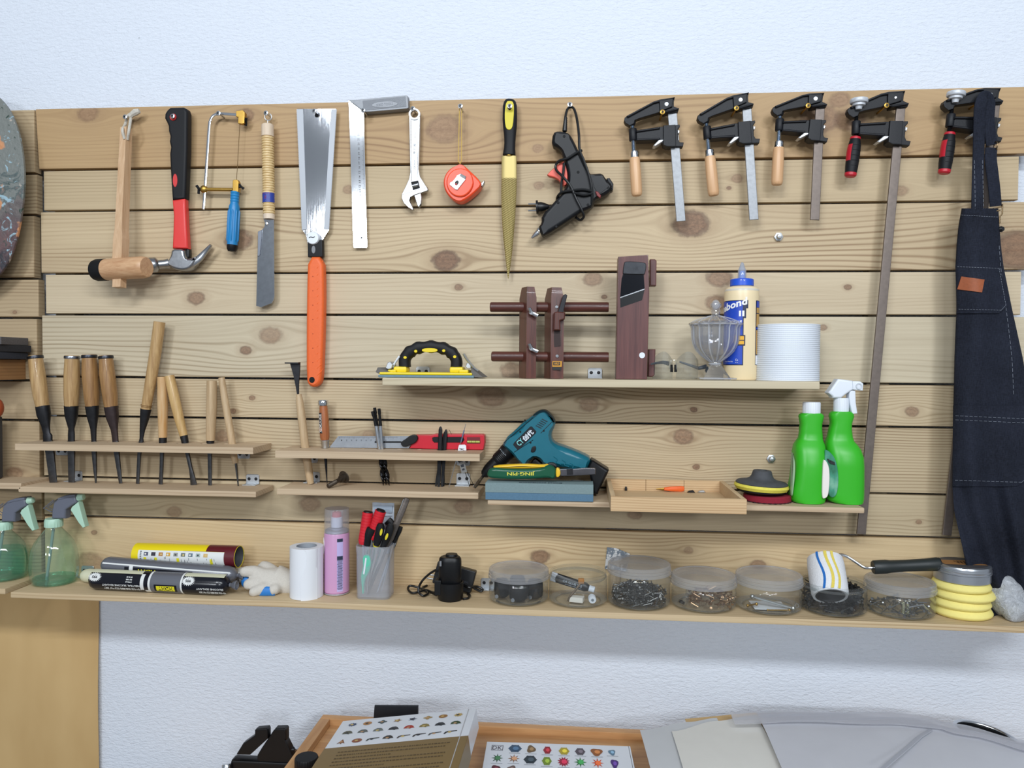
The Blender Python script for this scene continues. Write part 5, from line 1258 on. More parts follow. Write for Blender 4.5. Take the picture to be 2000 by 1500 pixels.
# wood glue bottle
yb_ = -.060
def kz(y): return W(*kK(330, y), yb_).z
cx = W(*kK(332, 900), yb_).x; q = S(yb_)/5.769
t = thing('glue_bottle', 'cream wood glue bottle with blue cap and blue label on the upper shelf', 'bottle', (cx, yb_, zU))
rB = 185*q
b = MB(); b.lathe([(.001, zU+.0005), (rB*.93, zU+.0005), (rB, zU+.004), (rB, kz(470)), (rB*.985, kz(395)), (rB*.93, kz(368)), (rB*.8, kz(352)), (rB*.6, kz(342)), (.001, kz(342))], (cx, yb_, 0), (0, 0, 1), 48)
bod = part('bottle_body', b, pm('cream_hdpe', (236, 216, 176), .35), t)
b = MB(); b.lathe([(.001, kz(352)), (rB*.88, kz(362)), (rB*.985, kz(385)), (rB*.992, kz(402)), (rB*.9, kz(402))], (cx, yb_, 0), (0, 0, 1), 48, cap=False); part('clear_shoulder', b, pm('shoulder_milky', (214, 208, 196), .3), bod)
b = MB(); n = 48; rings = []
for z, r in ((kz(342), 118), (kz(338), 124), (kz(270), 122), (kz(262), 112)): rings.append([(cx+(r*q+(.0005 if j % 2 else 0))*math.cos(2*PI*j/n), yb_+(r*q+(.0005 if j % 2 else 0))*math.sin(2*PI*j/n), z) for j in range(n)])
b.rings(rings); cap = part('cap', b, pm('cap_blue', (32, 84, 206), .4), t)
b = MB(); letters(b, 'Twist', .010, .0032, lambda x, y: (cx+123.5*q*math.sin(x/(123*q)-.12), yb_-123.5*q*math.cos(x/(123*q)-.12), kz(284)+y), .02); part('cap_lettering', b, WHITEP, cap)
b = MB(); b.lathe([(46*q, kz(262)), (44*q, kz(160)), (38*q, kz(150)), (28*q, kz(120)), (18*q, kz(85)), (8*q, kz(72)), (.001, kz(70))], (cx, yb_, 0), (0, 0, 1), 24); part('nozzle_cover', b, clearplastic('nozzle_clear', (226, 234, 248), 1.2, .35), t)
b = MB(); b.lathe([(.001, kz(262)), (34*q, kz(262)), (30*q, kz(170)), (.001, kz(168))], (cx, yb_, 0), (0, 0, 1), 20); part('nozzle', b, pm('nozzle_blue', (120, 158, 222), .4), t)
def onb(r):
    return lambda x, z: (cx+r*math.sin(x/rB), yb_-r*math.cos(x/rB), z)
def xs(px): # picture offset -> arc length on the bottle (seen from the camera, which stands to the left)
    o = max(-.999, min(.999, (px-332)/185.0)); return (math.asin(o)-VA)*rB
VA = math.atan2(cx-CAM.x, yb_-CAM.y)
f1 = onb(rB+.0003)
def region(mb, xa, xb, ya, yb, r=.0003, n=16):
    f = onb(rB+r); mb.grid(lambda a, c: f(xs(xa+(xb-xa)*a) if True else 0, kz(ya+(yb-ya)*c)), n, 2)
LBW, LBB, LBK, LBY = pm('glue_label_white', (236, 236, 238), .45), pm('glue_label_blue', (24, 66, 176), .4), pm('glue_label_navy', (16, 26, 60), .4), pm('glue_label_yellow', (226, 168, 40), .45)
b = MB(); region(b, 96, 356, 512, 1232, .0003, 20); lb = part('front_label', b, LBK, bod)
b = MB(); region(b, 100, 346, 520, 1222, .0005, 20); part('label_blue', b, LBB, lb)
b = MB(); region(b, 330, 400, 512, 604, .0004, 8); region(b, 296, 380, 600, 712, .0004, 8); region(b, 300, 374, 898, 1016, .0006, 8); part('label_outline', b, LBK, lb)
b = MB(); region(b, 306, 362, 910, 952, .0008, 6); region(b, 306, 362, 962, 1000, .0008, 6); part('label_bars', b, LBY, lb)
b = MB(); f9 = onb(rB+.0010)
letters(b, 'Titebond', .078, .0150, lambda x, y: f9(xs(388)-.039+x, kz(602)+y+(x)*.28+.004), .035)
part('label_lettering', b, LBW, lb); b = MB(); letters(b, 'II', .0100, .0110, lambda x, y: f9(xs(334)+x, kz(660)+y), .03); part('label_lettering', b, LBW, lb); b = MB()
letters(b, 'WOOD GLUE', .030, .0045, lambda x, y: f9(xs(332)-.014+x, kz(752)+y+x*.05), .03)
letters(b, 'Premium Wood Glue', .020, .0022, lambda x, y: f9(xs(205)+x, kz(1190)+y)); letters(b, 'Ca', .005, .0045, lambda x, y: f9(xs(290)+x, kz(1172)+y)); letters(b, '16 oz', .005, .002, lambda x, y: f9(xs(290)+x, kz(1200)+y))
part('small_print', b, LBW, lb, kind='stuff')
b = MB(); region(b, 480, 516, 512, 1228, .0003, 6); lb = part('back_label', b, LBK, bod)
b = MB(); region(b, 486, 516, 520, 588, .0006, 4); region(b, 484, 516, 812, 832, .0006, 4); part('label_blue', b, LBB, lb)
b = MB(); region(b, 486, 516, 592, 648, .0006, 4); region(b, 486, 515, 660, 800, .0006, 4); region(b, 486, 514, 842, 1110, .0006, 4); part('label_bars', b, pm('label_tan', (190, 150, 84), .5), lb)
b = MB(); region(b, 482, 510, 1122, 1222, .0006, 4); part('barcode_panel', b, LBW, lb)

# roll of mesh tape
ym = -.072
cx = W(*kK(850, 1000), ym).x; q = S(ym)/5.769; rR = 338*q; zt = W(*kK(850, 780), ym).z
t = thing('mesh_roll', 'wide roll of white open mesh at the right end of the upper shelf', 'mesh roll', (cx, ym, zU))
b = MB(); b.lathe([(rR*.55, zU+.0005), (rR-.0012, zU+.0005), (rR-.0012, zt), (rR*.55, zt), (rR*.55, zU+.0005)], (cx, ym, 0), (0, 0, 1), 72, cap=False); part('wound_layers', b, pm('mesh_layers', (186, 192, 202), .6), t)
MW = pm('mesh_white', (226, 232, 240), .5)
b = MB(); nr = 29
for i in range(nr+1):
    z = zU+.0012+(zt-zU-.0018)*i/nr
    b.lathe([(rR-.0012, z-.0011), (rR, z-.0007), (rR, z+.0007), (rR-.0012, z+.0011)], (cx, ym, 0), (0, 0, 1), 72, cap=False)
part('weft_threads', b, MW, t, kind='stuff')
b = MB()
for j in range(150):
    a = PI+PI*1.0*j/150*1.0+0.0
    c, s = math.cos(a), math.sin(a); u = Vector((-s, c, 0))*.0005; o = Vector((cx, ym, 0))+Vector((c, s, 0))*(rR-.0006)
    b.add([o-u+Vector((0, 0, zU+.001)), o+u+Vector((0, 0, zU+.001)), o+u+Vector((0, 0, zt)), o-u+Vector((0, 0, zt))], [(0, 1, 2, 3)])
part('warp_threads', b, MW, t, kind='stuff')
# ------------------------------------------------------------------ shelf with the drill
k5 = crop(940, 790, 7.5); k3 = crop(1400, 720, 5.0); kM = crop(920, 780, 3.571)
dy0, dy1 = -.083, -.018
t = thing('cordless_drill', 'teal cordless drill leaning on its chuck and black battery behind the pliers', 'drill', (W(*k5(900, 900), -.05).x, -.05, zM))
TEAL = pm('teal_plastic', (22, 104, 122), .33, 0, .12, 40)
DB = [(300, 600), (350, 520), (372, 480), (455, 415), (600, 270), (690, 215), (755, 165), (830, 105), (900, 88), (960, 108), (1040, 190), (1080, 270), (1075, 330), (1025, 430), (1032, 530), (1090, 590), (1250, 640), (1500, 740), (1612, 805), (1570, 920), (1520, 985), (1380, 975), (1200, 935), (1040, 930), (900, 895), (860, 820), (780, 775), (720, 820), (650, 890), (610, 905), (540, 850), (490, 790), (430, 720), (360, 660)]
b = MB(); b.prism(smooth2(PX(k5, DB), 1), dy0, dy1, .014, 4, True); bd = part('housing', b, TEAL, t)
b = MB(); b.prism(smooth2(PX(k5, [(752, 190), (755, 150), (830, 100), (900, 82), (965, 104), (1046, 188), (1086, 268), (1060, 275), (1000, 215), (920, 172), (840, 182), (775, 210)]), 1), dy0+.004, dy1-.004, .008, 3, True); part('rear_cap', b, pm('dark_teal', (12, 44, 54), .4), bd)
b = MB(); b.prism(PX(k5, [(1560, 925), (1615, 815), (1640, 820), (1872, 965), (1856, 1010), (1720, 1280)])+[(1168, 966), (1158, 966)]+PX(k5, [(1600, 1100)]), dy0+.004, dy1-.006, .006, 3, True)
zlo = min(p.z for p in b.v); b.v = [Vector((p.x, p.y, max(p.z, zM+.0006))) for p in b.v]; bt_ = part('battery', b, BLACKP, t)
b = MB(); letters(b, '12V', .012, .006, plane_fn(W(*k5(1595, 970), dy0+.0036), (1, 0, -.5), (.5, 0, 1)), .02); part('lettering', b, pm('print_light', (170, 180, 190), .5), bt_)
c0, c1 = W(*k5(375, 700), -.050), W(*k5(30, 1040), -.050); d = c1-c0; L = d.length; q = S(-.05)/7.5
b = MB(); pr = [(.001, -.012), (128*q, -.010), (128*q, 0), (120*q, L*.06)]
for i in range(5): pr += [(122*q, L*(.08+.05*i)), (116*q, L*(.10+.05*i)), (118*q, L*(.125+.05*i))]
pr += [(112*q, L*.36), (106*q, L*.40), (98*q, L*.42), (96*q, L*.66), (88*q, L*.80), (66*q, L*.95), (40*q, L), (.001, L)]
b.lathe(pr, c0, d, 30); ck = part('chuck', b, BLACKP, t)
b = MB(); a2 = W(*kG(1842, 1244), -.095); a2.z = max(a2.z, zR2b+.003); b.tube([c1-d*.02, c1.lerp(a2, .35), c1.lerp(a2, .36), c1.lerp(a2, .86), a2], [.0036, .0036, .0042, .0042, .0022], 6); part('driver_bit', b, STEEL, t)
f = lambda hh, ang: oncyl(c0, d, 121*q, hh, ang)
b = MB()
for i, s in enumerate(('8', '10', '12', '14')): letters(b, s, .0035, .0042, oncyl(c0, d, 123*q, L*.04, -.9+i*.32))
part('torque_numbers', b, pm('print_light', (170, 180, 190), .5), ck, kind='stuff')
LP = [(465, 590), (480, 560), (715, 325), (740, 322), (806, 395), (800, 420), (560, 655), (530, 665)]
b = MB(); b.prism(PX(k5, LP), dy0-.0008, dy0+.004, .0004, 1); lb = part('name_plate', b, pm('plate_black', (26, 28, 34), .3), bd)
dx = Vector(W(*k5(740, 322), dy0)-W(*k5(465, 590), dy0)).normalized(); uu = Vector((-dx.z, 0, dx.x))
b = MB(); letters(b, '创优', .026, .0115, plane_fn(W(*k5(682, 455), dy0-.0012), dx, uu), .03); part('lettering', b, WHITEP, lb)
b = MB(); letters(b, 'CY', .014, .0115, plane_fn(W(*k5(568, 552), dy0-.0012), dx, uu), .02); part('lettering', b, pm('print_teal', (120, 200, 200), .5), lb)
b = MB()
for i in range(5):
    c = W(*k5(840+i*22, 330-i*24), dy0-.0002); o1, o2 = dx*.0012, uu*.006+dx*-.002
    b.add([c-o1-o2, c+o1-o2, c+o1+o2, c-o1+o2], [(0, 1, 2, 3)])
part('air_vents', b, pm('dark_teal', (12, 44, 54), .4), bd, kind='stuff')
b = MB(); b.prism(smooth2(PX(k5, [(730, 660), (745, 620), (790, 605), (806, 640), (790, 690), (750, 708), (722, 690)]), 1), dy0-.003, dy0+.006, .0015, 2); part('direction_switch', b, BLACKP, bd)
b = MB(); b.prism(PX(k5, [(720, 860), (770, 800), (800, 795), (905, 880), (850, 925), (800, 935)]), -.060, -.040, .004, 2, True); part('trigger', b, BLACKP, t)
b = MB()
for x, y in ((572, 402), (722, 560), (915, 385), (640, 235)): b.lathe([(.0001, -.0006), (.0018, -.0005), (.0022, .0004)], W(*k5(x, y), dy0), (0, 1, 0), 10)
part('case_screw', b, BLACKM, bd)
b = MB()
for i in range(4):
    b.tube(spline([W(*k5(1060+i*120, 760+i*48), dy0-.0002), W(*k5(1110+i*120, 800+i*44), dy0-.0006), W(*k5(1100+i*120, 850+i*40), dy0-.0004), W(*k5(1170+i*115, 880+i*30), dy0-.0002)], 5), .0011, 6)
part('grip_relief', b, TEAL, bd, kind='stuff')
b = MB()
for a_, c_ in (((330, 560), (760, 190)), ((480, 700), (760, 520)), ((870, 420), (1040, 250))):
    b.tube([W(*k5(*a_), dy0+.0004), W(*k5(*c_), dy0+.0004)], .0009, 6)
part('body_seam', b, pm('dark_teal', (12, 44, 54), .4), bd, kind='stuff')

# whetstone
xa, xb = W(948, 960, -.139).x, W(1159, 960, -.139).x
t = thing('whetstone', 'two-tone blue grey sharpening stone under the pliers', 'stone', ((xa+xb)/2, -.11, zM))
hs = W(*k5(800, 1160), -.139).z-zM
b = MB(); b.box((xa, -.139, zM+.0006), (xb, -.088, zM+hs*.44), .0008); part('coarse_layer', b, pm('stone_blue', (84, 118, 142), .85, 0, .15, 300, .2, 900), t)
b = MB(); b.box((xa-.0004, -.1394, zM+hs*.44), (xb, -.088, zM+hs), .001); fl_ = part('fine_layer', b, pm('stone_grey_green', (122, 142, 144), .85, 0, .15, 300, .2, 900), t)
b = MB(); letters(b, 'SHARPENING STONE', .085, .010, plane_fn((xa+.108, -.128, zM+hs+.0004), (1, 0, 0), (0, 1, 0)), .02); part('print', b, pm('print_navy', (36, 48, 70), .6), fl_)

# pliers lying on the stone
py = -.119; zp = zM+hs+.0008
t = thing('pliers', 'combination pliers with green and yellow handles lying on the sharpening stone', 'pliers', (W(*k5(800, 1100), py).x, py, zp))
dzp = zp+.0155-W(*k5(580, 1080), py).z
def wp(x, y, yy=py): p = W(*k5(x, y), yy); return Vector((p.x, yy, p.z+dzp))
GRN = pm('green_vinyl', (18, 84, 58), .3, 0, .1, 60)
P = smooth2([(85, 1090), (105, 1020), (160, 985), (400, 1005), (700, 1010), (900, 995), (960, 955), (1015, 945), (1075, 980), (1102, 1040), (1092, 1125), (1050, 1160), (985, 1135), (800, 1150), (500, 1160), (200, 1148), (110, 1130)], 1)
b = MB(); b.poly([(wp(x, y).x, wp(x, y).z) for x, y in P], py-.009, py+.006, .006, 4, True); h1 = part('handle', b, GRN, t)
b = MB(); letters(b, 'JING·PIN', 410/7.5*S(py), 64/7.5*S(py), plane_fn(wp(580, 1077, py-.0094), (-1, 0, -.02), (.02, 0, -1)), .03); part('lettering', b, pm('print_yellow', (206, 200, 70), .5), h1)
P = smooth2([(180, 992), (184, 955), (500, 935), (700, 932), (900, 946), (985, 928), (995, 945), (930, 985), (700, 1000), (400, 1000)], 1)
b = MB(); b.poly([(wp(x, y, py+.012).x, wp(x, y, py+.012).z) for x, y in P], py+.002, py+.018, .004, 3, True); part('handle', b, pm('yellow_vinyl', (232, 186, 40), .4), t, 'yellow handle')
b = MB(); b.poly([(wp(x, y).x, wp(x, y).z) for x, y in smooth2([(1098, 985), (1150, 1000), (1166, 1060), (1150, 1118), (1096, 1132), (1090, 1050)], 1)], py-.0085, py+.006, .003, 2, True); part('handle_collar', b, pm('yellow_vinyl', (232, 186, 40), .4), h1)
b = MB(); b.poly([(wp(x, y).x, wp(x, y).z) for x, y in smooth2([(950, 960), (985, 925), (1060, 925), (1110, 965), (1110, 1010), (1000, 985)], 1)], py+.004, py+.018, .003, 2, True); part('handle_guard', b, BLACKP, t)
b = MB(); b.poly([(wp(x, y).x, wp(x, y).z) for x, y in [(1150, 1012), (1300, 1004), (1345, 1008), (1520, 995), (1660, 998), (1672, 1010), (1672, 1088), (1400, 1104), (1180, 1112), (1150, 1100)]], py-.006, py+.006, .0015, 2, True); jw = part('jaw', b, pm('plier_steel', (120, 118, 122), .3, 1.0, .2, 100), t)
b = MB(); b.poly([(wp(x, y).x, wp(x, y).z) for x, y in [(1250, 1010), (1340, 1006), (1345, 1090), (1255, 1096)]], py-.0064, py-.004); part('pivot', b, DARKST, jw)

# shallow pine tray with odds and ends
ty0, ty1 = -.232, -.006
xl, xr = W(1193, 961, ty0).x, W(1459, 969, ty0).x
zt = zM+.0275; z0 = zM+.0006; w = .009
t = thing('wooden_tray', 'shallow open pine tray jutting out over the shelf edge', 'tray', ((xl+xr)/2, (ty0+ty1)/2, zM))
TP = pine('tray_pine', (212, 182, 140), (160, 122, 82), across='z', seed=131, freq=210, lines=.6); TP2 = pine('tray_pine_side', (206, 180, 142), (164, 132, 94), across='y', seed=141, freq=120, lines=.3)
for nm, lo, hi, mm in (('front_board', (xl, ty0, z0), (xr, ty0+w, zt), TP), ('side_board', (xl, ty0+w, z0), (xl+w, ty1-w, zt), TP2), ('side_board', (xr-w, ty0+w, z0), (xr, ty1-w, zt), TP2), ('tray_floor', (xl+w, ty0+w, z0), (xr-w, ty1-w, z0+.004), TP2)):
    b = MB(); b.box(lo, hi, .0008); part(nm, b, mm, t)
n = 3
for i in range(n):
    b = MB(); x0 = xl+(xr-xl)*(0, .34, .665)[i]; x1 = xl+(xr-xl)*(.338, .663, 1)[i]
    b.box((x0, ty1-w, z0), (x1, ty1, zt), .0008); part('back_board', b, TP, t)
zf = z0+.0046
def inpos(x, y): return WZ(*kM(x, y), zf)
c = inpos(1385, 642); t = thing('craft_knife', 'orange-handled craft knife lying in the pine tray', 'knife', (c.x, c.y, zf))
b = MB(); a, e = inpos(1300, 642), inpos(1482, 640); a.z = e.z = zf+.005
b.flat([a.lerp(e, .25), a.lerp(e, .5), a.lerp(e, .9), e], [.003, .005, .006, .005], [.003, .0045, .005, .004], 12, p=3); part('handle', b, ORG_, t)
b = MB(); b.flat([a.lerp(e, -.05), a.lerp(e, .25)], [.0008, .003], .0006, 8); part('blade', b, BRASS, t)
for x, y, nm, lab, mm in ((1080, 636, 'screw_anchor', 'small dark plug standing at the left inside the pine tray', DARKST), (1252, 612, 'drill_bit_tube', 'small clear tube of black bits leaning on the tray back, left one', BLACKP), (1550, 616, 'drill_bit_tube', 'small clear tube of grey bits leaning on the tray back, right one', GALV)):
    c = inpos(x, y if nm == 'screw_anchor' else 612); h = .008 if nm == 'screw_anchor' else .018
    t = thing(nm, lab, 'tube' if nm != 'screw_anchor' else 'plug', (c.x, c.y, zf))
    b = MB(); b.lathe([(.001, 0), (.0026, 0), (.0026, h*.6), (.0016, h), (.001, h)], (c.x, c.y, zf+.0003), (0, 0, 1), 12); part('core', b, mm, t)
    if nm != 'screw_anchor':
        b = MB(); b.lathe([(.001, -.0001), (.0042, 0), (.0042, h*1.15), (.0038, h*1.2)], (c.x, c.y, zf+.0003), (0, 0, 1), 14, cap=False); part('clear_tube', b, clearplastic('clear_plastic', (244, 246, 246), 1.3, .05), t)
for x, lab in ((1535, 'flat dark metal chip in the pine tray, nearer the knife'), (1608, 'pointed grey metal chip in the pine tray, furthest right')):
    c = inpos(x, 650); b = MB(); b.poly([(c.x-.008, zf+.0004), (c.x+.008, zf+.0004), (c.x+.004, zf+.005), (c.x-.004, zf+.0035)], c.y-.002, c.y+.004, .0006, 1); solo('metal_chip', b, DARKST if x < 1600 else GALV, lab, 'metal chip')

# backing pad standing on a red disc
c0 = W(*k3(432, 1200), -.078); cx, cy = c0.x, -.078; q = S(cy)/5
def zz3(y, yy=cy): return W(*k3(432, y), yy).z
z1 = zM+.0006
t = thing('sanding_disc', 'dark red hook-and-loop disc under the grey backing pad', 'sanding disc', (cx+.010, cy, zM))
b = MB(); b.lathe([(.001, 0), (212*q, 0), (220*q, .002), (220*q, .011), (210*q, .013), (.001, .013)], (cx+.012, cy, z1), (0, 0, 1), 40); part('disc', b, pm('dark_red_felt', (142, 24, 46), .9, 0, .25, 300, .4, 900), t)
b = MB(); n = 56; rg = [[(cx+.012+(214*q+(.003 if j % 2 else 0))*math.cos(2*PI*j/n), cy+(214*q+(.003 if j % 2 else 0))*math.sin(2*PI*j/n), z1+h) for j in range(n)] for h in (.0003, .0018)]
b.rings(rg); part('frayed_edge', b, pm('dark_felt', (52, 20, 28), .9), t)
t = thing('backing_pad', 'grey rubber backing pad with yellow foam rim on the red disc', 'backing pad', (cx, cy, z1+.0135))
zb_ = z1+.0142; M = Matrix.Translation((cx, cy, zb_+.002)) @ Matrix.Rotation(R(2.5), 4, 'Y')
b = MB(); b.lathe([(.001, 0), (200*q, 0), (226*q, .003), (226*q, .006), (.001, .006)], (0, 0, 0), (0, 0, 1), 44); b.v = [M @ p for p in b.v]; part('hook_layer', b, BLACKM, t)
b = MB(); b.lathe([(.001, .006), (236*q, .006), (254*q, .012), (246*q, .0165), (.001, .0165)], (0, 0, 0), (0, 0, 1), 48); b.v = [M @ p for p in b.v]; part('foam_rim', b, pm('pad_yellow', (226, 214, 84), .75, 0, .15, 200), t)
b = MB(); b.lathe([(.001, .0160), (236*q, .0160), (240*q, .0185), (225*q, .0215), (150*q, .0245), (115*q, .028), (98*q, .033), (88*q, .0405), (84*q, .0425), (78*q, .0435), (42*q, .0435), (40*q, .039), (.001, .039)], (0, 0, 0), (0, 0, 1), 44); b.v = [M @ p for p in b.v]; part('rubber_cone', b, pm('dusty_rubber', (74, 76, 80), .75, 0, .35, 80), t)

# two green bottles
GREEN = pm('green_hdpe', (52, 176, 34), .36)
def outline_loft(k, pts, y, ry, p=3.2, z0=None, sc=5.0):
    secs = []
    for yy, xl, xr in pts:
        a, c = W(*k(xl, yy), y), W(*k(xr, yy), y)
        secs.append([a.z, (a.x+c.x)/2, y, (c.x-a.x)/2, 0, p])
    for i, s in enumerate(secs):
        s[4] = ry(pts[i][0]) if callable(ry) else ry
    if z0 is not None:
        lo = secs[-1][0] if secs[-1][0] < secs[0][0] else secs[0][0]
        hi = max(s[0] for s in secs)
        for s in secs: s[0] = z0+(s[0]-lo)*(hi-z0)/(hi-lo)
    return [tuple(s) for s in secs][::-1]
B1 = [(432, 842, 1006), (436, 826, 1020), (452, 806, 1036), (470, 801, 1040), (500, 806, 1032), (545, 814, 1022), (590, 808, 1020), (606, 806, 1022), (640, 806, 1024), (700, 796, 1028), (725, 780, 1032), (770, 754, 1046), (850, 744, 1052), (1000, 736, 1046), (1130, 722, 1036), (1230, 702, 1034), (1290, 694, 1042), (1340, 700, 1044), (1368, 715, 1036), (1378, 735, 1020)]
yb = -.080
t = thing('cleaner_bottle', 'green bottle with plain white screw cap, left of the green spray bottle', 'bottle', (W(*k3(880, 1380), yb).x, yb, zM))
ry1 = lambda y: .0165 if y < 700 else min(.034, .0165+(y-700)*.0001)
b = MB(); b.loft(outline_loft(k3, B1, yb, ry1, 2.9, zM+.0006), 36); bd = part('bottle_body', b, GREEN, t, ang=60)
def capm(k, xl, xr, y0, y1, y, name, parent, mat, rib=True):
    a, c = W(*k(xl, y1), y), W(*k(xr, y1), y); top = W(*k((xl+xr)/2, y0), y).z; r = (c.x-a.x)/2; n = 60
    b = MB(); rg = []
    for z, rr in ((a.z, r), (a.z+(top-a.z)*.9, r), (top, r*.94)):
        rg.append([((a.x+c.x)/2+(rr-(.0005 if rib and j % 2 else 0))*math.cos(2*PI*j/n), y+(rr-(.0005 if rib and j % 2 else 0))*math.sin(2*PI*j/n), z) for j in range(n)])
    b.rings(rg); return part(name, b, mat, parent)
capm(k3, 838, 1010, 326, 434, yb, 'screw_cap', t, WHITEP)
def sidelabel(k, pts, y, off, th, name, mat, parent):
    b = MB(); b.prism(smooth2(PX(k, pts), 2), y-off, y-off+th, .001, 1); return part(name, b, mat, parent)
sidelabel(k3, [(742, 800), (756, 870), (768, 930), (764, 1060), (752, 1160), (742, 1245), (728, 1240), (734, 1100), (742, 950)], yb, .0305, .012, 'label', pm('label_pale_green', (150, 178, 140), .5), t)
sidelabel(k3, [(1040, 885), (1070, 900), (1098, 960), (1104, 1050), (1100, 1150), (1088, 1245), (1060, 1268), (1030, 1270), (1032, 1100)], yb, .036, .012, 'label', pm('label_white', (232, 226, 220), .5), t)
B2 = [(416, 1135, 1292), (422, 1122, 1312), (440, 1104, 1328), (470, 1097, 1334), (505, 1106, 1322), (545, 1110, 1312), (590, 1100, 1310), (640, 1090, 1314), (690, 1080, 1320), (735, 1066, 1332), (770, 1060, 1362), (820, 1056, 1392), (900, 1054, 1414), (1000, 1056, 1420), (1150, 1050, 1420), (1290, 1044, 1418), (1345, 1046, 1416), (1378, 1080, 1408), (1390, 1110, 1400)]
yb2 = -.074
t = thing('spray_bottle', 'green spray bottle with white trigger head on the drill shelf', 'spray bottle', (W(*k3(1240, 1390), yb2).x, yb2, zM))
b = MB(); b.loft(outline_loft(k3, B2, yb2, ry1, 2.9, zM+.0006), 36); bd = part('bottle_body', b, GREEN, t, ang=60)
capm(k3, 1140, 1286, 285, 418, yb2, 'collar', t, WHITEP)
sidelabel(k3, [(1052, 790), (1090, 800), (1140, 850), (1172, 920), (1190, 1040), (1188, 1150), (1172, 1230), (1140, 1262), (1100, 1250), (1075, 1150), (1060, 1000)], yb2, .0345, .010, 'label', (lambda: (lambda n: (n.p(.4), n.color(n.ramp(n.noise(n.mapping(n.obj(), (30, 30, 18)), 1.0, 4.0), [(.35, lin((30, 96, 66))), (.5, lin((64, 142, 116))), (.62, lin((120, 176, 150))), (.75, lin((34, 104, 60)))])), n.m)[2])(NT('label_leafy')))(), t)
b = MB(); b.prism(PX(k3, [(1078, 880), (1096, 884), (1112, 925), (1096, 920)]), yb2-.0365, yb2-.033); b.prism(PX(k3, [(1106, 892), (1150, 912), (1158, 942), (1112, 930)]), yb2-.0365, yb2-.033); part('label_print', b, pm('print_black', (20, 26, 26), .5), bd, kind='stuff')
b = MB(); b.prism(PX(k3, [(1088, 236), (1110, 210), (1186, 100), (1330, 118), (1336, 205), (1302, 226), (1250, 262), (1218, 288), (1134, 288), (1130, 270)]), yb2-.014, yb2+.014, .004, 3, True); hd = part('spray_head', b, WHITEP, t)
b = MB(); b.prism(PX(k3, [(1326, 120), (1404, 124), (1436, 146), (1430, 218), (1326, 206)]), yb2-.016, yb2+.016, .003, 2, True); nz = part('nozzle', b, WHITEP, hd)
b = MB(); b.lathe([(.004, -.001), (.006, -.0012), (.0066, .001)], W(*k3(1388, 172), yb2-.016), (0, 1, 0), 20, cap=False); part('nozzle_mark', b, pm('white_shadow', (196, 202, 210), .4), nz)
b = MB(); b.prism(PX(k3, [(1296, 222), (1330, 206), (1358, 214), (1362, 330), (1378, 440), (1322, 446), (1300, 340), (1290, 270)]), yb2-.010, yb2+.010, .003, 2, True); part('trigger', b, WHITEP, hd)

# ------------------------------------------------------------------ denim apron
EL = [(407, 1878, 1950), (440, 1872, 1952), (480, 1868, 1955), (520, 1866, 1960), (600, 1868, 1976), (700, 1864, 1998), (790, 1862, 2012), (860, 1861, 2022), (950, 1860, 2030), (1000, 1864, 2036), (1070, 1880, 2040), (1120, 1890, 2042), (1170, 1906, 2044), (1212, 1922, 2046)]
def edge(v):
    for (v0, l0, r0), (v1, l1, r1) in zip(EL, EL[1:]):
        if v <= v1: f = (v-v0)/(v1-v0); return l0+(l1-l0)*f, r0+(r1-r0)*f
    return EL[-1][1:]
def apron_y(f, v):
    """front surface depth: f 0..1 across, v picture row"""
    d = (v-407)/800
    y = -.062-.016*math.sin(PI*min(1, max(0, f)))**.6 - .012*d
    y += .006*math.sin(f*9+d*5)*min(1, d*3) + .010*d*math.sin(f*17-d*9)*(d > .35)*min(1, (d-.35)*3)
    if v < 480: y -= .004*math.sin(f*12)*(480-v)/80
    return y
def ap(f, v, off=0.0):
    l, r = edge(v); return W(l+(r-l)*f, v, apron_y(f, v)-off)
DEN = NT('denim'); DEN.p(.85); o = DEN.obj()
w1 = DEN.noise(DEN.mapping(o, (900, 900, 120)), 1.0, 2.0); w2 = DEN.noise(DEN.mapping(o, (160, 160, 900)), 1.0, 2.0); w3 = DEN.noise(o, 9.0, 3.0)
DEN.color(DEN.mix(DEN.rng(DEN.math('ADD', DEN.math('MULTIPLY', w1, .5), DEN.math('ADD', DEN.math('MULTIPLY', w2, .4), DEN.math('MULTIPLY', w3, .5))), .5, .9), lin((15, 18, 27)), lin((38, 42, 55)))); DEN.bump(w1, .25, .0008)
DEN.b.inputs['Specular IOR Level'].default_value = .2
t = thing('denim_apron', 'dark denim apron with leather patch hanging over the rightmost clamp', 'apron', (ap(.5, 1200).x, -.04, zB))
b = MB(); rings = []; N = 34
for i in range(66):
    v = 407+(1212-407)*i/65
    fr = [ap(j/N, v) for j in range(N+1)]
    bk = []
    for j in range(N+1):
        f = 1-j/N; l_, r_ = edge(v); bk.append(W(l_+(r_-l_)*(.03+.94*f), v, -.050))
    rg = fr+[fr[-1].lerp(bk[0], .5)]+bk[1:-1]+[fr[0].lerp(bk[-1], .5)]
    rings.append(rg)
b.rings(rings); bod = part('apron_body', b, DEN.m, t, ang=80)
def pocket(f0, f1, v0, v1, cut, name):
    b = MB()
    def fn(a, c):
        f = f0+(f1-f0)*a; vv = v0+(v1-v0)*c
        if c > .85: vv = min(vv, v1-(a > .8)*(a-.8)/.2*cut)
        return ap(f, vv, .0035)
    b.sheet(fn, 16, 14, .004); return part(name, b, DEN.m, t, ang=80)
p1 = pocket(.02, .93, 512, 612, 14, 'pocket'); p2 = pocket(.01, .92, 792, 950, 18, 'pocket')
THR = pm('thread_grey', (128, 134, 146), .8)
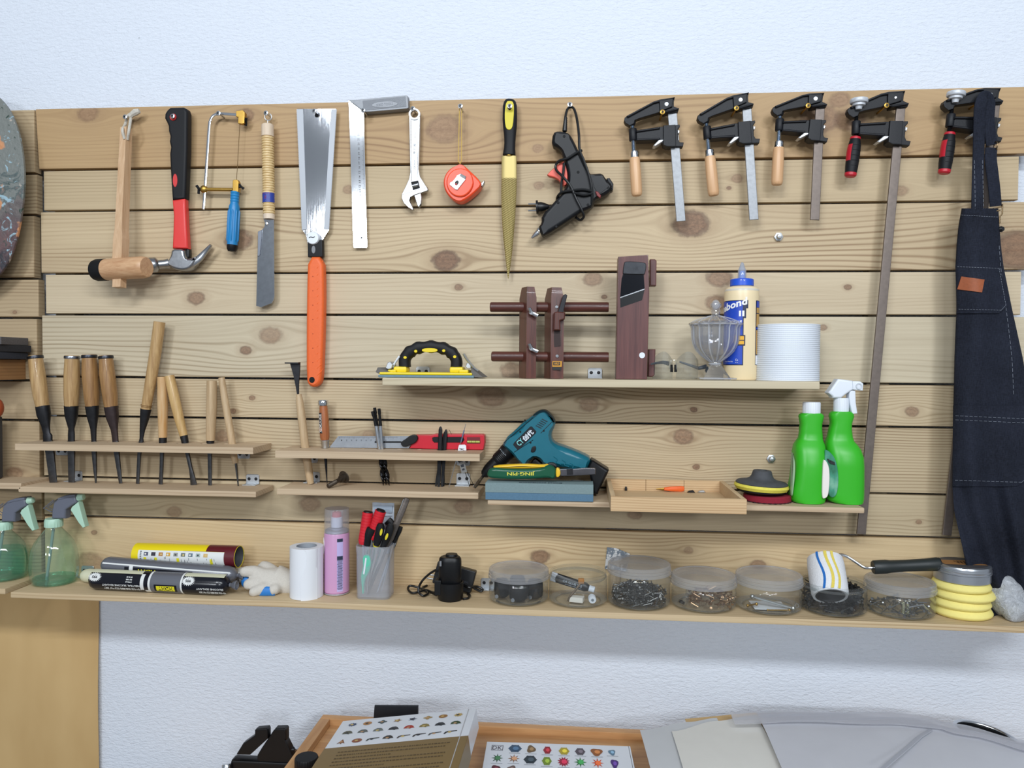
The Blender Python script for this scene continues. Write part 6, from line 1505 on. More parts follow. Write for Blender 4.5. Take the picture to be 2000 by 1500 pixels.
def stitch(fv, off=.0042, parent=None):
    b = MB(); n = len(fv)
    for i in range(0, n-1):
        if i % 3 == 2: continue
        b.tube([ap(fv[i][0], fv[i][1], off), ap(fv[i+1][0], fv[i+1][1], off)], .00038, 4)
    part('stitching', b, THR, parent or bod, kind='stuff')
def lineat(f0, v0, f1, v1, n=44): return [(f0+(f1-f0)*i/n, v0+(v1-v0)*i/n) for i in range(n+1)]
stitch(lineat(.03, 420, .97, 424), .0008)
stitch(lineat(.04, 521, .90, 524), .0045, p1); stitch(lineat(.90, 524, .90, 596), .0045, p1); stitch(lineat(.90, 596, .80, 606)+lineat(.80, 606, .04, 604), .0045, p1)
stitch(lineat(.03, 812, .90, 818), .0045, p2); stitch(lineat(.03, 820, .90, 826), .0045, p2); stitch(lineat(.90, 826, .90, 928), .0045, p2); stitch(lineat(.90, 928, .80, 942)+lineat(.80, 942, .03, 938), .0045, p2)
stitch(lineat(.96, 480, .80, 770, 80), .0010)
def fv_of(u, v): l, r = edge(v); return (u-l)/(r-l), v
b = MB(); cs = [fv_of(1878, 540), fv_of(1923, 546), fv_of(1918, 571), fv_of(1870, 565)]
def lp(a, c):
    f = (cs[0][0]*(1-a)+cs[1][0]*a)*(1-c)+(cs[3][0]*(1-a)+cs[2][0]*a)*c; v = (cs[0][1]*(1-a)+cs[1][1]*a)*(1-c)+(cs[3][1]*(1-a)+cs[2][1]*a)*c
    return ap(f, v, .0056)
b.sheet(lp, 8, 4, .0016); part('leather_patch', b, pm('tan_leather', (156, 82, 44), .6, 0, .2, 200, .2, 500), p1, 'tan leather patch')
kA2 = crop(1840, 160, 5.357)
def strap(pts, wd, name, parent, th=.0022):
    P = spline([W(*kA2(x, y), yy) for x, y, yy in pts], 6)
    b = MB(); b.flat(P, wd/2, th, 12, p=5); return part(name, b, DEN.m, parent, ang=60)
s1 = strap([(365, 1360, -.066), (370, 1100, -.062), (382, 700, -.060), (388, 420, -.062), (395, 270, -.064), (415, 190, -.060), (445, 148, -.054), (475, 165, -.050), (496, 230, -.050), (490, 330, -.054), (488, 420, -.056), (505, 560, -.056), (522, 660, -.056)], .0215, 'neck_strap', t)
b = MB(); P = [W(*kA2(x, y), -.0645) for x, y in ((318, 1340), (322, 1000), (335, 600))]; 
for off in (-86, 0):
    pts = spline([W(*kA2(425+off+dx, y), yy-.0028) for dx, y, yy in ((8, 1350, -.066), (4, 1100, -.062), (-2, 820, -.0615))], 16)
    for i in range(0, len(pts)-1):
        if i % 3 != 2: b.tube([pts[i], pts[i+1]], .00036, 4)
part('stitching', b, THR, s1, kind='stuff')
s2 = strap([(515, 690, -.060), (508, 800, -.060), (525, 950, -.060), (545, 1120, -.060), (560, 1300, -.060)], .0225, 'adjusting_strap', t)
b = MB(); c = W(*kA2(560, 670), -.060); b.tube([c+Vector((0, .006*math.cos(a), .008*math.sin(a))) for a in [2*PI*i/14 for i in range(14)]], .0012, 7, closed=True); part('strap_ring', b, pm('antique_brass', (120, 100, 74), .35, 1.0), s2)
b = MB(); P = [(528, 1330), (620, 1305), (632, 1280), (630, 1380), (605, 1410), (603, 1480)]
b.tube([W(*kA2(x, y), -.063) for x, y in P], .0013, 7); b.tube([W(*kA2(x, y), -.063) for x, y in ((530, 1362), (610, 1340))], .0013, 7); b.tube([W(*kA2(x, y), -.063) for x, y in ((528, 1330), (530, 1362))], .0013, 7); part('strap_hook', b, pm('antique_brass', (120, 100, 74), .35, 1.0), t)
b = MB(); b.lathe([(.001, -.003), (.005, -.002), (.006, .001), (.004, .005)], W(*kE(1182, 992), -.060), (.6, -1, 0), 16); part('rivet_button', b, BLACKP, bod)
# ------------------------------------------------------------------ bottom shelf, left to right
kB5 = crop(0, 940, 3.571); kB7 = crop(150, 1040, 4.651); kB6 = crop(540, 960, 4.762); kB2 = crop(600, 980, 5.556); kJ1 = crop(930, 1050, 3.922); kJ2 = crop(1420, 1050, 3.448)
CLEAR = clearplastic('clear_plastic', (244, 246, 246), 1.3, .05)
TEALC = clearplastic('teal_clear_plastic', (236, 250, 244), 1.6, .06)
WATER = clearplastic('teal_water', (206, 242, 232), .8, .06)
HG = pm('head_grey', (100, 104, 117), .4); MINT = pm('mint_plastic', (176, 212, 190), .4)
def mister(dx, dy, z, label, level, yc=-.062, tcol=None):
    k = lambda x, y: kB5(x+dx, y+dy)
    q = S(yc)/3.571; cx = W(*k(378, 600), yc).x
    def hz(y): return W(*k(378, y), yc).z
    zb = z+.0006; d = zb-hz(752)
    hz2 = lambda y: hz(y)+d*max(0, min(1, (y-300)/452))
    t = thing('mist_sprayer', label, 'spray bottle', (cx, yc, z))
    pr = [(40, 738), (132, 752), (150, 735), (156, 700), (161, 620), (157, 550), (147, 490), (128, 435), (100, 390), (70, 350), (57, 334), (52, 320), (52, 312)]
    n = 48; rg = []
    for r, y in pr: rg.append([(cx+r*q*(1+(.018*math.cos(10*2*PI*j/n) if 360 < y < 745 else 0))*math.cos(2*PI*j/n), yc+r*q*(1+(.018*math.cos(10*2*PI*j/n) if 360 < y < 745 else 0))*math.sin(2*PI*j/n), hz2(y)) for j in range(n)])
    b = MB(); b.rings(rg, True, False); bd = part('bottle_body', b, TEALC, t, ang=60)
    b = MB(); w = [(.001, 736)]+[(r*.965, y-(2 if y > 740 else 0)) for r, y in pr[1:] if y > level]
    rl = next(r for r, y in pr[::-1] if y > level)*.95; b.lathe([(max(.001, r*q), hz2(y)) for r, y in w]+[(rl*q, hz2(level)), (.001, hz2(level))], (cx, yc, 0), (0, 0, 1), 40); part('water', b, WATER, bd)
    b = MB(); b.tube([(cx, yc, hz2(310)), (cx-.010, yc, hz2(560)), (cx-.018, yc, hz2(735))], .0030, 10); part('dip_tube', b, pm('tube_grey', (130, 150, 146), .4), bd)
    b = MB(); m = 40; b.rings([[(cx+(r*q-(.0007 if j % 2 else 0))*math.cos(2*PI*j/m), yc+(r*q-(.0007 if j % 2 else 0))*math.sin(2*PI*j/m), hz2(y)) for j in range(m)] for r, y in ((62, 316), (63, 300), (62, 270), (56, 258))]); part('screw_collar', b, MINT, t)
    b = MB(); b.prism(PX(k, [(358, 262), (360, 205), (372, 150), (400, 126), (450, 112), (522, 100), (532, 150), (505, 166), (455, 200), (452, 262)]), yc-.011, yc+.011, .004, 3, True); hd = part('spray_head', b, HG, t)
    b = MB(); b.prism(PX(k, [(400, 118), (455, 98), (520, 92), (524, 108), (450, 122), (400, 134)]), yc-.012, yc+.012, .002, 2, True); part('head_cover', b, HG, hd)
    b = MB(); a, c = W(*k(520, 118), yc), W(*k(588, 108), yc); v = c-a; b.lathe([(.001, 0), (.0085, 0), (.0085, v.length*.4), (.006, v.length*.95), (.001, v.length)], a, v, 18); part('nozzle', b, MINT, hd)
    b = MB(); P = [W(*k(x, y), yc-.006) for x, y in ((374, 132), (304, 188), (362, 214))]; b.tube(P, .0012, 6); b.tube([p+Vector((0, .012, 0)) for p in P], .0012, 6); part('lever_guard', b, HG, hd)
    b = MB(); b.prism(PX(k, [(490, 200), (500, 178), (545, 142), (558, 190), (576, 260), (593, 318), (576, 326), (545, 288), (515, 240)]), yc-.008, yc+.008, .002, 2, True); part('trigger', b, MINT, hd)
    return t
mister(0, 0, zB, 'teal mist sprayer nearly empty, standing at the left end of the bottom shelf', 706)
mister(-352, 22, zBL, 'teal mist sprayer more than half full, cut off by the left edge', 488)

# sealant sausages and the cartridge
def cyl_patch(mb, a, d, r, h0, h1, a0, a1, nx=10, nr=14):
    """patch on a cylinder starting at a along d (unit), between heights h0..h1 and angles a0..a1 (0 = facing the room, + up)"""
    up = Vector((0, 0, 1)); up = (up-d*up.dot(d)).normalized(); fr = d.cross(up); fr = fr if fr.y < 0 else -fr
    mb.grid(lambda u, v: a+d*(h0+(h1-h0)*u)+(fr*math.cos(a0+(a1-a0)*v)+up*math.sin(a0+(a1-a0)*v))*r, nx, nr)
def cyl_fn(a, d, r, h, ang, flip=False):
    up = Vector((0, 0, 1)); up = (up-d*up.dot(d)).normalized(); fr = d.cross(up); fr = fr if fr.y < 0 else -fr
    s = -1 if flip else 1
    return lambda x, y: a+d*(h+s*x)+(fr*math.cos(ang+s*y/r)+up*math.sin(ang+s*y/r))*r
NAVY = pm('foil_navy', (14, 16, 26), .22); FGREY = pm('foil_grey', (112, 114, 122), .25, .3); FWHITE = pm('foil_white', (222, 224, 222), .3); FCREAM = pm('foil_cream', (206, 206, 178), .3); FYEL = pm('foil_yellow', (226, 216, 40), .35)
def sausage(pa, pb, r, base, label, name='sealant_tube'):
    d = (pb-pa); L = d.length; d.normalize()
    t = thing(name, label, 'sealant', ((pa.x+pb.x)/2, (pa.y+pb.y)/2, min(pa.z, pb.z)-r), 'sealant tubes on the bottom shelf')
    b = MB(); b.lathe([(.001, 0), (r*.55, .0015), (r*.86, .007), (r, .016), (r, L-.022), (r*.85, L-.010), (r*.5, L-.003), (.004, L)], pa, d, 36); bd = part('foil_body', b, base, t)
    b = MB(); b.lathe([(.0045, L-.002), (.0040, L+.003), (.0075, L+.007), (.010, L+.014), (.009, L+.016), (.001, L+.010)], pa, d, 9); part('crimped_end', b, FGREY, t)
    return t, bd, pa, d, L
r1 = .0212
x0, x1 = W(*kB7(112, 445), -.105).x, W(*kB7(1400, 505), -.105).x
t, bd, a, d, L = sausage(Vector((x0, -.098, zB+r1+.0006)), Vector((x1, -.110, zB+r1+.0006)), r1, NAVY, 'black sealant tube with grey middle band, at the front of the tube pile')
b = MB(); cyl_patch(b, a, d, r1+.0002, L*.465, L*.69, -1.3, 1.9); part('label_grey', b, FGREY, bd)
b = MB(); cyl_patch(b, a, d, r1+.0004, L*.455, L*.470, -1.3, 1.9, 2); cyl_patch(b, a, d, r1+.0004, L*.685, L*.697, -1.3, 1.9, 2)
for i in range(12):
    f0, f1 = i/12, (i+1)/12; o_ = lambda f: .41+.02*abs(((f*1.0)*2) % 2-1)
    cyl_patch(b, a, d, r1+.0004, L*(.400+(.03 if i < 3 else 0)), L*(.425+(.03 if i < 3 else 0)), -1.2+2.2*f0, -1.2+2.2*f1, 2, 2)
part('label_white', b, FWHITE, bd)
b = MB(); cyl_patch(b, a, d, r1+.0003, L*.03, L*.40, .98, 1.7); cyl_patch(b, a, d, r1+.0003, L*.70, L*.98, .98, 1.7); part('label_cream', b, FCREAM, bd)
b = MB(); cyl_patch(b, a, d, r1+.0006, L*.50, L*.66, -.72, .02, 6, 6); pk = part('label_black', b, NAVY, bd)
b = MB(); cyl_patch(b, a, d, r1+.0008, L*.515, L*.645, -.64, -.10, 6, 6); part('label_yellow', b, FYEL, pk)
b = MB(); letters(b, 'HDHT', L*.10, .0090, cyl_fn(a, d, r1+.0010, L*.58, -.37, True), .02); part('lettering', b, NAVY, pk)
b = MB()
for h, bo in ((L*.23, 0), (L*.83, 1)):
    letters(b, 'NEUTRAL SILICONE SEALANT' if not bo else 'SILICONE SEALANT', L*(.27 if not bo else .19), .0042, cyl_fn(a, d, r1+.0005, h+(.01 if not bo else .02), -.22, True), .02)
    part('lettering', b, FWHITE, bd); b = MB(); letters(b, '中性硅酮密封胶', L*(.27 if not bo else .19), .0062, cyl_fn(a, d, r1+.0005, h+(.012 if not bo else .024), -.62, True), .02); part('lettering', b, FWHITE, bd); b = MB()
letters(b, '995', .014, .003, cyl_fn(a, d, r1+.0005, L*.32, .62, True), .02); part('lettering', b, FWHITE, bd); b = MB(); letters(b, '耐候', .014, .003, cyl_fn(a, d, r1+.0005, L*.32, .38, True), .02); part('lettering', b, FWHITE, bd); b = MB(); letters(b, '590ml', .014, .003, cyl_fn(a, d, r1+.0005, L*.32, .14, True), .02)
part('lettering', b, FWHITE, bd)
for h in (L*.07, L*.74):
    b = MB(); f = cyl_fn(a, d, r1+.0005, h, .50)
    n = 40; vs = [f(0, 0)]+[f((.0125 if j % 2 else .0085)*1.25*math.cos(2*PI*j/n), (.0125 if j % 2 else .0085)*.85*math.sin(2*PI*j/n)) for j in range(n)]
    b.add(vs, [(0, j+1, (j+1) % n+1) for j in range(n)]); em = part('emblem', b, FWHITE, bd)
    b = MB(); f = cyl_fn(a, d, r1+.0007, h, .50, True); letters(b, '995', .012, .0055, f, .03); part('lettering', b, NAVY, em)
sausage(Vector((W(*kB7(50, 420), -.052).x, -.055, zB+.0156)), Vector((W(*kB7(1400, 470), -.052).x, -.055, zB+.0156)), .015, FCREAM, 'pale sealant tube mostly hidden behind the black one')
x0, x1 = W(*kB7(232, 280), -.083).x, W(*kB7(1470, 400), -.083).x
t, bd, a, d, L = sausage(W(*kB7(236, 290), -.074), W(*kB7(1460, 388), -.080), .018, FGREY, 'grey sealant tube lying on top between the black and the pale one')
b = MB(); cyl_patch(b, a, d, .0182, .01, L*.97, .38, .55, 12, 3); cyl_patch(b, a, d, .0182, L*.235, L*.262, -.9, .38, 2, 8); part('label_white', b, FWHITE, bd)
b = MB(); cyl_patch(b, a, d, .0182, L*.20, L*.232, -.9, .25, 2, 8); cyl_patch(b, a, d, .0182, L*.265, L*.70, -.7, .25, 8, 8); pk = part('label_black', b, NAVY, bd)
b = MB(); letters(b, 'HDHT', L*.14, .005, cyl_fn(a, d, .0184, L*.36, -.05, True), .03); part('lettering', b, FYEL, pk)
sausage(Vector((W(*kB7(520, 300), -.024).x, -.024, zB+.0186)), Vector((W(*kB7(1560, 320), -.024).x, -.024, zB+.0186)), .018, FWHITE, 'white sealant tube at the very back under the yellow cartridge')
r2 = .0232
pa, pb = Vector((W(*kB7(540, 165), -.045).x, -.042, zB+.064)), Vector((W(*kB7(1485, 190), -.045).x, -.050, zB+.0655)); d = pb-pa; L = d.length; d.normalize()
t = thing('sealant_cartridge', 'yellow and maroon cardboard cartridge, open at its right end, on top of the tubes', 'cartridge', ((pa.x+pb.x)/2, -.046, zB+.041))
b = MB(); b.lathe([(.001, .004), (r2*.9, .004), (r2*.93, 0), (r2, .0008), (r2, L), (r2*.955, L), (r2*.955, .02), (.001, .02)], pa, d, 48); bd = part('cartridge_tube', b, pm('cartridge_yellow', (232, 210, 26), .35), t)
b = MB(); b.lathe([(r2*.95, .021), (r2*.952, L-.001)], pa, d, 40, cap=False); b.lathe([(.001, .022), (r2*.95, .022)], pa, d, 40, cap=False); part('foil_lining', b, pm('foil_lining', (150, 152, 156), .4, .8), bd)
b = MB(); cyl_patch(b, pa, d, r2+.0002, L*.90, L*.998, -2.0, 2.0, 3, 24); cyl_patch(b, pa, d, r2+.0002, L*.72, L*.905, .62, 2.0, 3, 10); cyl_patch(b, pa, d, r2+.0002, L*.50, L*.72, .52, .62, 3, 3); part('label_maroon', b, pm('label_maroon', (92, 24, 34), .35), bd)
b = MB(); cyl_patch(b, pa, d, r2+.0003, L*.07, L*.90, -1.7, .60, 14, 20); lw_ = part('label_white', b, FWHITE, bd)
cols = [(70, 74, 100), (44, 34, 48), (176, 120, 66), (206, 160, 66), (150, 150, 140), (110, 116, 104), (96, 116, 130), (160, 176, 170), (206, 170, 110)]
for i in range(9):
    h = L*(.15+.072*i); b = MB(); cyl_patch(b, pa, d, r2+.0006, h-.0048, h+.0048, .10, .42, 3, 4); pc = part('label_picture', b, pm('picture_%d' % i, cols[i], .4), lw_)
    b = MB(); f = cyl_fn(pa, d, r2+.0008, h, .25); n = 8; b.add([f(.0022*math.cos(2*PI*j/n)+.001*(i % 3-1), .0020*math.sin(2*PI*j/n)) for j in range(n)], [tuple(range(n))]); part('picture_detail', b, pm('picture_detail_%d' % (i % 3), [(226, 222, 210), (60, 60, 66), (214, 190, 120)][i % 3], .4), pc)
b = MB()
for i, h in enumerate((.14, .245, .46, .78, .91)):
    if h > .88: continue
    cyl_patch(b, pa, d, r2+.0006, L*h-.003, L*h+.003, -.75, -.05, 2, 6)
part('label_bars', b, FYEL, lw_, kind='stuff')
b = MB(); random.seed(3)
for i in range(40):
    h = L*(.19+.64*random.random()); a0 = -1.2+1.05*random.random(); cyl_patch(b, pa, d, r2+.0007, h, h+.0008, a0, a0+.12+.2*random.random(), 1, 3)
for i in range(10): cyl_patch(b, pa, d, r2+.0007, L*.09, L*.105, .5-i*.16, .42-i*.16, 1, 2)
part('label_print', b, pm('print_grey', (70, 74, 84), .6), lw_, kind='stuff')

# cotton glove
GLV = pm('knit_cotton', (206, 200, 190), .95, 0, .15, 500, .5, 900)
yg = -.075
def gp(x, y, yy=yg): p = W(*kB7(x, y), yy); return Vector((p.x, yy, max(p.z, zB+.009)))
t = thing('work_glove', 'crumpled cream cotton work glove with blue palm beside the tape roll', 'glove', (gp(1700, 450).x, yg, zB))
b = MB()
b.ball(gp(1760, 420, -.070), .030, 18, (1.15, .8, .78)); b.ball(gp(1850, 430, -.065), .028, 18, (1.2, .9, .85))
b.tube([gp(1760, 380, -.06), gp(1700, 320, -.055), gp(1680, 290, -.05)], [.020, .016, .011], 12)
b.tube([gp(1720, 400), gp(1600, 350, -.08), gp(1530, 355, -.085)], [.016, .0125, .011], 12); b.ball(gp(1525, 358, -.085), .011, 12)
b.tube([gp(1740, 450), gp(1640, 450, -.09), gp(1565, 470, -.095)], [.016, .0125, .011], 12); b.ball(gp(1560, 472, -.095), .011, 12)
b.tube([gp(1780, 470), gp(1690, 510, -.100), gp(1610, 545, -.108)], [.016, .0120, .0105], 12); b.ball(gp(1608, 545, -.108), .0105, 12)
b.tube([gp(1830, 480), gp(1790, 520, -.100), gp(1755, 535, -.105)], [.015, .011, .009], 12)
b.tube([gp(1800, 420, -.065), gp(1930, 460, -.060), gp(2010, 490, -.055)], [.030, .027, .026], 16)
fuse('glove_body', b, .0028, GLV, t, 8, .0012, 60)
b = MB(); b.ball(gp(1540, 450, -.080), .011, 14, (1, .8, 1.2)); b.flat([gp(1600, 560, -.102), gp(1700, 575, -.105), gp(1800, 575, -.102)], [.010, .011, .009], [.006, .006, .005], 12)
for p in b.v: p.z = max(p.z, zB+.0008)
part('rubber_palm', b, pm('glove_blue', (40, 120, 196), .5), t, 'blue rubber palm coating')

# wide white tape roll
yr = -.095; q = S(yr)/4.762; cx = W(*kB6(280, 750), yr).x; r = 157*q; zt = W(*kB6(285, 505), yr).z
t = thing('tape_roll', 'wide white tape roll with torn wavy edge standing upright', 'tape roll', (cx, yr, zB))
b = MB(); b.lathe([(r*.62, zB+.0006), (r, zB+.0006), (r, zt), (r*.62, zt), (r*.62, zB+.0006)], (cx, yr, 0), (0, 0, 1), 56, cap=False); wd_ = part('wound_tape', b, pm('tape_white', (226, 229, 234), .42), t)
b = MB(); b.lathe([(r*.57, zB+.0008), (r*.615, zB+.0008), (r*.615, zt+.0006), (r*.57, zt+.0006), (r*.57, zB+.0008)], (cx, yr, 0), (0, 0, 1), 44, cap=False); part('core', b, pm('core_grey', (150, 156, 164), .6), t)
def cyv(px, r_): o = max(-.999, min(.999, (px-280)/157.0)); return math.asin(o)
def rollpt(px, yy, r_): a = cyv(px, r_)+math.atan2(cx, 1.54); return Vector((cx+r_*math.sin(a), yr-r_*math.cos(a), W(*kB6(280, yy), yr).z))
b = MB(); ed = [(362, 505), (380, 535), (378, 640), (358, 710), (334, 780), (332, 860), (338, 1000)]
sp_ = spline([Vector((x, y)) for x, y in ed], 4); n = len(sp_)
b.sheet(lambda u, v: (lambda e: rollpt(e.x+(434-e.x)*u, e.y+(0), r+.0012*(1-u)+.0004))(sp_[min(n-1, int(v*(n-1)+.5))]), 8, n-1, (0, .0008, 0)); part('loose_flap', b, pm('tape_white', (226, 229, 234), .42), wd_)

# pink spray can
yk = -.068; cx = W(*kB6(560, 700), yk).x; q = S(yk)/4.762; r = 119*q
def hk(y): return W(*kB6(560, y), yk).z
t = thing('spray_can', 'pink spray can with clear cap behind the white tape roll', 'spray can', (cx, yk, zB))
b = MB(); b.lathe([(r*.9, zB+.0006), (r*.97, zB+.0006), (r, zB+.003), (r, hk(915)), (r, hk(388)), (r*.96, hk(372)), (r*.94, hk(366)), (.001, hk(366))], (cx, yk, 0), (0, 0, 1), 48); bd = part('can_body', b, pm('can_pink', (200, 152, 190), .32), t)
b = MB(); b.lathe([(r*1.002, hk(932)), (r*1.012, hk(926)), (r*1.002, hk(918))], (cx, yk, 0), (0, 0, 1), 48, cap=False); part('rim_band', b, pm('can_plum', (140, 36, 100), .35), bd)
b = MB(); b.lathe([(r*.99, zB+.0008), (r*1.03, zB+.002), (r*1.02, zB+.0045)], (cx, yk, 0), (0, 0, 1), 48, cap=False); b.lathe([(r*.98, hk(376)), (r*.99, hk(366)), (r*.92, hk(352)), (r*.7, hk(340)), (r*.3, hk(334)), (.001, hk(334))], (cx, yk, 0), (0, 0, 1), 44, cap=False); part('steel_dome', b, pm('can_silver', (196, 196, 206), .3, .7), bd)
b = MB(); b.lathe([(.001, hk(330)), (52*q, hk(328)), (52*q, hk(240)), (44*q, hk(232)), (.001, hk(232))], (cx, yk, 0), (0, 0, 1), 26); nz = part('spray_button', b, WHITEP, t)
b = MB(); b.lathe([(.001, hk(236)), (46*q, hk(234)), (42*q, hk(192)), (.001, hk(188))], (cx, yk, 0), (0, 0, 1), 26); part('button_top', b, pm('button_red', (206, 70, 84), .4), nz)
b = MB(); b.lathe([(r*.99, hk(368)), (r*.985, hk(345)), (r*.975, hk(165)), (r*.95, hk(155)), (.001, hk(155))], (cx, yk, 0), (0, 0, 1), 44, cap=False); b.lathe([(62*q, hk(340)), (60*q, hk(180))], (cx, yk, 0), (0, 0, 1), 24, cap=False); part('clear_cap', b, clearplastic('cap_milky', (246, 246, 250), 1.3, .20), t)
fc = lambda ang, z: (lambda x, y: (cx+(r+.0004)*math.sin(x/r+ang), yk-(r+.0004)*math.cos(x/r+ang), z+y))
b = MB(); f = fc(-.25+math.atan2(cx, 1.56)+.95+.18, 0); zt_, zb_ = hk(415), hk(900)
b.grid(lambda u, v: f((u-.5)*.0125, zt_+(zb_-zt_)*v), 6, 4); lb = part('info_label', b, pm('label_lilac', (188, 176, 222), .45), bd)
b = MB(); f = fc(-.25+math.atan2(cx, 1.56)+.95+.18, 0); f2 = lambda x, y: (Vector(f(x, y))+Vector((0, -.0002, 0)))
for i in range(26):
    zz = zt_+(zb_-zt_)*(.42+.56*i/26); b.grid(lambda u, v: f2((u-.5)*(.010 if i % 3 else .0115), zz+.0012*v), 4, 1)
b.grid(lambda u, v: f2((u-.5)*.012, zt_-.007*v), 4, 1); b.grid(lambda u, v: f2((u-.5)*.012, zt_+(zb_-zt_)*.33-.008*v), 4, 1); part('label_print', b, pm('print_navy', (36, 48, 90), .6), lb, kind='stuff')
b = MB(); f = fc(-1.12+math.atan2(cx, 1.56), 0); letters(b, 'SPRAY', .062, .012, lambda x, y: f(-y, hk(690)+x), .03); part('lettering', b, pm('can_violet', (112, 56, 124), .4), bd)
b = MB(); f = fc(-1.02+math.atan2(cx, 1.56), 0); n = 24; b.tube([f(.008*math.cos(2*PI*j/n), hk(500)+.017*math.sin(2*PI*j/n)) for j in range(n)], .0007, 5, closed=True); part('oval_mark', b, FWHITE, bd)

# frosted cup with tools
yc = -.080; q = S(yc)/5.556; cx = W(*kB2(742, 800), yc).x
def hc(y): return W(*kB2(742, y), yc).z
FROST = clearplastic('frosted_plastic', (246, 248, 252), .6, .24, .2)
t = thing('plastic_cup', 'square frosted plastic cup full of screwdrivers and scissors', 'cup', (cx, yc, zB))
b = MB(); w0, w1 = 188*q, 196*q
b.loft([(zB+.0006, cx, yc, w0*.96, w0*.80, 5), (zB+.003, cx, yc, w0, w0*.84, 5), (hc(530), cx, yc, w1*.98, w1*.83, 5), (hc(520), cx, yc, w1, w1*.85, 5), (hc(455), cx, yc, w1*1.01, w1*.86, 5), (hc(455), cx, yc, w1*.97, w1*.82, 5), (hc(530), cx, yc, w1*.955, w1*.80, 5), (zB+.005, cx, yc, w0*.95, w0*.79, 5)], 40); part('cup_wall', b, FROST, t)
zc = zB+.006
REDG = pm('grip_red', (206, 30, 44), .45, 0, .1, 100)
def cp(x, y, yy): return W(*kB2(x, y), yy)
for P, lab, foot in ((((662, 108, -.082), (610, 460, -.085)), 'red ribbed screwdriver handle, left one in the frosted cup', (630, 980)), (((800, 92, -.090), (700, 400, -.088)), 'red ribbed screwdriver handle, taller right one in the frosted cup', (650, 1000))):
    a, e = cp(*P[0]), cp(*P[1]); d = e-a; L = d.length; f_ = cp(foot[0], foot[1], -.083); f_.z = zc
    t = thing('screwdriver', lab, 'screwdriver', (f_.x, f_.y, zc), 'red screwdrivers in the cup')
    b = MB(); rr = 62*q; pr = [(.001, .0015), (rr*.95, .0015)]
    for i in range(10): pr += [(rr, L*(.03+.09*i)), (rr, L*(.095+.09*i)), (rr*.93, L*(.10+.09*i)), (rr*.93, L*(.112+.09*i))]
    b.lathe(pr+[(rr*.8, L), (.001, L)], a, d, 20); h = part('handle', b, REDG, t)
    b = MB(); b.lathe([(.001, -.001), (rr*.8, -.0008), (rr*.88, .003), (.001, .003)], a, d, 20); part('end_cap', b, BLACKP, h)
    b = MB(); b.tube([e-d*.05, e.lerp(f_, .1), f_], [.0045, .003, .002], 10); part('shaft', b, STEEL, t)
# scissors
sc_f = cp(640, 1000, -.066); sc_f.z = zc
t = thing('scissors', 'black-handled scissors with yellow ovals standing in the frosted cup', 'scissors', (sc_f.x, sc_f.y, zc))
for P, o_ in ((((800, 235, -.100), (785, 330, -.100), (760, 440, -.098), (750, 475, -.098)), (802, 330)), (((910, 245, -.098), (890, 330, -.098), (850, 430, -.096), (820, 500, -.096)), (862, 378))):
    b = MB(); pts = [cp(*p) for p in P]; b.flat(spline(pts, 5), [.0055, .0075, .0085, .009, .009, .009, .009, .0088, .0085, .008, .0075, .007, .0065, .006, .006, .006][:16], .006, 14, p=2.6); h = part('handle', b, BLACKP, t)
    b = MB(); c = cp(o_[0], o_[1], -.1068); dd = (pts[0]-pts[-1]).normalized(); uu = Vector((dd.z, 0, -dd.x)); n = 18
    b.add([c+dd*.0075*math.cos(2*PI*j/n)+uu*.0026*math.sin(2*PI*j/n) for j in range(n)], [tuple(range(n))]); part('oval_inlay', b, YEL, h)
b = MB(); b.flat([cp(752, 462, -.097), cp(748, 480, -.096)], [.0075, .0065], .0065, 12); part('yellow_collar', b, YEL, t)
b = MB(); b.flat([cp(745, 485, -.094), cp(690, 750, -.08), sc_f], [.005, .0045, .001], .0012, 8); part('blade', b, STEEL, t)
b = MB(); b.flat([cp(815, 505, -.092), cp(730, 750, -.078), sc_f+Vector((.004, .003, 0))], [.005, .0045, .001], .0012, 8); part('blade', b, STEEL, t)
# cutter knife handle, dark
for P, w, lab, nm, cat, f_ in ((((700, 290, -.096), (665, 380, -.096), (650, 470, -.094)), .010, 'dark pliers-like cutter handle between the red screwdrivers and the scissors', 'side_cutter', 'cutter', (620, 960)), (((870, 200, -.066), (930, 260, -.064), (990, 330, -.060)), .009, 'black handle at the back of the frosted cup', 'snips', 'snips', (760, 1000)), (((1010, 270, -.070), (985, 350, -.070), (940, 440, -.070)), .006, 'slim black handle leaning out at the right of the cup', 'tweezers', 'tweezers', (800, 1000))):
    e = cp(f_[0], f_[1], -.075); e.z = zc
    t = thing(nm, lab, cat, (e.x, e.y, zc)); pts = [cp(*p) for p in P]
    b = MB(); b.flat(spline(pts, 5), [w*(.7+.3*math.sin(PI*min(1, (i+3)/9))) for i in range(11)], w*.7, 12, p=2.5); part('handle', b, BLACKP, t)
    b = MB(); b.flat([pts[-1], pts[-1].lerp(e, .5), e], [w*.5, w*.4, w*.2], .002, 8); part('blade', b, STEEL, t)
# long flat file
a, e = cp(1085, -40, -.070), cp(660, 1000, -.088); e.z = zc
t = thing('flat_file', 'long brown-grey file slanting out of the frosted cup to the upper right', 'file', (e.x, e.y, zc))
b = MB(); m = a.lerp(e, .5); b.flat([a, a.lerp(e, .02), a.lerp(e, .42), m, e], [.0058, .0066, .0072, .003, .0022], [.0028, .003, .003, .002, .0015], 12, p=4); part('file_body', b, pm('file_brown_steel', (112, 104, 98), .4, .8, .4, 300), t)
b = MB(); b.flat([a.lerp(e, .01)+Vector((-.0062, -.0022, 0)), a.lerp(e, .5)+Vector((-.003, -.0022, 0))], [.0012, .001], .0008, 6); part('bright_edge', b, STEEL, t)
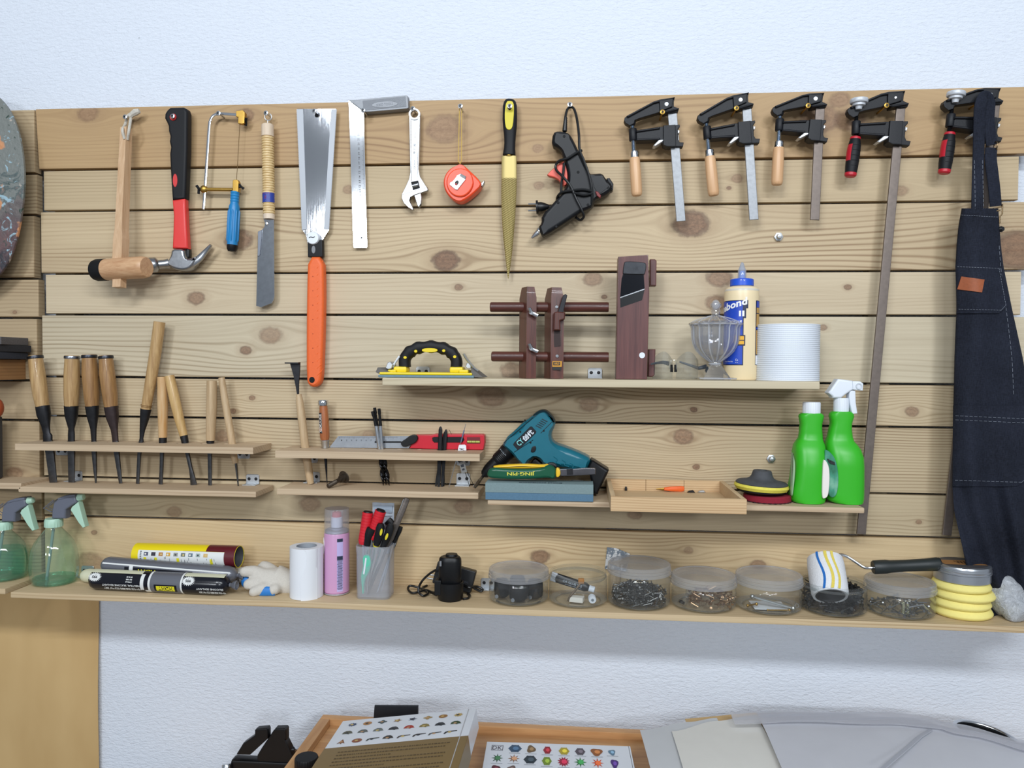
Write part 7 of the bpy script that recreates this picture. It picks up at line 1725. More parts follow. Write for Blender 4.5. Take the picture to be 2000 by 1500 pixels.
# paper packet and mint cutter body inside the cup
a = cp(825, 110, -.052); e = cp(800, 1000, -.060); e.z = zc
t = thing('paper_packet', 'pale silver paper packet at the back of the frosted cup', 'packet', (e.x, e.y, zc))
b = MB(); P = [cp(x, y, -.052) for x, y in ((708, 8), (944, 14), (940, 560), (706, 560))]
b.sheet(lambda u, v: (P[0].lerp(P[1], u)).lerp(P[3].lerp(P[2], u), v)+Vector((0, .0016*math.sin(u*9+v*4), 0)), 10, 8, .0012); pp = part('packet_front', b, pm('packet_silver', (190, 200, 210), .45, .2), t)
b = MB(); P2 = [cp(x, y, -.0545) for x, y in ((724, 40), (924, 44), (922, 120), (722, 116))]; b.add(P2, [(0, 1, 2, 3)]); b.tube([cp(742, 160, -.0545), cp(920, 150, -.0545)], .0006, 5); part('print', b, pm('packet_print', (150, 164, 178), .5), pp, kind='stuff')
a, e = cp(645, 580, -.108), cp(610, 830, -.104); 
t = thing('mint_cutter', 'mint green plastic cutter body seen through the cup wall', 'cutter', (e.x, e.y, zc))
b = MB(); b.flat(spline([a, a.lerp(e, .5)+Vector((.004, 0, 0)), e, Vector((e.x, e.y, zc+.006)), ], 5), [.005, .008, .0085, .009, .0085, .008, .008, .0075, .007, .006, .005, .004, .003, .002, .002, .001][:16], .004, 12, p=3); cb = part('body', b, pm('mint_green', (98, 196, 166), .4), t)
b = MB(); b.flat([a.lerp(e, .1)+Vector((.0005, -.0042, 0)), a.lerp(e, .8)+Vector((.0005, -.0042, 0))], .0018, .0008, 8); part('slider', b, WHITEP, cb)

# battery in its charger, adapter, cable
yc = -.085; cx = W(*kB2(1555, 900), yc).x; q = S(yc)/5.556
def hq(y): return W(*kB2(1555, y), yc).z
t = thing('battery_charger', 'black round charging cradle with its cable loops, holding the battery', 'charger', (cx, yc, zB))
b = MB(); r = 140*q; b.lathe([(.001, zB+.0006), (r*.94, zB+.0006), (r, zB+.004), (r*1.02, hq(900)), (r*1.03, hq(865)), (r*.93, hq(862)), (r*.90, hq(900)), (.001, hq(900))], (cx, yc, 0), (0, 0, 1), 40); cr = part('cradle', b, BLACKP, t)
b = MB(); b.box((cx-.030, yc-.020, zB+.012), (cx-.016, yc+.006, hq(830)), .002); part('cradle_latch', b, BLACKP, cr)
b = MB()
def ck(pts, rr=.0024): b.tube(spline([(lambda p: Vector((p.x, p.y, max(p.z, zB+rr+.0006))))(WZ(*kB2(x, y), zB+h)) for x, y, h in pts], 7), rr, 8)
ck([(1395, 740, .055), (1330, 780, .045), (1255, 850, .03), (1215, 920, .02), (1210, 980, .01), (1260, 1020, .004), (1310, 990, .004), (1250, 950, .006), (1170, 920, .010), (1110, 915, .010), (1095, 950, .006), (1140, 990, .004), (1220, 975, .006), (1300, 960, .006), (1400, 1010, .004)])
ck([(1300, 910, .004), (1250, 935, .003), (1300, 965, .003), (1400, 990, .003)]); ck([(1690, 900, .02), (1760, 930, .018), (1840, 920, .016), (1900, 950, .010), (1880, 970, .006), (1800, 930, .012), (1720, 880, .022)], .0028); ck([(1690, 1055, .003), (1745, 1045, .003), (1765, 1015, .003), (1740, 1000, .003)])
part('cable', b, CB, t)
t = thing('drill_battery', 'black clover-topped drill battery standing in the round charger', 'battery', (cx, yc, hq(900)))
b = MB(); n = 42; rg = []
for z, s in ((hq(895), .9), (hq(880), 1), (hq(640), 1), (hq(606), .97), (hq(590), .86)):
    rg.append([(cx+(r*.86*s*(1+.10*math.cos(3*(2*PI*j/n)+PI/2)))*math.cos(2*PI*j/n), yc+(r*.86*s*(1+.10*math.cos(3*(2*PI*j/n)+PI/2)))*math.sin(2*PI*j/n), z) for j in range(n)])
b.rings(rg); bb = part('battery_body', b, BLACKP, t, ang=50)
b = MB(); b.loft([(hq(600), cx+.001, yc+.006, r*.5, r*.45, 2.2), (hq(572), cx+.001, yc+.006, r*.45, r*.4, 2.2)], 26); part('contact_boss', b, BLACKP, bb)
b = MB(); b.box((cx-.0185, yc-.0255, hq(670)), (cx-.0145, yc-.0215, hq(615)), .0008); part('release_clip', b, pm('grey_plastic', (120, 122, 126), .4), bb)
ya = -.045; P = [WZ(*kB2(x, y), zB+h) for x, y, h in ()]
c = W(*kB2(1610, 850), -.040); M = Matrix.Translation((c.x, -.036, zB+.034)) @ Matrix.Rotation(R(14), 4, 'Y') @ Matrix.Rotation(R(-8), 4, 'X')
t = thing('power_adapter', 'black block power adapter tilted behind the battery charger', 'adapter', (c.x, -.036, zB))
b = MB(); b.box((-.044, -.014, -.025), (.040, .014, .022), .003); b.v = [M @ p for p in b.v]; b.v = [Vector((p.x, p.y, max(p.z, zB+.0008))) for p in b.v]; ad = part('adapter_body', b, BLACKP, t)
b = MB(); letters(b, 'DC', .008, .003, lambda x, y: M @ Vector((.026+x, -.0144, -.004+y))); part('lettering', b, pm('print_grey', (70, 74, 84), .6), ad)
b = MB()
for dz in (0, .008): b.tube([M @ Vector((-.044, -.004, -.018+dz)), M @ Vector((-.058, -.006, -.019+dz))], .0017, 8)
part('plug_pin', b, STEEL, ad)

# ------------------------------------------------------------------ clear jars
LIDM = clearplastic('lid_milky', (236, 238, 242), 1.0, .34, .12)
JY = -.0695
JARS = []
def jar(u, hw, vtop, label, lid=True, tall=True, group='clear jars on the bottom shelf', rr=None):
    r = min(.0640, hw*S(JY)); cx = W(u, 1150, JY).x; zt = W(u, vtop, JY).z; z0 = zB+.0006
    t = thing('plastic_jar', label, 'jar', (cx, JY, zB), group)
    zr = zt-.020 if lid else zt
    b = MB(); pr = [(.001, z0+.003), (r*.72, z0+.003), (r*.76, z0), (r*.86, z0), (r*.97, z0+.004), (r, z0+.010), (r, zr-.010), (r*.95, zr-.006)]
    if not lid:
        for i in range(3): pr += [(r*.93, zr-.012+.005*i), (r*.96, zr-.0095+.005*i)]
        pr += [(r*.93, zt)]
    else: pr += [(r*.93, zr-.002), (r*.93, zr+.010)]
    b.lathe(pr, (cx, JY, 0), (0, 0, 1), 56, cap=False); part('jar_wall', b, CLEAR, t)
    b = MB(); b.lathe([(r*.99, z0+.006), (r*.80, z0+.0035)], (cx, JY, 0), (0, 0, 1), 48, cap=False); b.tube([(cx+r*.80*math.cos(2*PI*j/48), JY+r*.80*math.sin(2*PI*j/48), z0+.0025) for j in range(48)], .0011, 6, closed=True); part('base_ring', b, clearplastic('ring_plastic', (226, 228, 228), 1.5, .25), t)
    if lid:
        b = MB(); b.lathe([(r*1.0, zt-.019), (r*1.025, zt-.0185), (r*1.03, zt-.014), (r*1.0, zt-.013), (r*1.015, zt-.012), (r*1.015, zt-.008), (r*1.0, zt-.007), (r*1.01, zt-.006), (r*1.0, zt-.002), (r*.965, zt), (r*.90, zt), (r*.885, zt-.0012), (.001, zt-.0012)], (cx, JY, 0), (0, 0, 1), 56, cap=False); part('lid', b, LIDM, t)
    JARS.append((cx, r, z0+.004, zt)); return t
jar(1013, 58.5, 1108, 'lidded clear jar with black rubber feet inside, leftmost of the jars')
jar(1129, 57, 1115, 'open clear jar holding a glue tube and white block', False)
jar(1248, 60, 1098, 'tallest lidded clear jar, filled with grey steel screws')
jar(1374, 61.5, 1120, 'lidded clear jar with a few brassy screws, right of the tallest jar')
jar(1501, 62, 1119, 'lidded clear jar with long silver bolts lying flat on its bottom')
jar(1627, 60, 1134, 'open clear jar of black screws under the paint roller', False)
jar(1757, 63, 1131, 'lidded clear jar with mixed steel hardware, under the roller grip')
# rubber feet
cx, r, z0, zt = JARS[0]
for i, (dx, dy, s, lab) in enumerate(((-.034, -.008, .82, 'black rubber foot at the left of the first jar'), (.002, -.026, 1.0, 'largest black rubber foot in the middle of the first jar'), (.034, -.006, .86, 'black rubber foot at the right of the first jar'), (-.004, .020, .86, 'black rubber foot at the back of the first jar'))):
    t = thing('rubber_foot', lab, 'furniture foot', (cx+dx, JY+dy, z0), 'black rubber feet in the first jar')
    b = MB(); b.lathe([(.001, 0), (.010*s, 0), (.0185*s, .006), (.0195*s, .018), (.0185*s, .032), (.015*s, .037), (.001, .037)], (cx+dx, JY+dy, z0+.0005), (0, 0, 1), 24); part('foot_body', b, BLACKM, t)
    b = MB(); b.lathe([(.0026, .003), (.004, .004), (.004, .0055)], (cx+dx-.008*s, JY+dy-.018*s, z0+.006), (-.4, -1, .3), 10, cap=True); part('steel_pin', b, STEEL, t)
# glue tube, white block, white cap, brown clip in jar 2
cx, r, z0, zt = JARS[1]
p0, p1 = Vector((cx-.048, JY-.004, z0+.044)), Vector((cx+.022, JY-.012, z0+.026))
t = thing('glue_tube', 'small black glue tube with white cap leaning inside the open jar', 'glue tube', (cx, JY, z0))
b = MB(); dd = p1-p0; b.flat([p0, p0.lerp(p1, .3), p0.lerp(p1, .9), p1], [.0098, .0098, .0092, .006], [.0012, .0055, .0085, .006], 18); tb = part('tube_body', b, pm('tube_black', (22, 24, 28), .35), t)
b = MB(); b.lathe([(.001, 0), (.0065, 0), (.0065, .011), (.005, .012), (.001, .012)], p1, dd, 18); part('tube_cap', b, WHITEP, t)
b = MB(); b.flat([p0-dd*.10, p0+dd*.06], .0099, .0016, 10, p=4); part('tube_fold', b, pm('tube_silver', (196, 200, 206), .35, .6), tb)
uu = dd.normalized(); vv = Vector((-uu.z, 0, uu.x)); b = MB(); letters(b, 'CA GLUE 502', .040, .0045, plane_fn(p0.lerp(p1, .52)+Vector((0, -.0090, .001)), uu, vv), .02); part('lettering', b, pm('print_light', (170, 180, 190), .5), tb); b = MB(); letters(b, 'strong adhesive', .034, .0024, plane_fn(p0.lerp(p1, .54)+Vector((0, -.0088, -.0046)), uu, vv)); part('lettering', b, pm('print_light', (170, 180, 190), .5), tb)
b = MB(); b.box((cx-.012, JY-.030, z0+.0008), (cx+.016, JY-.012, z0+.011), .0012, Matrix.Translation((cx, JY, 0)) @ Matrix.Rotation(R(-12), 4, 'Z') @ Matrix.Translation((-cx, -JY, 0))); solo('white_block', b, pm('chalk_white', (226, 222, 212), .8), 'small white eraser-like block on the floor of the open jar', 'block')
t = thing('bottle_cap', 'round white cap lying on its side in the open jar', 'cap', (cx+.030, JY-.030, z0)); c = Vector((cx+.029, JY-.034, z0+.0085))
b = MB(); b.lathe([(.001, 0), (.0070, 0), (.0078, .0015), (.0078, .013), (.001, .013)], c, (-.1, 1, .1), 24); cp_ = part('cap_shell', b, WHITEP, t)
b = MB(); b.lathe([(.0001, -.0006), (.0028, -.0005), (.003, .0)], c, (-.1, 1, .1), 14); part('cap_dimple', b, pm('dimple_grey', (120, 130, 140), .5), cp_)
t = thing('spring_clip', 'bent brown metal clip leaning against the glue tube in the open jar', 'clip', (cx-.012, JY, z0))
b = MB(); b.tube(spline([(cx-.020, JY-.026, z0+.002), (cx-.016, JY-.026, z0+.012), (cx-.004, JY-.023, z0+.026), (cx+.004, JY-.019, z0+.036)], 5), .0022, 8); part('wire', b, pm('clip_brown', (112, 96, 78), .5, .5), t)
b = MB(); b.box((cx+.000, JY-.022, z0+.037), (cx+.012, JY-.014, z0+.047), .0012); part('amber_tip', b, pm('amber_plastic', (172, 112, 40), .35), t)
# putty knife behind jar 3
kP = kJ1
t = thing('putty_knife', 'paint-smeared putty knife blade standing behind the tallest jar', 'putty knife', (W(*kP(1090, 400), -.004).x, -.005, zB))
PK = NT('smeared_steel'); PK.p(.5, .3); PK.color(PK.mix(PK.rng(PK.noise(PK.obj(), 60.0, 5.0, .7), .5, .54), lin((122, 132, 142)), lin((226, 226, 224))))
P = [W(*p, -.0055) for p in PX(kP, [(1003, 75), (1070, 80), (1180, 125), (1150, 260), (985, 240)])]
b = MB(); b.poly([(p.x, p.z) for p in P], -.0055, -.0040, .0003, 1); part('blade', b, PK.m, t)
b = MB(); a = W(*kP(1065, 250), -.005); b.flat([a, Vector((a.x, -.006, zB+.045)), Vector((a.x, -.009, zB+.001))], [.016, .011, .010], [.002, .004, .004], 14, p=3); part('handle', b, CH3, t)

# loose hardware
def pile(cx, cy, z0, r, h, n, ln, rad, mat, name, label, cat, seed, head=True, low=0.0, skip=None):
    random.seed(seed); b = MB()
    for i in range(n):
        a = random.random()*2*PI; rr = r*math.sqrt(random.random()); zz = z0+.002+low+(h*(1-(rr/r)**2*.35))*random.random()
        c = Vector((cx+rr*math.cos(a), cy+rr*math.sin(a), zz))
        if skip and skip(c): continue
        th = random.random()*2*PI; ph = random.uniform(-.5, .5)
        d = Vector((math.cos(th)*math.cos(ph), math.sin(th)*math.cos(ph), math.sin(ph)))*ln*random.uniform(.7, 1.1)/2
        for sgn in (1, -1):
            p = c+d*sgn
            q_ = math.hypot(p.x-cx, p.y-cy)
            if q_ > r*.97: s_ = r*.97/q_; p.x = cx+(p.x-cx)*s_; p.y = cy+(p.y-cy)*s_
            p.z = max(p.z, z0+.002)
            if sgn == 1: p1 = p
            else: p2 = p
        b.tube([p1, p2], [rad, rad*.7], 5)
        if head: b.lathe([(.0003, 0), (rad*2.2, .0003), (rad*1.1, rad*1.6)], p1, p2-p1, 6)
    return solo(name, b, mat, label, cat, base=(cx, cy, z0), kind='stuff')
cx, r, z0, zt = JARS[2]
pile(cx, JY, z0, r*.89, .034, 420, .024, .0011, pm('screw_grey', (120, 120, 118), .38, .9, .3, 200), 'screw_pile', 'heap of grey steel screws filling the lower half of the tallest jar', 'screws', 11)
cx, r, z0, zt = JARS[3]
pile(cx+.012, JY-.006, z0, r*.80, .026, 80, .019, .0014, pm('screw_brassy', (168, 138, 108), .3, .95), 'screw_pile', 'small heap of brassy screws in the jar right of the tallest jar', 'screws', 12)
t = thing('clear_knob', 'clear faceted plastic knob at the left inside the brassy screw jar', 'knob', (cx-.040, JY-.018, z0)); b = MB(); b.lathe([(.001, 0), (.006, .001), (.008, .012), (.004, .020), (.007, .030), (.001, .034)], (cx-.042, JY-.018, z0+.001), (.4, 0, 1), 8); part('knob_body', b, CLEAR, t)
b = MB(); b.lathe([(.001, -.001), (.006, 0), (.0055, .005), (.001, .006)], (cx-.046, JY-.020, z0+.004), (.4, 0, 1), 12); part('knob_foot', b, DARKST, t)
cx, r, z0, zt = JARS[4]
BOLT = pm('zinc_bolt', (190, 192, 190), .3, .95)
for i, (x0, y0, z_0, x1, y1, z_1, rad, mt, lab) in enumerate(((-.036, -.02, .022, .040, -.030, .004, .0028, BOLT, 'long silver rod slanting across the inside of the bolt jar'), (-.012, -.046, .004, .030, -.042, .004, .0013, BRASS, 'thin brassy rod with beads on the floor of the bolt jar'), (-.044, -.018, .003, -.030, -.030, .010, .0018, BRASS, 'short brassy hook at the left inside the bolt jar'))):
    t = thing('loose_bolt', lab, 'bolt', (cx+x0, JY+y0, z0)); p0, p1 = Vector((cx+x0, JY+y0, z0+z_0)), Vector((cx+x1, JY+y1, z0+z_1))
    b = MB(); b.tube([p0, p1], rad, 10); part('shank', b, mt, t)
    b = MB(); b.ball(p0, rad*1.7, 10); part('head', b, mt, t)
    b = MB(); b.ball(p1, rad*1.9, 10); part('nut', b, mt, t)
b = MB(); b.box((cx-.034, JY-.034, z0+.0006), (cx+.030, JY+.020, z0+.0018), .0004); solo('paper_slip', b, pm('slip_white', (216, 220, 224), .6), 'white paper slip on the floor of the bolt jar', 'paper')
t = thing('eye_screw', 'bright screw eye at the right end inside the bolt jar', 'screw eye', (cx+.050, JY-.018, z0)); b = MB(); b.tube([(cx+.050+.004*math.cos(2*PI*j/14), JY-.020, z0+.0065+.004*math.sin(2*PI*j/14)) for j in range(14)], .0012, 6, closed=True); part('eye', b, STEEL, t); b = MB(); b.tube([(cx+.046, JY-.020, z0+.006), (cx+.036, JY-.022, z0+.003)], .0013, 6); part('shank', b, STEEL, t)
cx, r, z0, zt = JARS[5]
pile(cx, JY, z0, r*.90, .056, 640, .024, .0016, pm('screw_black', (9, 9, 11), .5, 0), 'screw_pile', 'heap of black screws in the open jar under the paint roller', 'screws', 13, skip=lambda c: abs(c.x-W(1622, 1160, -.1).x) < .040 and c.y < -.050 and c.z > zB+.020)
cx, r, z0, zt = JARS[6]
pile(cx-.006, JY-.010, z0, r*.86, .020, 64, .032, .0014, pm('hardware_steel', (150, 152, 154), .28, .95), 'hardware_pile', 'mixed steel screws and rods on the floor of the rightmost jar', 'hardware', 14)
t = thing('hex_key', 'bent steel hex key standing up in the rightmost jar', 'hex key', (cx+.03, JY-.03, z0)); b = MB(); b.tube(spline([(cx-.010, JY-.030, z0+.010), (cx+.020, JY-.034, z0+.018), (cx+.030, JY-.034, z0+.020), (cx+.034, JY-.034, z0+.016), (cx+.046, JY-.032, z0+.004)], 4), .0018, 6); part('bar', b, STEEL, t)
for i, (dx, dz, lab) in enumerate(((-.008, .012, 'pale metal plate standing on edge in the rightmost jar, left of a pair'), (.000, .008, 'pale metal plate standing on edge in the rightmost jar, right of a pair'))):
    b = MB(); b.box((cx+dx-.0022, JY-.040, z0+.003), (cx+dx+.0022, JY-.034, z0+.014+dz), .0006); solo('metal_plate', b, pm('pale_gilt', (206, 204, 170), .25, .8), lab, 'plate')

# paint roller
t = thing('paint_roller', 'white fleece paint roller with blue and yellow stripes resting on the jars', 'paint roller', (W(*kJ2(690, 400), -.12).x, -.10, JARS[5][3]-.03))
p0, p1 = W(*kJ2(696, 396), -.100), W(*kJ2(657, 138), -.046)
ax = (p1-p0); L = ax.length; rr = .0345
FLE = pm('fleece_white', (228, 230, 234), .98, 0, .1, 400, 1.0, 500)
b = MB(); b.lathe([(rr*.80, .001), (rr*.93, 0), (rr*1.0, .006), (rr*1.02, L*.3), (rr*1.02, L*.8), (rr*.98, L*.97), (rr*.85, L), (.001, L)], p0, ax, 40, cap=False); fl_ = part('fleece_cover', b, FLE, t)
b = MB(); b.lathe([(rr*.80, .002), (rr*.78, .0005), (rr*.72, .001), (rr*.70, .03), (.001, .03)], p0, ax, 36, cap=False); part('core_end', b, pm('core_dark', (26, 27, 30), .6), t)
ad = ax.normalized(); fu = Vector((0, -1, 0)); fu = (fu-ad*fu.dot(ad)).normalized(); fw = ad.cross(fu); fw = fw if fw.x > 0 else -fw
for ang, wd2, cn, cc in ((-.62, .0045, 'stripe_blue', (36, 110, 190)), (-.18, .0055, 'stripe_yellow', (226, 206, 96)), (.18, .0050, 'stripe_yellow', (226, 206, 96))):
    b = MB(); b.grid(lambda u, v: p0+ad*(L*(.02+.96*v))+(fu*math.cos(ang+(u-.5)*wd2/rr+.12*math.sin(v*5))+fw*math.sin(ang+(u-.5)*wd2/rr+.12*math.sin(v*5)))*rr*1.03, 4, 20); part('stripe', b, pm(cn, cc, .95, 0, .2, 400, .8, 500), fl_)
yh = -.072
b = MB(); b.tube(spline([p0+ad*L*.9, W(*kJ2(750, 118), -.055), W(*kJ2(800, 124), -.060), W(*kJ2(860, 160), -.066), W(*kJ2(918, 198), yh), W(*kJ2(955, 204), yh), W(*kJ2(1000, 200), yh)], 6), .0028, 10); part('wire_frame', b, STEEL, t)
g0, g1 = W(*kJ2(982, 200), yh), W(*kJ2(1428, 178), yh); dd = g1-g0; Lg = dd.length; q = S(yh)/3.448
b = MB(); b.lathe([(.001, 0), (40*q, 0), (44*q, .002), (45*q, Lg*.10), (45*q, Lg*.2), (40*q, Lg*.27), (38*q, Lg*.5), (40*q, Lg*.8), (44*q, Lg*.97), (41*q, Lg), (.001, Lg)], g0, dd, 28); hg = part('grip', b, pm('grip_dark_green', (32, 38, 38), .45), t)
b = MB(); b.lathe([(38*q, Lg-.0005), (42*q, Lg+.0008), (36*q, Lg+.0012), (.001, Lg+.0012)], g0, dd, 24); part('grip_end', b, BLACKP, hg)

# stack of yellow foam pads with a tin on top
yp = -.068; q = S(yp)/3.448; cx = W(*kJ2(1576, 480), yp).x
zz = zB+.0006
FY = pm('foam_yellow', (238, 224, 134), .8, 0, .06, 200)
for i, (dx, rad) in enumerate(((0, 180), (-6, 176), (8, 184), (-4, 172))):
    b = MB(); r = rad*q; h = .0168
    b.lathe([(.001, 0), (r*.90, 0), (r*.97, .0028), (r, .0055), (r, .0075), (r*.95, .0125), (r*.88, h-.0006), (.001, h-.0006)], (cx+dx*q, yp, zz), (0, 0, 1), 48)
    solo('foam_pad', b, FY, ('yellow foam polishing pad at the bottom of the stack of four', 'yellow foam polishing pad second from the bottom of the stack', 'yellow foam polishing pad third from the bottom, the widest one', 'yellow foam polishing pad at the top, directly under the tin')[i], 'polishing pad', 'yellow foam pads on the bottom shelf'); zz += h
t = thing('wax_tin', 'round silver tin with brown label lid on top of the yellow foam pads', 'tin', (cx, yp, zz)); r = 164*q; zz += .0004; h = .033
b = MB(); b.lathe([(.001, 0), (r*.97, 0), (r, .001), (r, .016), (r*.985, .0165), (.001, .0165)], (cx, yp, zz), (0, 0, 1), 52); part('tin_body', b, pm('tin_aluminium', (196, 200, 206), .3, .9), t)
b = MB(); b.lathe([(r*1.0, .0165), (r*1.035, .017), (r*1.035, .019), (r*1.015, .020), (r*1.025, .0215), (r*1.025, .024), (r*1.01, .025), (r*1.015, .0285), (r*.99, .031), (r*.94, .0318), (.001, .0318)], (cx, yp, zz), (0, 0, 1), 52); ld = part('lid', b, pm('tin_aluminium', (196, 200, 206), .3, .9), t)
b = MB(); b.lathe([(.001, .0322), (r*.88, .0322), (r*.88, .0318)], (cx, yp, zz), (0, 0, 1), 48, cap=False); lb = part('lid_label', b, pm('label_dark_grey', (70, 68, 70), .5), ld)
b = MB(); n = 24; b.add([(cx+(x)*r, yp+y*r, zz+.0325) for x, y in ((-.8, -.35), (.78, -.38), (.80, .34), (-.78, .38))], [(0, 1, 2, 3)]); lb2 = part('label_brown', b, pm('label_brown', (150, 106, 62), .5), lb)
b = MB(); letters(b, 'WAX', .034, .020, plane_fn((cx+.004, yp, zz+.0328), (1, 0, 0), (0, 1, 0)), .03); part('lettering', b, pm('print_dark_brown', (70, 44, 30), .6), lb2)
# crumpled clear bag
yy = -.075; c = W(*kJ2(1880, 490), yy)
b = MB(); b.ball((c.x, yy, zB+.036), .034, 20, (1, .9, 1)); b.ball((c.x+.026, yy+.004, zB+.032), .032, 20, (1.2, .9, .95)); b.ball((c.x+.060, yy, zB+.026), .026, 20, (1.1, 1, .9)); b.ball((c.x-.006, yy-.004, zB+.058), .020, 16); b.ball((c.x+.002, yy-.022, zB+.020), .021, 16)
fb = fuse('x', b, .0034, None, None, 3, .008, 42, seed=4)
for p in fb.v: p.z = max(p.z, zB+.001); p.y = max(-.132, min(-.012, p.y))
BAG = NT('crumpled_film'); BAG.p(.22); BAG.color(lin((214, 218, 224))); BAG.b.inputs['Transmission Weight'].default_value = .35; BAG.b.inputs['Subsurface Weight'].default_value = 0.0
BAG.bump(BAG.noise(BAG.obj(), 90.0, 5.0, .6, 1.5), .9, .006)
solo('plastic_bag', fb, BAG.m, 'crumpled milky plastic bag at the right end of the bottom shelf', 'bag', ang=50)

# ------------------------------------------------------------------ left edge things
LK = [(640, 670, (0, 60), (88, 86, 90), 'topmost grey abrasive block of the stack at the left edge'), (668, 690, (0, 57), (44, 46, 54), 'dark abrasive block in the middle of the stack at the left edge'), (682, 700, (0, 56), (48, 56, 70), 'bluish black abrasive block at the bottom of the stack at the left edge')]
kL = crop(0, 600, 3.75)
yl = -.075
zsh = W(*kL(100, 392), yl).z
xr = W(45, 720, -.01).x
t = thing('wooden_block', 'pine block shelf at the left edge under the dark abrasive blocks', 'wood block', (xr-.06, -.05, W(20, 743, yl).z))
b = MB(); b.box((xr-.16, -.10, W(20, 743, -.1).z), (xr, -.005, W(20, 704, -.1).z), .002); part('block_body', b, pine('block_pine', (206, 172, 126), (166, 128, 86), across='z', seed=5, freq=120, lines=.4), t)
b = MB(); x2 = W(45, 720, -.01).x; b.box((x2-.009, -.1005, W(20, 743, -.1).z), (x2+.002, -.004, W(20, 702, -.1).z), .001); part('end_strip', b, pine('block_pine_end', (164, 122, 78), (130, 92, 56), across='z', seed=6, freq=120, lines=.4), t)
zz = W(20, 702, -.1).z+.0006
for i, (rt, hgt, col, lab, ex, rot) in enumerate((('b', .015, (46, 50, 60), 'bluish black sanding block at the bottom of the left edge stack', 56, 2), ('m', .015, (40, 40, 44), 'dark sanding block with worn cork-coloured side, middle of the left edge stack', 59, -3), ('t', .0165, (96, 92, 92), 'lighter grey sanding block on top of the left edge stack', 58, 4))):
    x2 = W(ex, 680, -.016).x; M = Matrix.Translation((x2, -.06, 0)) @ Matrix.Rotation(R(rot), 4, 'Z')
    b = MB(); b.box((-.13, -.045, zz), (0, .045, zz+hgt), .0015, M)
    t = thing('sanding_block', lab, 'sanding block', (x2-.06, -.06, zz), 'dark sanding blocks at the left edge'); part('block_body', b, pm('abrasive_'+rt, col, .9, 0, .4, 400, .5, 900), t)
    if rt == 'm':
        b = MB(); b.box((-.131, -.0455, zz+.001), (-.034, -.044, zz+hgt-.001), 0, M); part('cork_side', b, pm('cork', (146, 110, 72), .9, 0, .5, 300), t)
    zz += hgt+.0005
# dark tool end at the far left above the short shelf
za = W(20, 944, -.05).z
t = thing('wood_plane', 'dark tool standing at the extreme left edge above the short shelf', 'tool', (W(-8, 940, -.07).x, -.05, za))
xx = W(6, 870, -.036).x; b = MB(); zs_ = W(41, 944, -RD).z+.0006; b.box((xx-.05, -.085, zs_), (xx, -.035, W(5, 815, -.07).z), .004); part('tool_body', b, pm('dark_grey_tool', (46, 48, 52), .5), t)
b = MB(); a = W(0, 792, -.06); b.ball((a.x-.006, -.06, W(0, 797, -.06).z), .016, 16, (.8, .8, 1.3)); part('knob', b, pm('knob_chestnut', (150, 66, 34), .4), t)

# ------------------------------------------------------------------ work table and what lies on it
zT = .695
b = MB(); b.box((-.95, -.62, zT-.03), (1.6, -.02, zT), .002)
t = thing('work_table', 'work table below the frame carrying the books and papers', 'table', (.5, -.32, 0))
part('table_top', b, wood('table_top_wood', (200, 160, 112), (170, 128, 84), 'x', 30, .1, .5), t)
for x in (-.90, 1.5):
    for y in (-.58, -.08):
        b = MB(); b.box((x, y, 0), (x+.05, y+.05, zT-.03), .002); part('leg', b, wood('table_leg_wood', (200, 160, 112), (170, 128, 84), 'z', 30, .1, .5), t)
b = MB(); b.box((-3.6, -3.0, -.05), (3.2, WALLY, 0)); solo('floor', b, pm('grey_floor', (120, 118, 116), .6, 0, .2, 6), 'grey workshop floor', 'floor', kind='structure')
kT = crop(420, 1350, 3.704); kT2 = crop(900, 1370, 5.0); kT3 = crop(1200, 1230, 2.5)
zR = W(*kT(850, 170), -.02).z; BX = wood('box_beech', (204, 158, 108), (174, 124, 78), 'x', 40, .08, .5); BXY = wood('box_beech_side', (204, 160, 112), (176, 128, 82), 'y', 40, .08, .5)
xl = WZ(*kT(780, 168), zR).x; xr = .62; yb0 = -.02; yf = -.40
t = thing('wooden_box', 'open wooden box with thick rims under the two books', 'box', ((xl+xr)/2, -.2, zT))
for nm, lo, hi, mm in (('back_board', (xl, yb0-.020, zT+.0006), (xr, yb0, zR), BX), ('side_board', (xl, yf, zT+.0006), (xl+.022, yb0-.0202, zR), BXY), ('side_board', (xr-.022, yf, zT+.0006), (xr, yb0-.0202, zR), BXY), ('front_board', (xl, yf-.020, zT+.0006), (xr, yf-.0002, zR), BX), ('box_floor', (xl+.022, yf, .830), (xr-.022, yb0-.0202, .8412), BX)):
    b = MB(); b.box(lo, hi, .0015); part(nm, b, mm, t)
# black tablet-like case leaning in the box
P = [W(*p, -.045) for p in PX(kT, [(1158, 98), (1472, 100), (1474, 240), (1112, 240)])]
b = MB(); b.poly([(p.x, p.z) for p in P[:2]]+[(P[2].x, zT+.01), (P[3].x, zT+.01)], -.052, -.043, .002, 2, True); solo('black_case', b, pm('navy_case', (20, 23, 30), .55), 'flat black case standing at the box back behind the large book', 'case')
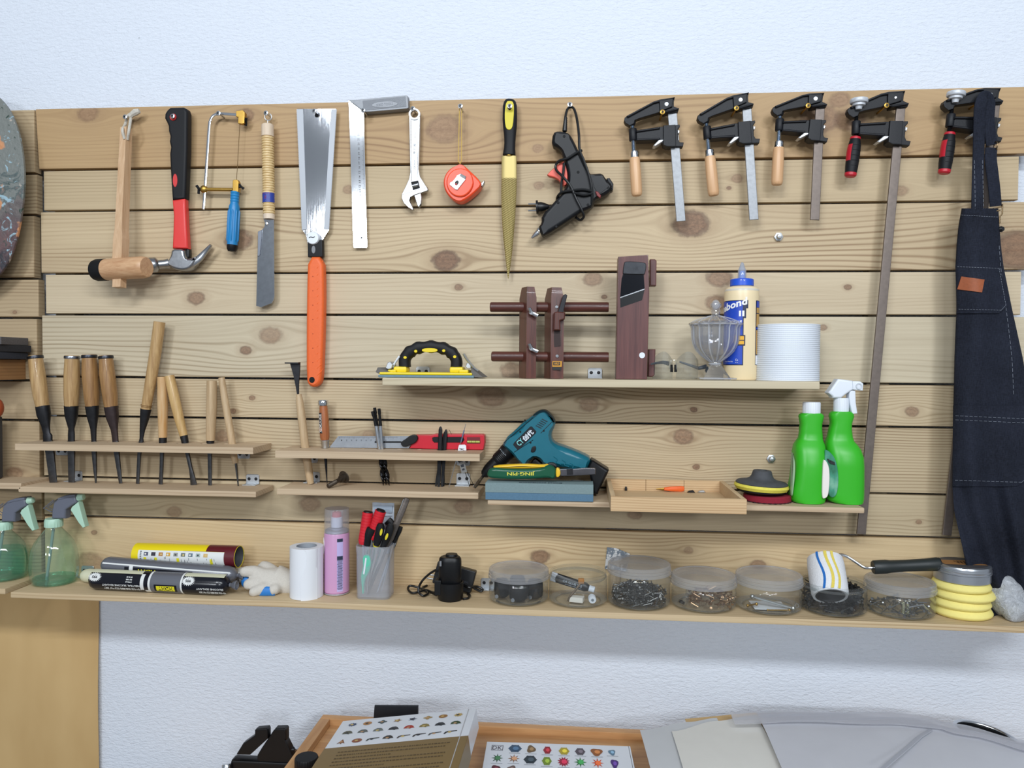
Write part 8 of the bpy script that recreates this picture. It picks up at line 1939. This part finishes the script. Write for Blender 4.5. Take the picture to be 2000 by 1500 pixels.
# large book
zl, zr_ = .907, .945
TL, TR, ML, MR = WZ(*kT(925, 215), zl), WZ(*kT(1880, 125), zr_), WZ(*kT(805, 418), zl), WZ(*kT(1850, 318), zr_)
ex = (TR-TL); w = ex.length; ex.normalize(); ey = ((ML-TL)+(MR-TR))/2; ey = (ey-ex*ey.dot(ex)); hM = ey.length; ey.normalize(); ez = ex.cross(ey)
if ez.z < 0: ez = -ez
def bk(x, y, z=0): return TL+ex*x*w+ey*y+ez*z
H = .30
t = thing('picture_book', 'thick picture book with white and olive cover showing rows of small badges', 'book', tuple(bk(.5, .15, -.04)))
M = Matrix((ex, ey, ez)).transposed().to_4x4(); M.translation = TL
b = MB(); b.box((0, 0, -.0035), (w, H, 0), .001, M); cv = part('front_cover', b, pm('cover_white', (218, 222, 228), .3), t)
b = MB(); b.box((0, 0, -.040), (w, H, -.0365), .001, M); part('back_cover', b, pm('cover_white', (218, 222, 228), .3), t)
b = MB(); b.box((.004, .004, -.0364), (w-.006, H-.004, -.0036), 0, M); part('pages', b, pm('paper_pages', (226, 220, 206), .8, 0, .2, 600), t)
b = MB(); b.box((w-.003, 0, -.040), (w+.003, H, 0), .002, M); part('spine', b, pm('cover_white', (218, 222, 228), .3), t)
b = MB(); b.box((.0, hM, -.0008), (w+.0032, H, .0004), 0, M); b.box((w+.0028, hM, -.040), (w+.0034, H, .0004), 0, M); ol = part('olive_band', b, pm('cover_olive', (128, 106, 66), .35), cv)
b = MB(); b.box((w*.952, 0, .0001), (w*.958, H, .0007), 0, M); part('hinge_line', b, pm('cover_hinge', (176, 176, 178), .4), cv)
random.seed(5); cols = [(72, 84, 110), (176, 128, 76), (70, 84, 86), (146, 110, 70), (86, 90, 106), (164, 140, 92), (150, 108, 60), (186, 160, 96)]
def badge(mb, kind, c, s):
    n = 20; P = []
    for j in range(n):
        a = 2*PI*j/n
        rr = {0: 1 if j % 2 else .62, 1: .8+.2*math.cos(4*a), 2: .9, 3: 1 if j % 4 == 0 else .55}[kind]
        P.append((c[0]+s*rr*math.cos(a), c[1]+s*rr*.8*math.sin(a)))
    mb.add([bk(x/w, y, .0006) for x, y in P], [tuple(range(n))])
def poly_on(mb, pts, c, s): mb.add([bk((c[0]+x*s)/w, c[1]-y*s, .0006) for x, y in pts], [tuple(range(len(pts)))])
HEL = [(-1, -.3), (-.9, .4), (-.4, .9), (.3, .9), (.8, .5), (1, 0), (1.2, -.25), (.5, -.3), (.4, -.55), (-.1, -.3)]
GUN = [(-1.2, -.5), (-.9, -.6), (-.6, -.05), (1.3, .25), (1.3, .5), (-.5, .45), (-1, .2)]
ARW = [(0, 1), (.8, -.7), (.25, -.4), (0, -.9), (-.25, -.4), (-.8, -.7)]
for row, yv in enumerate((.022, .056, .090)):
    for i in range(8):
        c = (w*(.085+.113*i)*(1 if row < 2 else .98)+.004, yv); b = MB(); col = cols[(i*3+row) % 8]
        if row == 0: badge(b, (0, 2, 1, 3, 3, 1, 2, 0)[i], c, .0098); col = cols[i]
        elif row == 1: poly_on(b, HEL, c, .0098); col = [(92, 92, 78), (96, 100, 96), (110, 116, 112), (60, 62, 66), (168, 56, 40), (136, 122, 70), (54, 58, 62), (58, 76, 48)][i]
        else:
            if i == 1: badge(b, 2, c, .0108); col = (140, 88, 66)
            else: poly_on(b, ARW if i == 0 else GUN if i != 3 else HEL, c, .0098); col = [(132, 88, 58), 0, (74, 80, 76), (60, 58, 56), (74, 66, 60), (60, 54, 50), (92, 92, 90), (38, 38, 40)][i] or col
        bd_ = part('badge_picture', b, pm('badge_%d_%d' % (row, i), col, .5), cv)
        b = MB(); badge(b, 2, (c[0]-.001, c[1]), .0036); b.v = [p+ez*.0002 for p in b.v]; part('badge_detail', b, pm('badge_detail_%d' % ((i+row) % 3), [(206, 180, 110), (44, 46, 52), (190, 150, 110)][(i+row) % 3], .5), bd_)
b = MB()
for i in range(9):
    x = .12
    while x < .88:
        dxx = random.uniform(.006, .022); 
        if not (i in (2, 5) and x > .5): b.add([bk(x, hM+.018+.0115*i, .0008), bk(x+dxx, hM+.018+.0115*i, .0008), bk(x+dxx, hM+.0215+.0115*i, .0008), bk(x, hM+.0215+.0115*i, .0008)], [(0, 1, 2, 3)])
        x += dxx+.006
part('cover_text', b, pm('print_umber', (88, 72, 48), .5), ol, kind='stuff')
b = MB()
for i in range(3): badge(b, 2, (w*1.0, .03+.03*i), .001)
# second book
zd = .872
A, B_ = WZ(*kT2(255, 390), zd), WZ(*kT2(1645, 435), zd); ex2 = (B_-A); w2 = ex2.length; ex2.normalize(); ey2 = Vector((ex2.y, -ex2.x, 0)); ey2 = ey2 if ey2.y < 0 else -ey2
def dk(x, y, z=0): return A+ex2*x+ey2*y+Vector((0, 0, z))
M2 = Matrix((ex2, ey2, Vector((0, 0, -1)))).transposed().to_4x4(); M2.translation = A
t = thing('picture_book', 'white picture book with rows of coloured flowers, shells and gemstones on its cover', 'book', tuple(dk(w2/2, .14, -.03)))
b = MB(); b.box((0, 0, 0), (w2, .265, .0035), .0012, M2); cv2 = part('front_cover', b, pm('cover_white', (218, 222, 228), .3), t)
b = MB(); b.box((.003, .003, .0036), (w2-.006, .262, .026), 0, M2); part('pages', b, pm('paper_pages', (226, 220, 206), .8, 0, .2, 600), t)
b = MB(); b.box((0, 0, .0262), (w2, .265, .0295), .001, M2); part('back_cover', b, pm('cover_white', (218, 222, 228), .3), t)
b = MB(); b.box((w2-.003, 0, 0), (w2+.002, .265, .0295), .001, M2); part('spine', b, pm('cover_white', (218, 222, 228), .3), t)
def c2(x, y):  # crop pixel -> cover coordinates
    p = WZ(*kT2(x, y), zd)-A; return p.dot(ex2), p.dot(ey2)
def icon(kind, x, y, sx, sy, col, nm):
    cx_, cy_ = c2(x, y); b = MB(); n = 24; P = []
    for j in range(n):
        a = 2*PI*j/n; rr = {'blob': .86+.14*math.sin(3*a+x), 'flower': 1 if j % 2 else .6, 'leaf': 1 if j % 3 == 0 else .45, 'gem': 1 if j % 4 == 0 else .85}[kind]
        P.append(dk(cx_+sx*rr*math.cos(a), cy_-sy*rr*math.sin(a), .0006))
    b.add(P, [tuple(range(n))]); ic = part('cover_picture', b, pm(nm, col, .5), cv2)
    b = MB(); b.add([dk(cx_+sx*.42*math.cos(2*PI*j/n)+sx*.1, cy_-sy*.42*math.sin(2*PI*j/n), .0009) for j in range(n)], [tuple(range(n))]); part('picture_detail', b, pm(nm+'_detail', [min(255, c_*1.35+22) for c_ in col], .5), ic)
    b = MB(); b.add([dk(cx_+u*.011, cy_+v, .0006) for u, v in ((-1, sy+.0018), (1, sy+.0018), (1, sy+.0026), (-1, sy+.0026))], [(0, 1, 2, 3)]); part('caption_line', b, pm('print_grey', (70, 74, 84), .6), cv2)
q = 1.5/1500/5
for args in (('gem', 530, 462, 68, 42, (50, 78, 104), 'shell_blue'), ('blob', 687, 468, 48, 42, (112, 88, 56), 'ammonite_brown'), ('gem', 845, 478, 42, 42, (150, 30, 40), 'gem_red'), ('gem', 1008, 487, 54, 42, (176, 158, 40), 'gem_yellow'), ('gem', 1165, 492, 52, 40, (84, 76, 84), 'stone_striped'), ('blob', 1326, 497, 64, 42, (146, 88, 40), 'nugget_orange'), ('blob', 1476, 500, 38, 32, (96, 128, 150), 'disc_blue'),
             ('leaf', 356, 555, 58, 46, (40, 84, 50), 'leaf_dark_green'), ('leaf', 518, 560, 58, 42, (150, 110, 80), 'flower_mixed'), ('gem', 678, 570, 66, 44, (40, 52, 60), 'fan_black'), ('gem', 840, 584, 48, 46, (116, 140, 40), 'fruit_green'), ('flower', 1004, 592, 60, 50, (160, 28, 56), 'flower_crimson'), ('leaf', 1168, 596, 62, 50, (40, 120, 56), 'leaf_green'), ('leaf', 1336, 604, 60, 50, (206, 74, 30), 'lily_orange'), ('blob', 1502, 610, 40, 48, (74, 44, 120), 'flower_violet'),
             ('blob', 340, 660, 46, 40, (90, 40, 50), 'fruit_maroon'), ('blob', 495, 665, 46, 40, (110, 90, 84), 'shell_brown')):
    icon(args[0], args[1], args[2], args[3]*q, args[4]*q*1.9, args[5], args[6])
b = MB(); cx_, cy_ = c2(357, 455); letters(b, 'DK', .0185, .0135, lambda x, y: dk(cx_+x, cy_-y, .0007)); 
for x0, y0, x1, y1 in ((-.0112, -.0098, .0112, -.0086), (-.0112, .0086, .0112, .0098), (-.0112, -.0098, -.0102, .0098), (.0102, -.0098, .0112, .0098)): b.add([dk(cx_+x0, cy_+y0, .0007), dk(cx_+x1, cy_+y0, .0007), dk(cx_+x1, cy_+y1, .0007), dk(cx_+x0, cy_+y1, .0007)], [(0, 1, 2, 3)])
part('publisher_mark', b, pm('print_purple_grey', (66, 58, 70), .5), cv2, kind='stuff')
# printed strip and dark clip inside the box
P = [W(*p, -.075) for p in PX(kT2, [(1660, 485), (1790, 490), (1800, 612), (1672, 606)])]
b = MB(); b.poly([(p.x, p.z) for p in P], -.075, -.0742); cd_ = solo('printed_card', b, pm('card_violet_grey', (86, 80, 104), .6), 'small grey printed card behind the white picture book', 'card', base=(P[2].x, -.0745, P[2].z))
c = W(*kT2(1730, 545), -.0757); b = MB(); b.box((c.x-.008, -.0758, c.z-.010), (c.x+.006, -.0754, c.z+.011)); b.box((c.x-.018, -.0758, c.z-.013), (c.x-.015, -.0754, c.z+.013)); b.box((c.x+.010, -.0758, c.z-.013), (c.x+.012, -.0754, c.z+.013)); pn_ = part('print', b, pm('card_print', (176, 174, 184), .6), cd_, kind='stuff')
# paper stack, film and ring at the right
def curve_v(pts, u):
    for (u0, v0), (u1, v1) in zip(pts, pts[1:]):
        if u <= u1: f = max(0, (u-u0)/(u1-u0)); f = f*f*(3-2*f) if len(pts) > 2 else f; return v0+(v1-v0)*f
    return pts[-1][1]
def laid(name, pts, z0, mat, label, cat, dyf=-.34, sag=.02, slant=0.0, nu=24, nv=12, th=.0008, wr=.0):
    u0, u1 = pts[0][0], pts[-1][0]; b = MB()
    def fn(a, c):
        u = u0+(u1-u0)*a; p = WZ(u, curve_v(pts, u), z0+sag*math.sin(PI*a))
        return (p.x+slant*c, p.y+dyf*c, p.z-.03*(c*dyf/.34)**2+wr*math.sin(a*13+c*5)*math.sin(c*7+a*3))
    b.sheet(fn, nu, nv, (0, 0, -th)); return solo(name, b, mat, label, cat, ang=60)
PAPW = pm('paper_white_warm', (216, 214, 207), .7, 0, .04, 30); PAPG = pm('film_grey', (196, 197, 203), .45, 0, .05, 20); FILM = clearplastic('envelope_film', (240, 240, 243), .8, .4, .15)
laid('kraft_sheet', [(1338, 1404), (1480, 1391)], .890, kraft.m, 'strip of brown kraft paper peeking out behind the pale papers', 'paper', sag=.0)
laid('tracing_paper', [(1250, 1426), (1345, 1410), (1400, 1402)], .8925, pm('tracing_grey', (196, 198, 200), .6, 0, .05, 20), 'greyish tracing paper at the left of the paper pile', 'paper', sag=.0, slant=.02)
laid('paper_sheet', [(1312, 1428), (1400, 1408), (1476, 1396)], .8955, PAPW, 'cream paper sheet lying left of the large plastic film', 'paper', sag=.0, slant=.012)
laid('plastic_film', [(1477, 1391), (1620, 1391), (1760, 1402), (1880, 1424), (2010, 1452)], .905, PAPG, 'large pale plastic film bulging over the right side of the table', 'film', sag=.0, wr=.0014)
laid('plastic_film', [(1425, 1390), (1560, 1388), (1720, 1390), (1800, 1398), (1860, 1412), (2010, 1446)], .9125, FILM, 'thin clear film with folded edges along the back of the paper pile', 'film', dyf=-.05, sag=.0, wr=.002)
a = [WZ(*kT3(x, y), .9085) for x, y in ((1545, 485), (1490, 520), (1440, 565), (1310, 675))]
b = MB(); b.flat([p+Vector((0, 0, -.0012)) for p in a], .004, .0008, 8, ref=(0, 0, 1), p=4); solo('film_fold', b, pm('film_fold_grey', (168, 170, 178), .5), 'narrow raised fold running across the large plastic film', 'fold')
c = WZ(*kT3(1795, 512), .885)+Vector((0, .012, -.006)); t = thing('steel_ring', 'shiny steel ring half hidden by the film at the lower right', 'ring', (c.x, c.y, .87))
b = MB(); rr = 56*1.5/1500; b.tube([(c.x+rr*math.cos(2*PI*j/48), c.y-.03+rr*math.sin(2*PI*j/48), .9035-.16*(rr*math.cos(2*PI*j/48))-.012) for j in range(48)], .0042, 12, closed=True); part('ring_body', b, STEEL, t)
b = MB(); b.lathe([(.001, -.03), (rr*.95, -.02), (rr*.96, 0)], (c.x, c.y-.03, .892), (.16, 0, 1), 40, cap=False); part('dark_bowl', b, BLACKP, t)
# bench vise
yv = -.12
t = thing('bench_vise', 'black bench vise with open jaws at the bottom left of the box', 'vise', (W(*kT(330, 560), yv).x, yv, zT))
VB = pm('vise_black', (14, 13, 15), .38, .1, .3, 100, Specular_IOR_Level=.4)
def vz(pts): return [(p.x, p.z) for p in (W(*q_, yv-.03) for q_ in PX(kT, pts))]
b = MB(); b.poly(vz([(285, 285), (300, 276), (372, 270), (382, 285), (382, 345), (250, 465), (150, 462), (200, 380), (285, 320)]), yv-.03, yv-.012, .003, 2, True); part('fixed_jaw', b, VB, t)
b = MB(); b.poly(vz([(418, 290), (430, 278), (500, 276), (510, 290), (510, 362), (498, 350), (560, 470), (560, 540), (300, 540), (300, 470), (330, 420)]), yv-.028, yv-.008, .003, 2, True); part('moving_jaw', b, VB, t)
b = MB(); p = vz([(110, 470), (580, 520)]); b.box((p[0][0], yv-.032, zT+.0006), (p[1][0], yv-.004, p[1][1]), .006); part('vise_base', b, VB, t)
b = MB(); a = W(*kT(85, 525), yv-.035); b.lathe([(.001, 0), (.0085, 0), (.0095, .002), (.0095, .014), (.001, .016)], a, (.15, -.3, -1), 20); b.tube([a+Vector((0, 0, -.012)), a+Vector((.02, .02, -.04))], .005, 10); part('clamp_screw', b, STEEL, t)
b = MB(); b.tube([W(*kT(545, 468), yv-.01), W(*kT(590, 408), yv-.01)], .0052, 12); part('handle_bar', b, STEEL, t)
c = WZ(*kT(662, 470), zR+.024); c = Vector((c.x, c.y, zR+.0015))
t = thing('round_knob', 'black round knurled knob on the box corner by the vise', 'knob', tuple(c))
b = MB(); r = 88/3.704*S(c.y); n = 64; b.rings([[(c.x+(r*s-(.0006 if j % 2 else 0))*math.cos(2*PI*j/n), c.y+(r*s-(.0006 if j % 2 else 0))*math.sin(2*PI*j/n), c.z+h) for j in range(n)] for s, h in ((.95, 0), (1, .002), (1, .018), (.94, .0215))]); part('knob_body', b, BLACKP, t)
